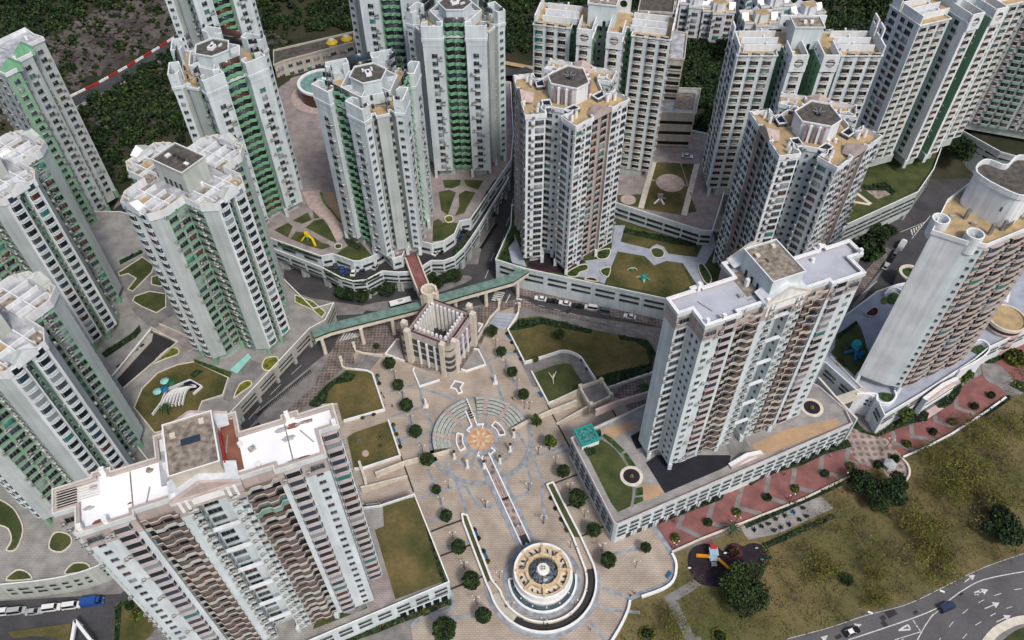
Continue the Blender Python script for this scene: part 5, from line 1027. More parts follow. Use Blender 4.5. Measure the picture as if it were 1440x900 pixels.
# sunken street between the cross towers, crossed by a small bridge
t = empty('sunken_ramp', 'dark sunken ramp with grey walls between the cross shaped towers', 'ramp', (*P(200, 500, 8.7), 8.7)); rp_ = W(U(160, 440, 4.5, [(0, 395), (235, 110), (405, 180), (60, 480)]), cz)
b = MB(); b.prism(rp_, cz + .0, cz + .02, 'asphalt_dark'); part('ramp_floor', b, t)
b = MB(); b.wall(W(U(160, 440, 4.5, [(-10, 400), (235, 100)]), cz + .9), .6, cz, cz + 1.0, 'wall_stone', top='trim_white'); b.wall(W(U(160, 440, 4.5, [(245, 112), (405, 180), (60, 475)]), cz + .9), .4, cz, cz + 1.0, 'wall_stone', top='trim_cream'); part('ramp_wall', b, t)
b = MB(); pth = U(160, 440, 4.5, [(-5, 392), (225, 132), (250, 128), (240, 180), (15, 425)]); b.face([(*P(*q_, cz + .03), cz + .03) for q_ in pth], 'wall_stone'); part('ramp_face', b, t)
for u_ in ((30, 335), (70, 300), (105, 267), (140, 235), (178, 205)):
    b = MB(); x, y = P(160 + u_[0] / 4.5, 440 + u_[1] / 4.5, cz + .08); b.box(-.8, .8, -.5, .5, cz + .03, cz + .09, 'dark_in', rot=rad(48), o=(x, y)); part('opening_shade', b, t)  # flat dark panels painted for the shade inside the ramp wall holes
fb = W(U(160, 440, 4.5, [(235, 95), (290, 75), (460, 150), (520, 215), (470, 240), (400, 190)]), cz + .6); t = empty('footbridge', 'short pinkish footbridge over the sunken ramp between two cross towers', 'footbridge', (*fb[0], cz)); b = MB(); b.prism(fb, cz + .03, cz + .5, 'wall_cream', top='deck_pink'); part('deck', b, t); b = MB(); b.wall(fb[:1] + fb[5:6], .3, cz + .5, cz + 1.4, 'trim_cream'); b.wall(fb[1:4], .3, cz + .5, cz + 1.4, 'trim_cream'); part('railing', b, t)
# shade umbrellas and stepped concrete fan in that garden
for i, (u_, m_, lb) in enumerate((((320, 430), 'p_mint', 'pale mint play canopy on the brown lawn, upper of the four'), ((362, 440), 'p_green', 'dark green play canopy on the brown lawn'), ((275, 495), 'p_mint', 'pale mint play canopy on the brown lawn, leftmost'), ((318, 480), 'p_blue', 'dark blue play canopy on the brown lawn'))):
    x, y = P(160 + u_[0] / 4.5, 440 + u_[1] / 4.5, cz + 2); t = empty('play_canopy', lb, 'play canopy', (x, y, cz)); b = MB(); b.cyl((x, y), 1.5, .25, cz + 1.9, cz + 2.5, m_, 8); part('canopy', b, t); b = MB(); b.cyl((x, y), .1, .1, cz, cz + 1.9, 'metal', 6); part('pole', b, t)
fx, fy = P(160 + 430 / 4.5, 440 + 560 / 4.5, cz); t = empty('stepped_canopy', 'fan shaped concrete canopy of curved white ribs behind the foreground block', 'canopy', (fx, fy, cz))
for i in range(7):
    b = MB(); pts = W(smooth(U(160, 440, 4.5, [(300 + i * 22, 600 - i * 4), (335 + i * 20, 520 - i * 5), (400 + i * 15, 475 - i * 3), (470 + i * 8, 462)]), 3, False), cz + 2); b.wall(pts, .35, cz + 1.2, cz + 2.2, 'trim_white'); part('rib', b, t)
b = MB(); b.wall(W(U(160, 440, 4.5, [(240, 640), (300, 560), (330, 480), (480, 420), (555, 460), (500, 510)]), cz + 1), .3, cz, cz + 1, 'wall_white', top='trim_white'); part('wall', b, t)
b = MB(); b.prism(W(U(160, 440, 4.5, [(440, 445), (485, 428), (540, 462), (480, 488)]), cz + 1), cz + .3, cz + 1, 'skylight'); part('skylight', b, t)
# --- C podium
zc = 10.5
PC = podium('pale blue grey garden podium with three rows of long slots above the parked cars', W([(697, 367), (735, 379), (939, 423), (1010, 440), (1080, 330), (985, 325), (862, 290), (720, 290), (718, 320)], zc), zc, 'wall_blue', 'lawn_green', rows=(8.0, 5.4), sw=7.2, sh=1.1, gap=1.2)
deck('podium_deck', U(700, 300, 7.2, [(150, 240), (170, 210), (290, 540), (150, 500), (90, 400), (110, 290)]), zc + .03, 'deck_blue')
deck('podium_deck', U(700, 300, 7.2, [(1180, 120), (1290, 120), (1240, 300), (1440, 350), (1440, 410), (1215, 380), (1080, 715), (1040, 700), (880, 650), (800, 640), (830, 590), (910, 540), (880, 480), (1000, 465), (1090, 440), (1150, 360)]), zc + .035, 'deck_blue')
deck('podium_deck', U(700, 300, 7.2, [(300, 500), (560, 380), (870, 480), (780, 590), (690, 620), (300, 540)]), zc + .02, 'rubber')
V = lambda pts: U(660, 250, 3, pts)
deck('podium_deck', V([(600, 270), (640, 270), (760, 300), (770, 290), (790, 280), (820, 290), (840, 320), (960, 335), (1000, 250), (1030, 240), (1040, 290), (980, 390), (990, 450), (960, 450), (900, 360), (830, 350), (780, 370), (740, 330), (620, 310)]), zc + .03, 'deck_blue')
lawn(V([(765, 305), (790, 295), (820, 310), (815, 335), (780, 335)]), zc + .06, 'lawn_green', rim='trim_cream', sm=3)
lawn(V([(655, 205), (960, 262), (945, 330), (850, 318), (820, 290), (770, 285), (740, 300), (640, 275)]), zc + .02, 'lawn')
lawn(V([(625, 312), (740, 330), (780, 370), (830, 350), (895, 362), (935, 450), (870, 500), (580, 445)]), zc + .02, 'lawn')
for pts in (U(700, 300, 7.2, [(1000, 390), (1130, 360), (1130, 430), (1080, 465), (1010, 455)]), U(700, 300, 7.2, [(700, 600), (820, 530), (900, 520), (910, 570), (830, 600), (800, 640), (720, 640)]), U(700, 300, 7.2, [(1060, 560), (1140, 550), (1120, 640), (1070, 630), (1040, 590)]), V([(965, 375), (985, 365), (1020, 420), (1010, 450), (985, 430)])):
    lawn(pts, zc + .3, 'leaf', rim='trim_cream', sm=3)
lawn(U(700, 300, 7.2, [(880, 670), (920, 650), (980, 655), (1010, 690), (950, 685)]), zc + .3, 'leaf_red', rim='trim_cream', sm=3); lawn(U(700, 300, 7.2, [(320, 550), (560, 570), (500, 600), (340, 575)]), zc + .3, 'leaf_red')
# --- D podium with circle lawn
PD = podium('blue grey terrace podium with park lawn and pale circle between the two round hole towers', W([(862, 286), (985, 326), (1001, 327), (1040, 200), (900, 170), (790, 200), (800, 280)], 17.1), 17.1, 'wall_blue', 'deck_pink', rows=(14.4, 12.0, 9.4, 7), sw=6.4, sh=1.2, gap=.9, z0=0)
Z8 = lambda pts: U(860, 200, 6.43, pts)
lawn(Z8([(405, 180), (750, 195), (640, 660), (285, 600)]), 17.15, 'lawn'); lawn(Z8([(690, 640), (720, 490), (770, 630)]), 17.15, 'lawn')
mb = MB(); zz = 17.2
for pts, wd in ((Z8([(385, 170), (265, 595)]), 2.2), (Z8([(775, 185), (655, 660)]), 2.2), (Z8([(380, 172), (790, 190)]), 1.2), (Z8([(360, 342), (440, 350)]), 1.0), (Z8([(630, 385), (710, 395)]), 1.0), (Z8([(625, 190), (690, 390)]), .5), (Z8([(710, 450), (785, 640)]), .8)):
    p = W(pts, zz); zz += .005; l, r = offset(p, wd / 2), offset(p, -wd / 2); mb.face([(*r[0], zz), (*r[1], zz), (*l[1], zz), (*l[0], zz)], 'trim_cream' if wd > 2 else 'pave_hex')
c_ = P(*Z8([(530, 368)])[0], 17.2); mb.cyl(c_, 5.6, 5.6, 17.1, 17.28, 'pitch_pink', 32); struct('park_path', mb)
x, y = P(*Z8([(435, 530)])[0], 17.2); t = empty('play_sculpture', 'purple and white play figure on the lawn below the pale circle', 'play equipment', (x, y, 17.15))
b = MB(); b.cyl((x, y), 1.1, .5, 17.15, 19.2, 'p_lilac', 8); b.box(-1, 1, -.5, .5, 18.6, 20, 'hexmauve', o=(x, y + .6)); part('tower', b, t)
for dx_, dy_ in ((-2.4, -1.8), (1.4, -2.4), (2.6, 1.2)): b = MB(); b.tube((x, y, 18.6), (x + dx_, y + dy_, 17.3), .35, 'trim_white' if dx_ < 2 else 'p_lilac', 6); part('slide', b, t)
deck('podium_deck', Z8([(50, 480), (270, 470), (270, 590), (60, 560)]), 17.16, 'lawn_green'); c2_ = P(*Z8([(150, 520)])[0], 17.2); mb = MB(); mb.cyl(c2_, 3, 3, 17.1, 17.3, 'pitch_pink', 24); struct('park_circle', mb)
# --- D3 car park podium
PD3 = podium('dark grey slotted car park podium under the right hand grid tower', W([(1180, 328), (1190, 318), (1290, 272), (1312, 240), (1345, 150), (1200, 160), (1150, 290)], 14), 14, 'wall_side', 'lawn_green', rows=(11.2, 8.8, 6.4), sw=6, sh=1.1, gap=1, under=3.5, z0=0)
Z4 = lambda pts: U(1180, 220, 5, pts)
deck('podium_deck', Z4([(130, 260), (220, 330), (85, 350), (90, 310)]), 14.05, 'lawn'); mb = MB()
for pts, wd in ((Z4([(120, 255), (225, 335)]), 1.4), (Z4([(100, 318), (215, 338)]), 1.2)): 
    p = W(pts, 14.1); l, r = offset(p, wd / 2), offset(p, -wd / 2); zz += .01; mb.face([(*r[0], 14.08 + wd * .02), (*r[1], 14.08 + wd * .02), (*l[1], 14.08 + wd * .02), (*l[0], 14.08 + wd * .02)], 'trim_cream')
struct('park_path', mb); deck('podium_deck', Z4([(180, 230), (330, 200), (380, 260), (270, 300)]), 14.06, 'pave_hex')
PD4 = podium('grey slotted podium at the right edge below the teal balcony tower', W([(1340, 182), (1352, 186), (1406, 216), (1450, 228), (1500, 180), (1350, 150)], 15), 15, 'wall_side', 'scrub', rows=(12.5, 10), sw=6, sh=.8, gap=1, z0=0)
# --- F podium
zf = 10
PF = podium('white podium of the round cornered tower with swimming pool terrace and blue play lawn', W([(1130, 500), (1176, 455), (1232, 412), (1262, 402), (1300, 395), (1500, 330), (1520, 430), (1390, 490), (1368, 508), (1300, 552), (1243, 586), (1231, 560), (1205, 552), (1160, 512)], zf), zf, 'wall_white', 'deck_blue', rows=(7.5, 5.6), sw=5, sh=.9, gap=1.5)
Z5 = lambda pts: U(1120, 380, 4.5, pts)
lawn(Z5([(250, 420), (380, 320), (430, 400), (440, 480), (470, 540), (370, 670), (215, 520), (240, 490)]), zf + .03, 'lawn_green')
deck('podium_deck', Z5([(400, 340), (430, 290), (500, 215), (600, 215), (650, 240), (560, 480), (480, 530), (440, 460)]), zf + .04, 'deck_blue')
lawn(Z5([(440, 270), (490, 235), (520, 255), (500, 290), (450, 290)]), zf + .3, 'leaf_red', rim='trim_pink', sm=3); lawn(Z5([(580, 160), (620, 140), (665, 175), (640, 215), (580, 205)]), zf + .3, 'leaf', sm=3); lawn(Z5([(535, 190), (560, 165), (575, 200), (550, 215)]), zf + .3, 'leaf_lime', sm=3)
def curl(pts, z, h, label, m='wall_white'):
    p = W(smooth(pts, 5, False), z + h); b = MB(); b.wall(p, .5, .2, z + h, m, top='trim_white'); thing1('curved_wall', b, label, 'wall', (*p[0], .2))
curl(Z5([(560, 150), (590, 115), (640, 110), (690, 150)]), zf, 1.6, 'curled white wall at the top of the blue play terrace')
b = MB(); p = W(smooth([(1205, 553), (1232, 553), (1234, 562), (1243, 566), (1254, 565), (1261, 556), (1258, 548)], 4, False), zf + 1.5); b.wall(p, .6, .2, zf + 1.4, 'wall_white', top='trim_white'); thing1('curved_wall', b, 'large white curled wall at the lower corner of the round cornered tower podium', 'wall', (*p[0], .2))
b = MB(); p = W(smooth([(1366, 484), (1378, 477), (1389, 482), (1392, 491), (1380, 503), (1350, 520)], 5, False), zf + 1.5); b.wall(p, .5, .2, zf + 1.4, 'wall_white', top='trim_white'); thing1('curved_wall', b, 'narrow white curled wall beside the pink round drum building', 'wall', (*p[0], .2))
lawn([(1370, 487), (1380, 484), (1386, 490), (1375, 498), (1366, 494)], zf + .3, 'leaf'); lawn([(1236, 553), (1246, 552), (1256, 556), (1250, 564), (1240, 562)], zf + .3, 'leaf', sm=3); deck('podium_deck', [(1270, 540), (1330, 515), (1370, 485), (1360, 475), (1290, 520)], zf + .05, 'deck_blue')
# pink drum building
x, y = P(1416, 447, 14); t = empty('drum_building', 'pink round drum building with flat tan roof at the right edge', 'round building', (x, y, 0))
b = MB(); b.cyl((x, y), 6.1, 6.1, 0, 14, 'wall_pink', 40, cap=False); part('wall', b, t); b = MB(); b.cyl((x, y), 6.0, 6.0, 13.4, 13.6, 'roof_tan', 40); part('roof', b, t); b = MB(); b.ring((x, y), 5.9, 6.5, 13.2, 14.3, 'trim_cream'); part('rim', b, t)
for z in (3.5, 7.5, 11): b = MB(); b.ring((x, y), 6.0, 6.35, z, z + .5, 'trim_pink'); part('band', b, t); b = MB(); b.ring((x, y), 6.0, 6.14, z + .6, z + 1.7, 'g_brown', a0=180, a1=300); part('window', b, t)
x, y = P(1282, 402 - 20, 8); t = empty('drum_building', 'small pinkish spiral drum beside the car queue street', 'round building', (x, y, 0)); b = MB(); b.cyl((x, y), 4, 4, 0, 7, 'wall_pink', 28, cap=False); part('wall', b, t); b = MB(); b.ring((x, y), 3.2, 4.3, 6.8, 7.6, 'trim_cream'); part('rim', b, t); b = MB(); b.cyl((x, y), 3.9, 3.9, 5.5, 6, 'leaf', 20); part('roof', b, t)
x, y = P(1408, 400, 10); t = empty('swimming_pool', 'pale teal swimming pool behind the pink drum building', 'swimming pool', (x, y, zf)); b = MB(); b.prism(tf((x, y), 60, [(-8, -2.6), (8, -2.6), (8, 2.6), (-8, 2.6)]), zf, zf + .3, 'p_mint'); part('water', b, t); b = MB(); b.wall(tf((x, y), 60, [(-8.3, -2.9), (8.3, -2.9), (8.3, 2.9), (-8.3, 2.9)]), .8, zf, zf + .4, 'trim_white', closed=True); part('rim', b, t)
podium_gate('pink entrance pediment in the podium wall of the round cornered tower', (1299, 562), (1343, 534), 9, 0, n=2)
# link walls between the podiums right of E2
for pts, z, lb in ((U(1130, 480, 4.5, [(95, 225), (205, 350), (340, 490)]), 11.8, 'thin pink capped end wall with stone balls at the right podium corner'), (U(1130, 480, 4.5, [(170, 90), (370, 290), (440, 350)]), 10.6, 'long white edge wall below the blue play lawn')):
    p = W(pts, z); b = MB(); b.wall(p, .7, 0, z, 'wall_blue', top='trim_cream'); thing1('edge_wall', b, lb, 'wall', (*p[0], 0))
p = W(U(1130, 480, 4.5, [(200, 350), (370, 290), (430, 320), (250, 390)]), 10.8); b = MB(); b.prism(p, 9.5, 10.8, 'trim_cream', top='wall_cream', bot=True); thing1('link_bridge', b, 'short cream link bridge between the two white podiums', 'footbridge', (*p[0], 9.5))
# --- A podium: two tiers
za = 15
PA2 = podium('lower car park tier with planted edge under the hollow shaft towers', W(U(380, 270, 6, [(440, 650), (600, 735), (700, 765), (810, 755), (950, 680)]) + [(560, 385), (583, 384)] + U(560, 230, 5.295, [(245, 735), (340, 735), (420, 705), (490, 640), (540, 570), (600, 480), (820, 120)]) + [(700, 200), (600, 250), (450, 250), (390, 330), (385, 352)], 10), 10, 'wall_blue', 'asphalt_dark', rows=(8.1, 6.0), sw=6.5, sh=1.0, gap=.8, under=5.2)
pa = U(380, 270, 6, [(-60, 380), (60, 422), (430, 555), (530, 535), (700, 595), (760, 595), (880, 550), (960, 500)]) + [(552, 366), (566, 362), (571, 350), (590, 345)] + U(560, 230, 5.295, [(160, 590), (250, 610), (340, 590), (420, 535), (460, 440), (540, 425), (840, -15)]) + [(722, 190), (718, 118), (560, 95), (400, 60), (380, 90), (400, 160), (330, 240)]
PA = podium('upper garden deck of the hollow shaft towers with lawns, pink paths and yellow slide', W(pa, za), za, 'wall_blue', 'deck_pink', rows=(12.0,), sw=6, sh=1.2, gap=2, under=10.1, z0=0)
Z3 = lambda pts: U(380, 270, 6, pts); Y3 = lambda pts: U(560, 230, 5.295, pts)
for pts in (Z3([(30, 320), (150, 260), (190, 290), (150, 385)]), Z3([(190, 240), (320, 170), (350, 235), (270, 268)]), Z3([(170, 395), (215, 335), (300, 340), (440, 430), (490, 440), (510, 460), (440, 485), (320, 455)]), Z3([(300, 300), (370, 240), (445, 225), (570, 390), (550, 430), (450, 380)]), Z3([(355, 155), (420, 220), (370, 225)]),
            Z3([(560, 520), (640, 460), (760, 420), (860, 540), (740, 590)]), Y3([(330, 120), (465, 120), (460, 160), (400, 185), (345, 180)]), Y3([(488, 120), (635, 125), (595, 195), (510, 165)]), Y3([(300, 210), (380, 195), (430, 215), (370, 380), (320, 350)]), Y3([(450, 230), (500, 200), (575, 215), (490, 370), (420, 390), (455, 320)]), Y3([(260, 430), (300, 410), (330, 440), (440, 440), (420, 520), (330, 570), (255, 580)])):
    lawn(pts, za + .04, 'lawn_green')
deck('garden_path', Z3([(270, 0), (420, -20), (430, 60), (560, 240), (620, 380), (560, 420), (470, 240), (330, 130)]), za + .06, 'pitch_pink'); deck('garden_path', Z3([(470, 0), (530, 0), (600, 230), (560, 210), (490, 90)]), za + .06, 'deck_orange')
b = MB(); b.wall(W(smooth(Z3([(425, 0), (460, 90), (520, 160), (600, 260)]), 4, False), za + .8), .9, za, za + .7, 'trim_cream', top='leaf_lime'); thing1('hedge_planter', b, 'curved yellow green hedge planter between two towers on the garden deck', 'planter', (*P(455, 285, za), za))
x, y = P(388 + 45, 337, za); t = empty('slide', 'yellow play slide with twisted chute on the garden deck lawn', 'slide', (x, y, za)); b = MB()
b.cyl((x, y), .9, .9, za + 2, za + 3.6, 'p_yellow', 8); part('tower', b, t); b = MB(); b.tube((x + .5, y, za + 2.2), (x + 2.2, y - 1.2, za + 1.4), .5, 'p_yellow'); b.tube((x + 2.2, y - 1.2, za + 1.4), (x + 3.6, y - 4, za + .5), .5, 'p_yellow'); part('chute', b, t); b = MB(); b.tube((x - .5, y, za + 2.2), (x - 2.2, y - 1, za + .3), .3, 'p_yellow'); b.tube((x, y, za), (x, y, za + 2.4), .5, 'p_teal'); part('ladder', b, t)
lawn(Z3([(545, 455), (560, 440), (595, 440), (605, 460), (590, 480), (555, 480)]), za + .5, 'leaf', rim='trim_cream', sm=3); lawn(Y3([(350, 400), (380, 388), (405, 400), (405, 430), (370, 440), (350, 425)]), za + .5, 'leaf_lime', rim='trim_cream', sm=3)
deck('podium_deck', [(552, 346), (586, 342), (590, 352), (572, 360), (556, 364)], za + .05, 'pave_red')
# --- pool pavilion and school behind the shaft towers
x, y = P(452, 115, 22); t = empty('pool_hall', 'round building with pale teal glass roof and brown ring wall', 'round building', (x, y, za))
b = MB(); b.cyl((x, y), 10.5, 10.5, za, 21.5, 'g_brown', 48, cap=False); part('wall', b, t); b = MB(); b.cyl((x, y), 9.8, 9.8, 21, 21.6, 'roof_glass', 48); part('glass_roof', b, t); b = MB(); b.ring((x, y), 9.6, 10.9, 21.3, 22.2, 'trim_white'); part('rim', b, t); b = MB()
b.ring((x, y), 9.9, 10.3, 18, 20, 'teal_wall'); part('window_band', b, t); b = MB(); b.cyl((x, y), 3, 2.4, 21.6, 22.6, 'p_mint', 16); b.cyl((x + 1, y + 2), 1.5, 1.2, 21.6, 22.8, 'trim_white', 12); part('roof_light', b, t)
sheet('pool_terrace', [(x + 15 * math.cos(rad(i * 10)), y + 15 * math.sin(rad(i * 10))) for i in range(36)], za + .12, 'pitch_pink')
sl = W([(385, 90), (400, 84), (497, 58), (497, 44), (385, 70)], 24); sc = block('school_block', 'long beige school wing with two golden domes on its roof terrace', 'school', sl, 14, 24, 'wall_cream', 'roof_dark', kinds=['w3', 'w2'], fh=4, seed=9)
for px_ in ((466, 57), (487, 52)):
    x, y = P(*px_, 25); b = MB(); b.cyl((x, y), 2.6, 2.8, 23.1, 24.2, 'terra', 20); b.cyl((x, y), 2.8, 1.6, 24.2, 25.4, 'p_yellow', 20); b.cyl((x, y), 1.4, 1.2, 25.4, 25.8, 'trim_cream', 14); part('golden_dome', b, sc)

# ============================================================ PLAZA
ZP = .18
def planter_lawn(pts, z, label, walls, m='lawn', sm=0, hedge=()):
    p = ccw(W(smooth(pts, sm) if sm else pts, z)); t = empty('planter_lawn', label, 'planter', (*p[0], 0)); b = MB(); b.prism(p, 0, z, 'trim_cream', top=m); part('bed', b, t)
    b = MB()
    for w_ in walls: b.wall(W(w_, z + .2), .5, 0, z + .45, 'trim_white')
    part('coping', b, t); return t
A6 = lambda pts: U(420, 480, 6, pts); B6 = lambda pts: U(660, 400, 5.143, pts); C6 = lambda pts: U(480, 590, 6, pts); D6 = lambda pts: U(660, 540, 6, pts)
planter_lawn(A6([(400, 240), (590, 255), (625, 275), (722, 570), (370, 670), (330, 520), (80, 535), (230, 360), (330, 300)]), .9, 'brown green lawn bed between foreground block and station with hedge on the street side', [A6([(480, 235), (580, 248), (622, 270), (722, 572)]), A6([(722, 572), (380, 668)])])
planter_lawn(C6([(50, 150), (110, 110), (390, 15), (490, 300), (190, 400), (110, 420)]), .9, 'square lawn bed with small round red play disc beside the foreground block', [C6([(395, 0), (495, 300)]), C6([(110, 415), (190, 405), (497, 305)])])
planter_lawn(B6([(280, 325), (360, 245), (520, 230), (900, 330), (1290, 400), (1350, 490), (1320, 640), (1000, 742), (910, 690), (850, 590), (800, 520), (720, 484), (640, 484), (400, 560)]), .9, 'largest lawn bed, below the parked cars, with dark hedge along its street edge', [B6([(355, 200), (340, 240), (278, 325), (400, 562)])] + [B6([(400, 562), (560, 512), (650, 482)]) + smooth(B6([(650, 480), (720, 482), (800, 520), (850, 590), (915, 690)]), 3, False)] + [B6([(1000, 745), (1325, 635)])])
planter_lawn(B6([(450, 622), (470, 640), (600, 590), (690, 568), (735, 580), (812, 700), (800, 775), (575, 855)]), .9, 'small lawn bed with pale bare branch sculpture left of the cream stair pavilion', [B6([(448, 625), (572, 858)]), B6([(572, 858), (805, 770)])], m='lawn_green')
x, y = P(*B6([(605, 680)])[0], .9); b = MB()
for q_ in ((-1.5, 2.2, .6), (.2, 1.2, 1.1), (1.2, 2.5, .7), (0, -2.8, .5)): b.tube((x, y, 1.0), (x + q_[0], y + q_[1], 1 + q_[2]), .22, 'trim_cream', 5, .1)
thing1('branch_sculpture', b, 'pale branching sculpture lying on the small lawn left of the stair pavilion', 'sculpture', (x, y, .9))
x, y = P(*C6([(203, 288)])[0], .9); b = MB(); b.cyl((x, y), 1.2, 1.1, .9, 1.3, 'disc', 16, top='pitch_pink'); thing1('play_disc', b, 'low pink red play disc on the square lawn', 'play equipment', (x, y, .9))
for i, p_ in enumerate(C6([(155, 175), (330, 150), (330, 225)])):
    x, y = P(*p_, .9); b = MB()
    for k in range(6): a_ = k * 1.05; b.tube((x, y, 1.5), (x + 1.3 * math.cos(a_), y + 1.3 * math.sin(a_), .95), .08, 'metal' if i == 0 else 'metal_dark', 5)
    thing1('spider_climber', b, ('grey star shaped climbing frame on the square lawn, upper left', 'dark low climbing frame on the square lawn, upper right', 'dark low climbing frame on the square lawn, lower right')[i], 'climbing frame', (x, y, .9))
def pwall(path, h0, h1, label, w_=.6, m='trim_cream', z0=0):
    p = W(path, 1.2); L = [0]
    for a, b_ in zip(p, p[1:]): L.append(L[-1] + math.hypot(b_[0] - a[0], b_[1] - a[1]))
    hz = {q: h0 + (h1 - h0) * l / L[-1] for q, l in zip(p, L)}
    b = MB(); b.wall(p, w_, z0, lambda x, y: hz.get((x, y), h1), m); return thing1('ramp_wall', b, label, 'wall', (*p[0], z0))
pwall(D6([(355, 382), (455, 330), (690, 238), (905, 168)]), 1.2, 3.4, 'long cream ramp wall from the amphitheatre toward the stair pavilion'); pwall(D6([(735, 330), (1020, 208)]), .9, 3.6, 'lower cream ramp wall joining the stair pavilion corner')
pwall(D6([(660, 162), (940, 65)]), .9, 3.2, 'cream wall along the small lawn up to the stair pavilion'); pwall(D6([(1045, 370), (1240, 290), (1440, 232), (1560, 190)]), 11.5, 11.5, 'pink capped edge wall of the podium beside the hex paving', m='trim_pink', z0=8)
pwall(C6([(930, 255), (530, 375), (292, 478)]), 1.4, 3.4, 'long cream ramp wall from the amphitheatre toward the foreground block'); pwall(C6([(555, 470), (225, 585), (170, 600)]), 1.0, 3.4, 'lower cream ramp wall beside the foreground block'); pwall(C6([(155, 375), (205, 520), (215, 570)]), 3.2, 3.2, 'short cream cross wall beside the foreground block', w_=.8)
# dark joints with a small step
mb = MB(); jz = .2
for pts in (D6([(655, 170), (740, 335), (840, 520), (960, 745), (1040, 900)]), D6([(960, 748), (720, 840)]), U(660, 630, 7.2, [(1260, 478), (985, 592)]), U(660, 630, 7.2, [(1420, 772), (1140, 895)]), C6([(500, 305), (610, 612)]), U(560, 740, 5.625, [(260, 45), (400, -10)]), U(560, 740, 5.625, [(335, 238), (580, 148)]), U(560, 740, 5.625, [(405, 505), (670, 400)]), C6([(900, 895), (1020, 850)]), D6([(1185, 195), (1240, 280)])):
    p = W(pts); mb.wall(p, .45, ZP, jz + .10, 'asphalt_dark'); jz += .01
struct('drain_joint', mb)
# amphitheatre
t = empty('amphitheatre', 'half round stone amphitheatre of five curved tiers around the star paved disc', 'amphitheatre', (*CA, ZP))
rs = [15.6, 14.4, 13.2, 12.0, 10.9, 9.9]
for i in range(5):
    for a0, a1 in ((24, 97.5), (111, 199)):
        for s in range(4):
            u0 = a0 + (a1 - a0) * s / 4; u1 = a0 + (a1 - a0) * (s + 1) / 4; b = MB(); b.ring(CA, rs[i + 1] + .08, rs[i], ZP, .5 + .42 * (4 - i), 'wall_brown', u0, u1, 7, top='pave_step'); part('tier', b, t)
for i, a_ in enumerate((53, 84, 140, 178)):
    b = MB()
    for k in range(10): r = 9.8 + k * .58; b.ring(CA, r, r + .58, ZP, .55 + .2 * (k + .2), 'wall_brown', a_ - 4 * 9.9 / r * 1, a_ + 4 * 9.9 / r, 2, top='pitch_pink')
    part('stair', b, t)
# canal and its white kerbs
t = empty('water_channel', 'narrow straight water channel with white kerbs running from the amphitheatre to the domed rotunda', 'water channel', (*AX(0, 0), ZP))
Lc = 33.0
for s in (-1, 1): b = MB(); b.wall([AX(-.3, s * 1.35), AX(Lc, s * 1.35)], .42, ZP, .75, 'trim_white'); part('kerb', b, t)
for k, (s0, s1, m_) in enumerate(((0, 9, 'pave_hex'), (9, 16.5, 'hexmauve'), (16.5, 17.3, 'dark_in'), (17.3, 27.0, 'pave_hex'), (27, 30, 'hexmauve'), (30, 33, 'asphalt_dark'))):
    b = MB(); b.box(s0, s1, -1.14, 1.14, ZP, .46 + (.1 if m_ == 'hexmauve' else 0), m_, rot=rad(-67.5), o=AX(0, 0)); part('channel_bed', b, t)
    if m_ == 'hexmauve':
        for i in range(int((s1 - s0) / .75)):
            for j in (-.8, 0, .8): b = MB(); x0_ = s0 + .1 + i * .75; b.box(x0_, x0_ + .45, j - .22, j + .22, .56, .78, 'pitch_pink', rot=rad(-67.5), o=AX(0, 0)); part('stepping_stone', b, t)
for s in (27, 33.2): b = MB(); b.cyl(AX(s, 0), .5, .4, .4, .9, 'p_pale', 8); part('fountain_jet', b, t)
# upper part: crossing the tiers, diamond at the end
t = empty('upper_channel', 'upper water channel with dark grille bars cutting through the amphitheatre tiers', 'water channel', (*P(660, 580), ZP)); E6 = lambda pts: U(600, 530, 6, pts)
for pts in (E6([(290, 200), (380, 410), (340, 448), (362, 465)]), E6([(335, 185), (425, 402), (478, 398), (470, 428)]), E6([(478, 670), (430, 660), (440, 630)]), E6([(535, 655), (575, 615), (545, 595)])):
    b = MB(); b.wall(W(pts, .8), .42, ZP, 1.0 if pts[0][1] < 580 else .75, 'trim_white'); part('kerb', b, t)
b = MB(); b.wall(W(E6([(240, 30), (310, 50), (283, 92), (300, 125), (266, 136), (245, 98), (202, 85)]), .8), .42, ZP, .8, 'trim_white', closed=True); part('kerb', b, t)
b = MB(); b.prism(W(E6([(245, 35), (305, 53), (280, 90), (295, 122), (268, 132), (247, 96), (208, 83)]), .4), ZP, .4, 'pave_grey'); part('channel_bed', b, t); b = MB(); b.prism(W(E6([(298, 205), (332, 192), (420, 405), (385, 415)]), .8), ZP, .8, 'pave_hex'); part('channel_bed', b, t)
for i in range(8): b = MB(); q0 = E6([(306 + i * 8.5, 210 + i * 19), (340 + i * 8.3, 198 + i * 19), (343 + i * 8.3, 206 + i * 19), (309 + i * 8.5, 218 + i * 19)]); b.prism(W(q0, 1.0), .8, 1.0, 'g_dark'); part('grille_bar', b, t)
# ring benches round the disc
for i, (a0, a1, lb) in enumerate(((10, 55, 'right'), (165, 215, 'left'))):
    t = empty('ring_bench', 'white rimmed curved planter at the %s side of the star disc' % lb, 'planter', (*CA, ZP)); b = MB()
    for r in (6.0, 8.0): b.ring(CA, r - .2, r + .2, ZP, .85, 'trim_white', a0, a1, 10)
    for a_ in (a0, a1): b.wall([(CA[0] + 6 * math.cos(rad(a_)), CA[1] + 6 * math.sin(rad(a_))), (CA[0] + 8 * math.cos(rad(a_)), CA[1] + 8 * math.sin(rad(a_)))], .4, ZP, .86, 'trim_white')
    part('rim', b, t); b = MB(); b.ring(CA, 6.2, 7.8, ZP, .5, 'pave_hex', a0 + 2, a1 - 2, 10); part('bed', b, t)
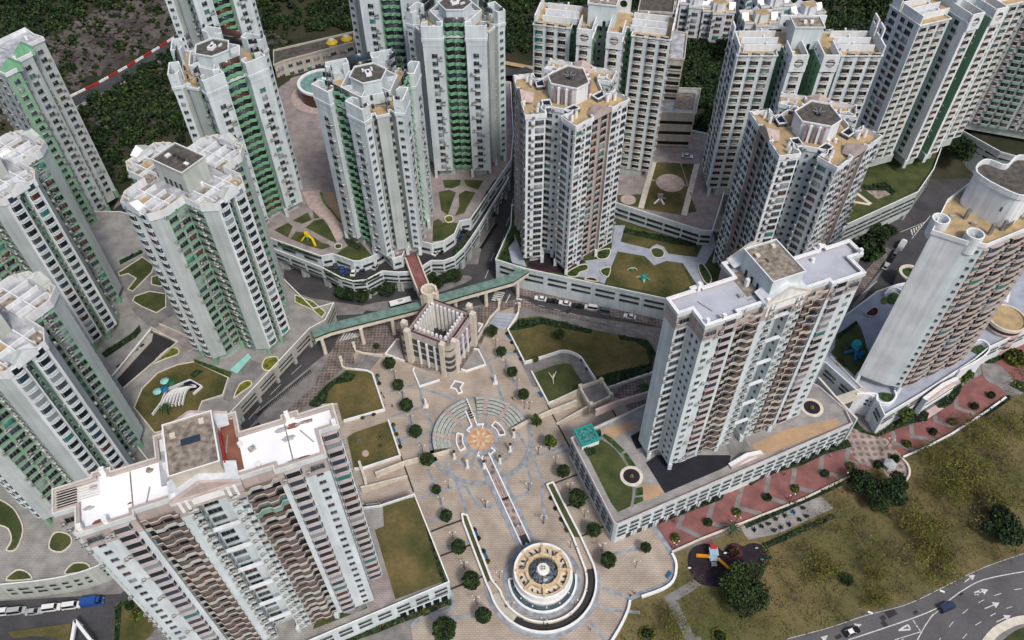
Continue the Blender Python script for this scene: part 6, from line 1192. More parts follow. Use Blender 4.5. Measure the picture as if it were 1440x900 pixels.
# columns with dark red ball tops
for i, (u_, lb) in enumerate((((235, 690), 'leftmost, at the end of the left ramp wall'), ((345, 765), 'second from left, pale top'), ((485, 770), 'left of the channel'), ((618, 728), 'just right of the channel'), ((705, 628), 'right of the disc'), ((735, 508), 'rightmost, at the end of the right ramp wall'))):
    x, y = P(*E6([u_])[0], ZP); t = empty('ball_column', 'white column with round cap by the star disc, ' + lb, 'column', (x, y, ZP), 'columns around the star disc'); b = MB(); b.cyl((x, y), .45, .38, ZP, 3.9, 'trim_white', 12); part('shaft', b, t)
    b = MB(); b.blob((x, y, 4.35), (.55, .55, .5), 'trim_cream' if i == 1 else 'g_brown', 1, 10, 6, .02); part('ball', b, t); b = MB(); b.box(-.7, .7, -.7, .7, ZP, .6, 'wall_cream', o=(x, y)); part('base', b, t)
for i, (px_, lb) in enumerate((((420 + 1075 / 6, 480 + 550 / 6), 'left'), ((660 + 188 / 5.143, 400 + 715 / 5.143), 'right'))):
    x, y = P(*px_, ZP); t = empty('monument', 'small white pointed monument on the tan paving %s of the channel head' % lb, 'monument', (x, y, ZP)); b = MB(); b.box(-.9, .9, -.9, .9, ZP, .7, 'trim_cream', o=(x, y)); part('plinth', b, t); b = MB(); b.cyl((x, y), .7, .25, .7, 4.6, 'trim_white', 8); part('spire', b, t)
# rotunda
t = empty('rotunda', 'round cream rotunda with ring colonnade roof, glass dome and crescent pool', 'rotunda', (*CR, ZP))
b = MB(); b.ring(CR, 9.3, 9.9, ZP, .9, 'trim_white', 180, 368, 48); b.wall([(CR[0] - 9.6, CR[1]), (CR[0] - 7.6, CR[1] + .2)], .5, ZP, .92, 'trim_white'); part('pool_rim', b, t); b = MB(); b.ring(CR, 7, 9.3, ZP, .5, 'pool_water', 175, 372, 48); part('pool_water', b, t)
b = MB(); b.cyl(CR, 7.9, 8.1, ZP, 3.2, 'wall_cream', 48, cap=False); b.ring(CR, 7.6, 8.5, 3.0, 3.6, 'trim_white'); b.cyl(CR, 7.7, 7.7, 3.2, 3.5, 'asphalt_dark', 48); part('drum_wall', b, t)
b = MB(); b.ring(CR, 7.6, 8.2, 4.3, 6.5, 'trim_white'); b.ring(CR, 6.9, 7.7, 6.1, 6.3, 'terra'); part('outer_ring', b, t); b = MB(); b.ring(CR, 7.5, 7.9, 3.2, 4.4, 'wall_grey'); part('gallery', b, t)
b = MB(); b.ring(CR, 4.6, 7.6, 3.5, 5.2, 'wall_cream', top='trim_cream'); part('inner_roof', b, t); b = MB(); b.ring(CR, 4.2, 5.0, 5.0, 6.6, 'terra'); part('inner_ring', b, t)
for i in range(8):
    a_ = rad(45 * i + 1); b = MB(); b.box(4.4, 7.9, -.32, .32, 5.3, 6.7, 'terra', rot=a_, o=CR); part('roof_beam', b, t); q_ = (CR[0] + 4.7 * math.cos(a_), CR[1] + 4.7 * math.sin(a_)); b = MB(); b.cyl(q_, .65, .65, 5.2, 6.9, 'terra', 10); part('ring_knob', b, t)
    for k in (1, 2): a2 = a_ + rad(15 * k); q_ = (CR[0] + 6.3 * math.cos(a2), CR[1] + 6.3 * math.sin(a2)); b = MB(); b.box(-.5, .5, -.18, .18, 5.2, 5.7, 'metal_dark', rot=a2 + .5, o=q_); part('skylight', b, t)
b = MB()
for k in range(6):
    r0, r1 = 4.3 * math.cos(rad(k * 13)), 4.3 * math.cos(rad((k + 1) * 13)); b.cyl(CR, r0, r1, 5.0 + 2.2 * math.sin(rad(k * 13)), 5.0 + 2.2 * math.sin(rad((k + 1) * 13)), 'dome_glass', 16, cap=False)
part('glass_dome', b, t)
for k in range(8): b = MB(); a_ = rad(45 * k + 20); b.tube((CR[0] + 4.2 * math.cos(a_), CR[1] + 4.2 * math.sin(a_), 5.2), (CR[0] + 1.6 * math.cos(a_), CR[1] + 1.6 * math.sin(a_), 7.25), .09, 'trim_cream', 5); part('dome_rib', b, t)
b = MB(); b.cyl(CR, 1.9, 1.6, 6.8, 7.6, 'trim_white', 24); b.cyl(CR, 1.0, .8, 7.6, 8.0, 'trim_cream', 16); part('lantern', b, t)
for k in range(4): a_ = rad(90 * k + 45); b = MB(); b.cyl((CR[0] + .45 * math.cos(a_), CR[1] + .45 * math.sin(a_)), .2, .2, 8.0, 8.06, 'g_brown', 8); part('lantern_hole', b, t)
for k in range(6): a_ = rad(195 + 27 * k); b = MB(); b.cyl((CR[0] + 8.4 * math.cos(a_), CR[1] + 8.4 * math.sin(a_)), .22, .16, .5, .95, 'trim_white', 8); part('pool_light', b, t)
# U shaped ramp round the rotunda
t = empty('curved_ramp', 'U shaped dark ramp between white walls wrapping the rotunda, with planted legs', 'ramp', (*CR, ZP))
G5 = lambda pts: U(640, 730, 5.296, pts); T7 = lambda pts: U(660, 630, 7.2, pts)
lo = W(G5([(50, -40), (60, 20), (150, 260), (235, 480)]) , 1.2); li = W(G5([(88, -30), (105, 15), (190, 240), (268, 445)]), 1.2)
arcO = [(CR[0] + 15.3 * math.cos(rad(a_)), CR[1] + 15.3 * math.sin(rad(a_))) for a_ in range(195, 376, 6)]; arcI = [(CR[0] + 12.6 * math.cos(rad(a_)), CR[1] + 12.6 * math.sin(rad(a_))) for a_ in range(197, 372, 6)]
ro = W(T7([(1130, 900), (1000, 650), (845, 345)]), 1.2); ri = W(T7([(1050, 900), (920, 650), (785, 370)]), 1.2)
b = MB(); b.wall(lo + arcO + ro, .55, ZP, 1.45, 'trim_white'); part('outer_wall', b, t); b = MB(); b.wall(li + arcI + ri, .55, ZP, 1.45, 'trim_cream', top='trim_white'); part('inner_wall', b, t)
b = MB(); b.wall([lo[0], li[0]], .5, ZP, 1.46, 'trim_white'); b.wall([ro[-1], ri[-1]], .5, ZP, 1.46, 'trim_white'); part('end_wall', b, t)
b = MB(); b.ring(CR, 12.8, 15.1, ZP, .35, 'leaf_red', 235, 372, 30, top='asphalt_dark'); part('ramp_floor', b, t); b = MB(); b.ring(CR, 12.8, 15.1, ZP, .5, 'wall_cream', 197, 235, 12); part('ramp_landing', b, t)
for A_, B_ in ((lo[:4], li[:4]), (ro, ri)): b = MB(); b.face([(*q_, 1.1) for q_ in ccw(list(A_) + list(B_)[::-1])], 'lawn_green'); part('planting', b, t)

# ============================================================ STATION
S0 = (-20.9, 168.4); su = (-.897, .442); sv = (.442, .897)
def SX(a, b_): return (S0[0] + su[0] * a + sv[0] * b_, S0[1] + su[1] * a + sv[1] * b_)
SR = math.atan2(sv[1], sv[0]); SL = 18.5; t = empty('station_building', 'cream square station building with open courtyard, pinkish roof ring and corner towers', 'station', (*SX(9, 9), ZP))
hs = 15.5
def sq(a0, a1, b0, b1): return [SX(a0, b0), SX(a1, b0), SX(a1, b1), SX(a0, b1)]
b = MB()
for r in (sq(2.4, SL - 2.4, .4, 3.2), sq(2.4, SL - 2.4, SL - 3.2, SL - .4), sq(.4, 3.2, 2.4, SL - 2.4), sq(SL - 3.2, SL - .4, 2.4, SL - 2.4)): b.prism(r, ZP, hs - 1, 'wall_cream', top='hexmauve')
part('wing', b, t); b = MB(); b.prism(sq(3.2, SL - 3.2, 3.2, SL - 3.2), ZP, 3, 'asphalt_dark'); part('courtyard', b, t)
for r in (sq(2.4, SL - 2.4, .9, 1.6), sq(.9, 1.6, 2.4, SL - 2.4), sq(2.4, SL - 2.4, SL - 1.6, SL - .9), sq(SL - 1.6, SL - .9, 2.4, SL - 2.4)): b = MB(); b.prism(r, hs - 1, hs - .2, 'wall_grey', top='g_brown'); part('roof_rail', b, t)
for k in range(8):
    s = 3.6 + k * (SL - 7.2) / 7
    for q_ in ((s, 3.4), (3.4, s), (s, SL - 3.4), (SL - 3.4, s)):
        b = MB(); b.box(-.35, .35, -.35, .35, 3, hs + (.6 if q_[0] != s else .2), 'trim_white', rot=SR, o=SX(*q_)); part('court_column', b, t)
for ca, cb in ((1.3, 1.3), (SL - 1.3, 1.3), (1.3, SL - 1.3), (SL - 1.3, SL - 1.3)):
    for da, db in ((-1.7, 1.2), (1.2, -1.7)):
        sa = 1 if ca < 5 else -1; sb = 1 if cb < 5 else -1; b = MB(); b.prism([SX(ca + sa * (da + q_[0]), cb + sb * (db + q_[1])) for q_ in ((-.9, -.9), (.9, -.9), (.9, .9), (-.9, .9))], ZP, hs + 1.8, 'trim_cream'); part('corner_pier', b, t)
    b = MB(); c_ = SX(ca - (.2 if ca < 5 else -.2), cb - (.2 if cb < 5 else -.2)); b.cyl(c_, 2.0, 2.0, ZP, hs - 1.5, 'wall_cream', 16, cap=False)
    for z in (3.5, 6.5, 9.5): b.ring(c_, 1.9, 2.15, z, z + 1.7, 'g_mid', n=16)
    b.cyl(c_, 1.7, 1.2, hs - 1.5, hs + .6, 'wall_stone', 6, top='roof_conc'); part('corner_bay', b, t)
cb_ = SX(SL - 1, SL - 1); b = MB(); b.ring(cb_, 2.2, 3.0, ZP, hs + 4, 'trim_cream', 0, 300, 8); b.cyl(cb_, 2.2, 2.2, hs - 3, hs - 1, 'roof_conc', 8); part('lift_tower', b, t)
for face in range(2):
    for i in range(4):
        for k in range(3):
            b = MB(); s = 4.6 + i * 3.1; z = 3.3 + k * 3.4
            if face == 0: b.prism([SX(s - 1.05, .28), SX(s + 1.05, .28), SX(s + 1.05, .42), SX(s - 1.05, .42)], z, z + 2.4, 'g_blue', bot=True)
            else: b.prism([SX(.28, s - 1.05), SX(.28, s + 1.05), SX(.42, s + 1.05), SX(.42, s - 1.05)], z, z + 2.4, 'p_lilac' if k else 'g_blue', bot=True)
            part('window', b, t)
    for i in range(5):
        b = MB(); s = 3.05 + i * 3.1
        b.box(-.3, .3, -.3, .3, ZP, hs - 2.8, 'trim_white', rot=SR, o=SX(s, .2) if face == 0 else SX(.2, s)); part('pilaster', b, t)
for pts, lb in ((U(540, 390, 5.625, [(240, 715), (228, 735), (282, 860), (440, 810)]), 'front'), (U(540, 390, 5.625, [(610, 725), (650, 740), (803, 688), (745, 570), (710, 565)]), 'right'), (U(540, 390, 5.625, [(160, 660), (10, 605), (100, 490), (120, 490)]), 'left'), (U(540, 390, 5.625, [(725, 355), (780, 372), (738, 445)]), 'small rear')):
    p = W(pts, .8); t = empty('fountain_basin', 'grey stone basin with white angular rim at the %s side of the station' % lb, 'basin', (*p[0], ZP)); b = MB(); b.wall(p, .45, ZP, 1.0, 'trim_white'); part('rim', b, t); b = MB(); b.prism(p, ZP, .5, 'deck_grey'); part('bed', b, t)

# ============================================================ FOOTBRIDGES
def bridge(label, px, z, wd, cols, roofm='bridge_roof', under='trim_cream', cz=None):
    p = W(px, z); t = empty('footbridge', label, 'footbridge', (*p[0], z)); l, r = offset(p, wd / 2), offset(p, -wd / 2)
    b = MB(); b.wall(p, wd, z - 2.4, z - 1.7, under); part('deck', b, t); b = MB(); b.wall(p, wd + .5, z, z + .25, 'green_dark', top=roofm); part('roof', b, t)
    b = MB(); b.wall(offset(p, wd / 2 - .1), .2, z - 1.7, z - .9, 'trim_cream'); b.wall(offset(p, -wd / 2 + .1), .2, z - 1.7, z - .9, 'trim_cream'); part('railing', b, t)
    b = MB(); b.wall(offset(p, wd / 2 - .1), .12, z - .9, z, 'dark_in'); b.wall(offset(p, -wd / 2 + .1), .12, z - .9, z, 'dark_in'); part('side_shade', b, t)  # solid dark strips painted for the shade between railing and roof
    for c_ in cols:
        x, y = P(*c_, z - 2.4); b = MB(); b.cyl((x, y), .75, .65, 0, z - 2.4, 'trim_cream', 10); part('pier', b, t)
    return t
bridge('green roofed footbridge from the left garden podium over the street to the station', [(440, 470), (463, 461), (532, 444), (592, 429), (606, 424)], 10.5, 3.3, [(452, 476), (507, 462), (551, 449)])
bridge('green roofed footbridge from the station right to the garden podium corner', [(616, 421), (650, 411), (718, 392), (735, 381), (728, 376)], 10.5, 3.3, [(683, 409), (728, 396), (640, 420)])
p = W([(577, 356), (588, 385), (598, 410)], 13.5); t = empty('footbridge', 'open pink decked footbridge from the shaft tower deck down to the station', 'footbridge', (*p[0], 12)); b = MB(); b.wall(p, 4.2, 11.2, 12.2, 'green_dark', top='pave_red'); part('deck', b, t)
for s in (-1, 1): b = MB(); b.wall(offset(p, s * 2.3), .5, 10.6, 13.4, 'trim_cream'); part('side_wall', b, t)
b = MB(); b.box(-.9, .9, -.9, .9, 0, 11.2, 'trim_cream', o=p[2]); part('pier', b, t)
# stair pavilion (cream) right of the small lawn
rp2 = W(B6([(805, 740), (955, 692), (1025, 800), (880, 868)]), 5.5); t = empty('stair_pavilion', 'cream walled roofless stair pavilion beside the small lawn', 'pavilion', (*rp2[0], 0)); b = MB(); b.prism(rp2, 0, 4.2, 'wall_cream', top='pave_grey'); part('wall', b, t); b = MB(); b.wall(offset(ccw(rp2), -.25, True), .6, 4.2, 5.6, 'trim_cream', closed=True); part('parapet', b, t)
for q_ in rp2: b = MB(); b.box(-.6, .6, -.6, .6, 0, 6.4, 'trim_cream', rot=rad(22), o=q_); part('corner_post', b, t)
for k in (0, 1): b = MB(); q_ = ((rp2[2][0] + rp2[3][0]) / 2, (rp2[2][1] + rp2[3][1]) / 2); b.cyl((q_[0] - 1.5 + 3 * k, q_[1] - .3), .35, .35, 2, 2.5, 'g_dark', 8); part('round_vent', b, t)
# stairs up to the plaza with cream winding walls
for i, (pts, wl1, wl2, lb) in enumerate(((A6([(450, 215), (515, 105), (700, 125), (590, 250)]), A6([(355, 150), (370, 215), (400, 230), (480, 235), (580, 248)]), A6([(465, 30), (480, 80), (540, 100), (640, 112), (710, 120)]), 'left'), (B6([(200, 205), (355, 215), (275, 325), (130, 300)]), B6([(360, 150), (355, 200), (278, 325)]), B6([(215, 125), (212, 175), (150, 240), (110, 310), (55, 400)]), 'right'))):
    t = empty('plaza_stairs', 'wide grey stairs with cream walls at the %s of the station' % lb, 'stairs', (*P(*pts[0], .2), .15))
    q = W(pts, .6)
    for k in range(5):
        f0, f1 = k / 5, 1.0; m_ = lambda a, c_, f: (a[0] + (c_[0] - a[0]) * f, a[1] + (c_[1] - a[1]) * f)
        b = MB(); b.prism([m_(q[0], q[3], k / 5), m_(q[1], q[2], k / 5), m_(q[1], q[2], (k + 1) / 5 - .01), m_(q[0], q[3], (k + 1) / 5 - .01)], .12, .3 + .14 * (4 - k), 'deck_blue' if i else 'pave_grey'); part('step', b, t)
    for w_ in (wl1, wl2): b = MB(); pp = W(w_, 1); b.wall(pp, .6, 0, 1.3, 'trim_cream'); b.cyl(pp[0], .7, .6, 0, 2.2, 'trim_cream', 10); part('side_wall', b, t)
# outer white wall of the plaza lobe
p = W(smooth([(945, 778), (951, 793), (948, 814), (934, 827), (902, 839)], 5, False), .8); b = MB(); b.wall(p, .7, 0, 1.1, 'trim_white'); thing1('boundary_wall', b, 'curved white boundary wall of the tan plaza lobe beside the playground', 'wall', (*p[0], 0))
p = W(smooth([(886, 844), (883, 858), (873, 880), (858, 905)], 5, False), .8); b = MB(); b.wall(p, .7, 0, 1.1, 'trim_white'); thing1('boundary_wall', b, 'white plaza boundary wall running out of the bottom edge', 'wall', (*p[0], 0))
p = W([(945, 776), (985, 758), (1042, 736)] + U(960, 550, 2.571, [(440, 388), (640, 290)]), .8); b = MB(); b.wall(p, .6, 0, .9, 'wall_stone', top='trim_cream'); thing1('boundary_wall', b, 'low stone wall along the lower edge of the red brick walk', 'wall', (*p[0], 0))
p = W(U(1200, 560, 6, [(420, 495), (620, 410), (830, 300), (1110, 120), (1290, -10)]), .8); b = MB(); b.wall(p, .6, 0, .9, 'wall_stone', top='trim_white'); thing1('boundary_wall', b, 'white topped wall along the upper right part of the red brick walk', 'wall', (*p[0], 0))
p = W(smooth(U(1200, 560, 6, [(410, 505), (460, 560), (475, 640), (430, 715)]), 4, False), .8); b = MB(); b.wall(p, .6, 0, .9, 'trim_cream'); thing1('boundary_wall', b, 'curved cream wall around the hexagon paved circle', 'wall', (*p[0], 0))

# ============================================================ VEGETATION
def leaves(n, fn, size, m, rr, mats=None):
    V = np.zeros((n * 4, 3)); 
    for i in range(n):
        c = Vector(fn()); s = size * rr.uniform(.6, 1.3)
        nrm = Vector((rr.gauss(0, 1), rr.gauss(0, 1), rr.gauss(.5, 1))).normalized(); u = nrm.orthogonal().normalized(); v = nrm.cross(u); a = rr.uniform(0, 6.28); u2 = u * math.cos(a) + v * math.sin(a); v2 = nrm.cross(u2)
        for k, (p, q) in enumerate(((-1, -.6), (1, -.7), (.8, .7), (-.9, .6))): V[i * 4 + k] = c + u2 * (p * s) + v2 * (q * s)
    Fc = np.arange(n * 4).reshape(n, 4); ml = mats or [m]
    return (V, Fc, np.array([rr.randrange(len(ml)) for _ in range(n)]), list(ml))
def crown_fn(rr, r, h, z, lumps=9, hollow=.45):
    L = []
    for i in range(lumps):
        a = rr.uniform(0, 6.28); k = rr.uniform(.2, .75); L.append((r * k * math.cos(a), r * k * math.sin(a), z + h * rr.uniform(.25, .8), rr.uniform(.32, .55) * r))
    def f():
        x, y, zz, q = L[rr.randrange(lumps)]; d = Vector((rr.gauss(0, 1), rr.gauss(0, 1), rr.gauss(.1, 1))).normalized() * q * (hollow + (1 - hollow) * rr.random() ** .4); return (x + d.x, y + d.y, max(z, zz + d.z * h / (2 * r) * 1.3))
    return f
def ball_fn(rr, r, z):
    def f():
        d = Vector((rr.gauss(0, 1), rr.gauss(0, 1), rr.gauss(0, 1))).normalized() * r * (.72 + .3 * rr.random() ** .5); k = 1 + .16 * math.sin(6 * d.x + 3 * d.y + r) * math.cos(5 * d.z); return (d.x * k, d.y * k, z + d.z * k)
    return f
def trunk(r, h, limbs, spread, rr, m='bark', twigs=0):
    b = MB(); b.tube((0, 0, 0), (0, 0, h), r, m, 7, r * .7)
    for i in range(limbs):
        a = 6.28 * i / limbs + rr.uniform(-.4, .4); q = (spread * math.cos(a), spread * math.sin(a), h + spread * rr.uniform(.7, 1.1)); b.tube((0, 0, h * rr.uniform(.7, .95)), q, r * .5, m, 5, r * .15)
        for j in range(twigs):
            a2 = a + rr.uniform(-1, 1); b.tube(q, (q[0] + spread * .7 * math.cos(a2), q[1] + spread * .7 * math.sin(a2), q[2] + spread * rr.uniform(.1, .8)), r * .14, m, 4, r * .04)
    return b
TREE = {}
def tree_kind(kind, v):
    if (kind, v) in TREE: return TREE[kind, v]
    rr = random.Random(hash((len(kind), v, kind[0])) % 1000 if False else sum(map(ord, kind)) + v * 77)
    if kind == 'ball': c = leaves(1500, ball_fn(rr, 1.0, 2.15), .115, 0, rr, ['leaf_dark', 'leaf', 'leaf_dark', 'leaf_mid']); t = trunk(.09, 1.5, 4, .5, rr)
    elif kind == 'loose': c = leaves(800, crown_fn(rr, 1.0, 1.6, 1.2, 7), .15, 0, rr, ['leaf', 'leaf_lime', 'leaf']); t = trunk(.09, 1.2, 5, .6, rr)
    elif kind == 'broad': c = leaves(6500, crown_fn(rr, 1.0, 1.0, .45, 18), .045, 0, rr, ['leaf', 'leaf_mid', 'leaf_dark']); t = trunk(.05, .5, 6, .6, rr)
    elif kind == 'dark': c = leaves(4200, crown_fn(rr, 1.0, 1.0, .35, 14), .055, 0, rr, ['leaf_dark', 'leaf_dark', 'leaf']); t = trunk(.05, .45, 6, .6, rr)
    elif kind == 'yellow': c = leaves(1500, crown_fn(rr, 1.0, .7, .35, 18, .05), .028, 0, rr, ['leaf_yellow', 'leaf_yellow', 'leaf_lime', 'leaf_olive']); t = trunk(.03, .35, 9, .55, rr, twigs=5)
    elif kind == 'bare': c = leaves(260, crown_fn(rr, 1.0, .7, .3, 16, .1), .03, 0, rr, ['leaf_olive', 'leaf_twig', 'leaf_yellow']); t = trunk(.02, .3, 9, .5, rr, 'leaf_twig', twigs=5)
    elif kind == 'shrub': c = leaves(500, ball_fn(rr, 1.0, .7), .2, 0, rr, ['leaf', 'leaf_dark']); t = trunk(.1, .6, 4, .4, rr)
    elif kind == 'lime': c = leaves(500, ball_fn(rr, 1.0, .6), .2, 0, rr, ['leaf_lime', 'leaf_yellow', 'leaf']); t = trunk(.1, .6, 4, .4, rr)
    elif kind == 'red': c = leaves(500, ball_fn(rr, 1.0, .6), .2, 0, rr, ['leaf_red', 'leaf_red', 'leaf']); t = trunk(.1, .6, 4, .4, rr)
    TREE[kind, v] = (tpl_mesh(c, 'crown'), t.mesh('trunk')); return TREE[kind, v]
def tree(kind, x, y, z, s, label, name='tree', cat='tree', group=None, sz=None):
    cm, tm = tree_kind(kind, R.randrange(3)); t = empty(name, label, cat, (x, y, z), group, R.uniform(0, 6.28)); t.scale = (s, s, sz or s)
    link('crown', cm, t); link('trunk', tm, t); return t
LM = {'the domed rotunda': CR, 'the amphitheatre': CA, 'the station': SX(9, 9), 'the largest lawn': P(790, 480), 'the brown podium': P(580, 770), 'the glass box': P(850, 680), 'the playground': P(930, 790)}
bt = [(A6([(770, 215)])[0], 2.0), (A6([(845, 395)])[0], 1.9), (A6([(915, 570)])[0], 2.15), (A6([(990, 790)])[0], 2.0), (A6([(660, 55)])[0], 1.0), (C6([(632, 128)])[0], 2.0), (C6([(730, 365)])[0], 2.1), (C6([(805, 612)])[0], 1.45), (C6([(888, 838)])[0], 1.8),
      (U(560, 740, 5.625, [(480, 190)])[0], 2.1), (U(560, 740, 5.625, [(580, 460)])[0], 2.5), (U(560, 740, 5.625, [(675, 730)])[0], 2.1), (U(560, 740, 5.625, [(370, 850)])[0], 3.1), (T7([(950, 268)])[0], 2.0), (T7([(1090, 555)])[0], 2.7), (T7([(1255, 865)])[0], 2.1),
      (U(840, 700, 6, [(88, 555)])[0], 2.2), (U(840, 700, 6, [(403, 440)])[0], 1.5), (D6([(458, 115)])[0], 1.75), (B6([(165, 362)])[0], 2.0), (B6([(232, 508)])[0], 1.75), (B6([(310, 655)])[0], 1.75), (B6([(392, 818)])[0], 1.8), (G5([(1030, 120)])[0], .01)]
bt = [q for q in bt if q[1] > .5]
pts = [P(*q[0], q[1]) for q in bt]; lb = ranklabels(pts, 'dark round clipped plaza tree', LM)
for (px_, s), (x, y), l_ in zip(bt, pts, lb): tree('ball', x, y, .15, s * .95, l_, 'round_tree', 'tree', 'clipped round trees on the plaza', sz=s * .95)
for px_, s, lb_ in ((D6([(570, 320)])[0], 2.2, 'bright green loose tree touching the right ramp wall of the amphitheatre'), (D6([(680, 515)])[0], 2.5, 'bright green loose double crowned tree in the middle of the right plaza')):
    x, y = P(*px_, 3); tree('loose', x, y, .15, s, lb_)
x, y = P(*B6([(650, 395)])[0], 1.5); tree('ball', x, y, .8, 1.7, 'single dark round tree standing on the largest lawn bed', 'round_tree'); x, y = P(*B6([(478, 545)])[0], 1); tree('lime', x, y, .8, 1.0, 'small yellow green bush on the corner of the curved lawn path', 'shrub', 'bush')
# shrubs along the red walk and small planters
sh = [(643, 530, 'lime'), (760, 475, 'shrub'), (865, 438, 'lime'), (975, 385, 'shrub'), (1076, 352, 'lime'), (1183, 298, 'shrub')]
q_ = [(700 + a / 2.571, 550 + b_ / 2.571, k) for a, b_, k in sh] + [(960 + a / 2.571, 550 + b_ / 2.571, k) for a, b_, k in ((608, 270, 'lime'), (812, 190, 'lime'), (905, 147, 'shrub'), (975, 110, 'lime'), (1055, 55, 'shrub'), (1115, 15, 'shrub'))]
RM = {'the play slides': P(1000, 790), 'the pediment entrance': P(1047, 650), 'the hexagon circle': P(1250, 640), 'the drum building': P(1420, 470)}
lb = ranklabels([P(a, b_) for a, b_, _ in q_], lambda i: ('yellow green' if q_[i][2] == 'lime' else 'dark green') + ' round bush on the red brick walk', RM)
for (a, b_, k), l_ in zip(q_, lb): x, y = P(a, b_, .8); tree(k, x, y, .13, 1.15, l_, 'round_bush', 'bush', 'round bushes on the red brick walk')
# field trees
ft = [(1040, 830, 33, 'broad'), (1216, 680, 19, 'dark'), (1250, 692, 22, 'dark'), (1236, 706, 15, 'broad'), (1412, 746, 24, 'dark'), (1192, 812, 9, 'dark'), (1380, 612, 26, 'yellow'), (1352, 655, 36, 'yellow'), (1330, 690, 26, 'yellow'), (1310, 640, 20, 'yellow'), (1298, 735, 30, 'yellow'), (1318, 795, 30, 'yellow'), (1345, 720, 26, 'bare'), (1375, 690, 30, 'bare'), (1400, 640, 26, 'bare'),
      (1150, 800, 30, 'yellow'), (1120, 840, 28, 'bare'), (1175, 855, 22, 'bare'), (1215, 750, 30, 'bare'), (1255, 780, 32, 'bare'), (1185, 710, 20, 'bare'), (1270, 830, 22, 'bare'), (1350, 770, 28, 'bare'), (1400, 700, 26, 'yellow'), (1420, 660, 24, 'bare'), (1085, 790, 20, 'bare'), (1160, 740, 26, 'bare'), (1230, 800, 20, 'yellow'), (1200, 655, 14, 'bare'), (1180, 672, 14, 'bare'),
      (975, 815, 16, 'bare'), (990, 860, 22, 'bare'), (945, 880, 24, 'yellow'), (1080, 880, 18, 'bare'), (1425, 600, 22, 'yellow'), (1440, 700, 26, 'bare'), (1340, 592, 16, 'bare'), (1290, 700, 20, 'bare'), (900, 865, 14, 'bare')]
ft += [(1410, 780, 18, 'bare'), (1230, 840, 20, 'yellow'), (1130, 770, 24, 'bare'), (1310, 760, 24, 'yellow'), (1380, 740, 26, 'bare')]
FMk = {'the play slides': P(1000, 790), 'the pale court': P(1110, 730), 'the hexagon circle': P(1250, 640), 'the right edge': P(1440, 680), 'the dark blue car': P(1332, 854), 'the taxi': P(1199, 888)}
ds = dict(broad='large bright green leafy tree in the grass field', dark='dark green dense tree in the grass field', yellow='feathery yellow green sparse tree in the grass field', bare='thin brownish nearly bare tree in the grass field')
lb = ranklabels([P(a, b_) for a, b_, _, _ in ft], lambda i: ds[ft[i][3]], FMk)
for (a, b_, r, k), l_ in zip(ft, lb):
    z = 3 if k in ('broad', 'dark') else 2.5; x, y = P(a, b_, z); D_ = math.sqrt(x * x + y * y + 217 ** 2); s = r * D_ / 1120 * 1.05; tree(k, x, y, .08, s, l_, 'field_tree', 'tree', 'trees of the grass field', sz=min(s, 6))
for a, b_, lb_ in ((910, 892, 'left'), (1012, 895, 'right')):
    x, y = P(a, b_, .5); t = empty('ring_planting', 'dark shrub circled by a yellow hedge ring at the bottom edge, %s one' % lb_, 'bush', (x, y, .1)); rr = random.Random(a)
    f = lambda: (2.0 * math.cos(rr.random() * 6.283), 0, 0)
    def ringf():
        a2 = rr.random() * 6.283; r = rr.uniform(1.7, 2.3); return (r * math.cos(a2), r * math.sin(a2), rr.uniform(.2, .8))
    link('hedge_ring', tpl_mesh(leaves(400, ringf, .16, 0, rr, ['leaf_yellow', 'leaf_lime']), 'hedge'), t); link('shrub', tpl_mesh(leaves(400, ball_fn(rr, 1.2, .9), .2, 0, rr, ['leaf_dark', 'leaf']), 'shrub'), t)
# palm, and other single trees near buildings
def palm(px, py, z, lb_, s=1):
    x, y = P(px, py, z + 4 * s); t = empty('palm_tree', lb_, 'palm tree', (x, y, z)); b = MB(); b.tube((x, y, z), (x, y, z + 4 * s), .25 * s, 'bark', 7, .15 * s); part('trunk', b, t); b = MB()
    for k in range(11):
        a_ = k * .571; p0 = Vector((x, y, z + 4 * s)); d = Vector((math.cos(a_), math.sin(a_), 0)); sd_ = Vector((-d.y, d.x, 0)) * .38 * s
        for j in range(4):
            f0, f1 = j / 4, (j + 1) / 4; c0 = p0 + d * 2.8 * s * f0 + Vector((0, 0, (.9 * f0 - 2.0 * f0 * f0) * s)); c1 = p0 + d * 2.8 * s * f1 + Vector((0, 0, (.9 * f1 - 2.0 * f1 * f1) * s)); b.face([c0 - sd_ * (1 - .2 * j), c0, c1, c1 - sd_ * (.8 - .25 * j)], 'leaf_dark'); b.face([c0, c0 + sd_ * (1 - .2 * j), c1 + sd_ * (.8 - .25 * j), c1], 'leaf')
    part('frond', b, t)
palm(1031, 742, 0, 'palm tree between the playground and the exercise court'); palm(908, 545, 0, 'dark palm tree in the brick paved turning circle left of the slab block', 1.4); palm(232, 572, 8.8, 'palm beside the stepped concrete canopy in the left garden')
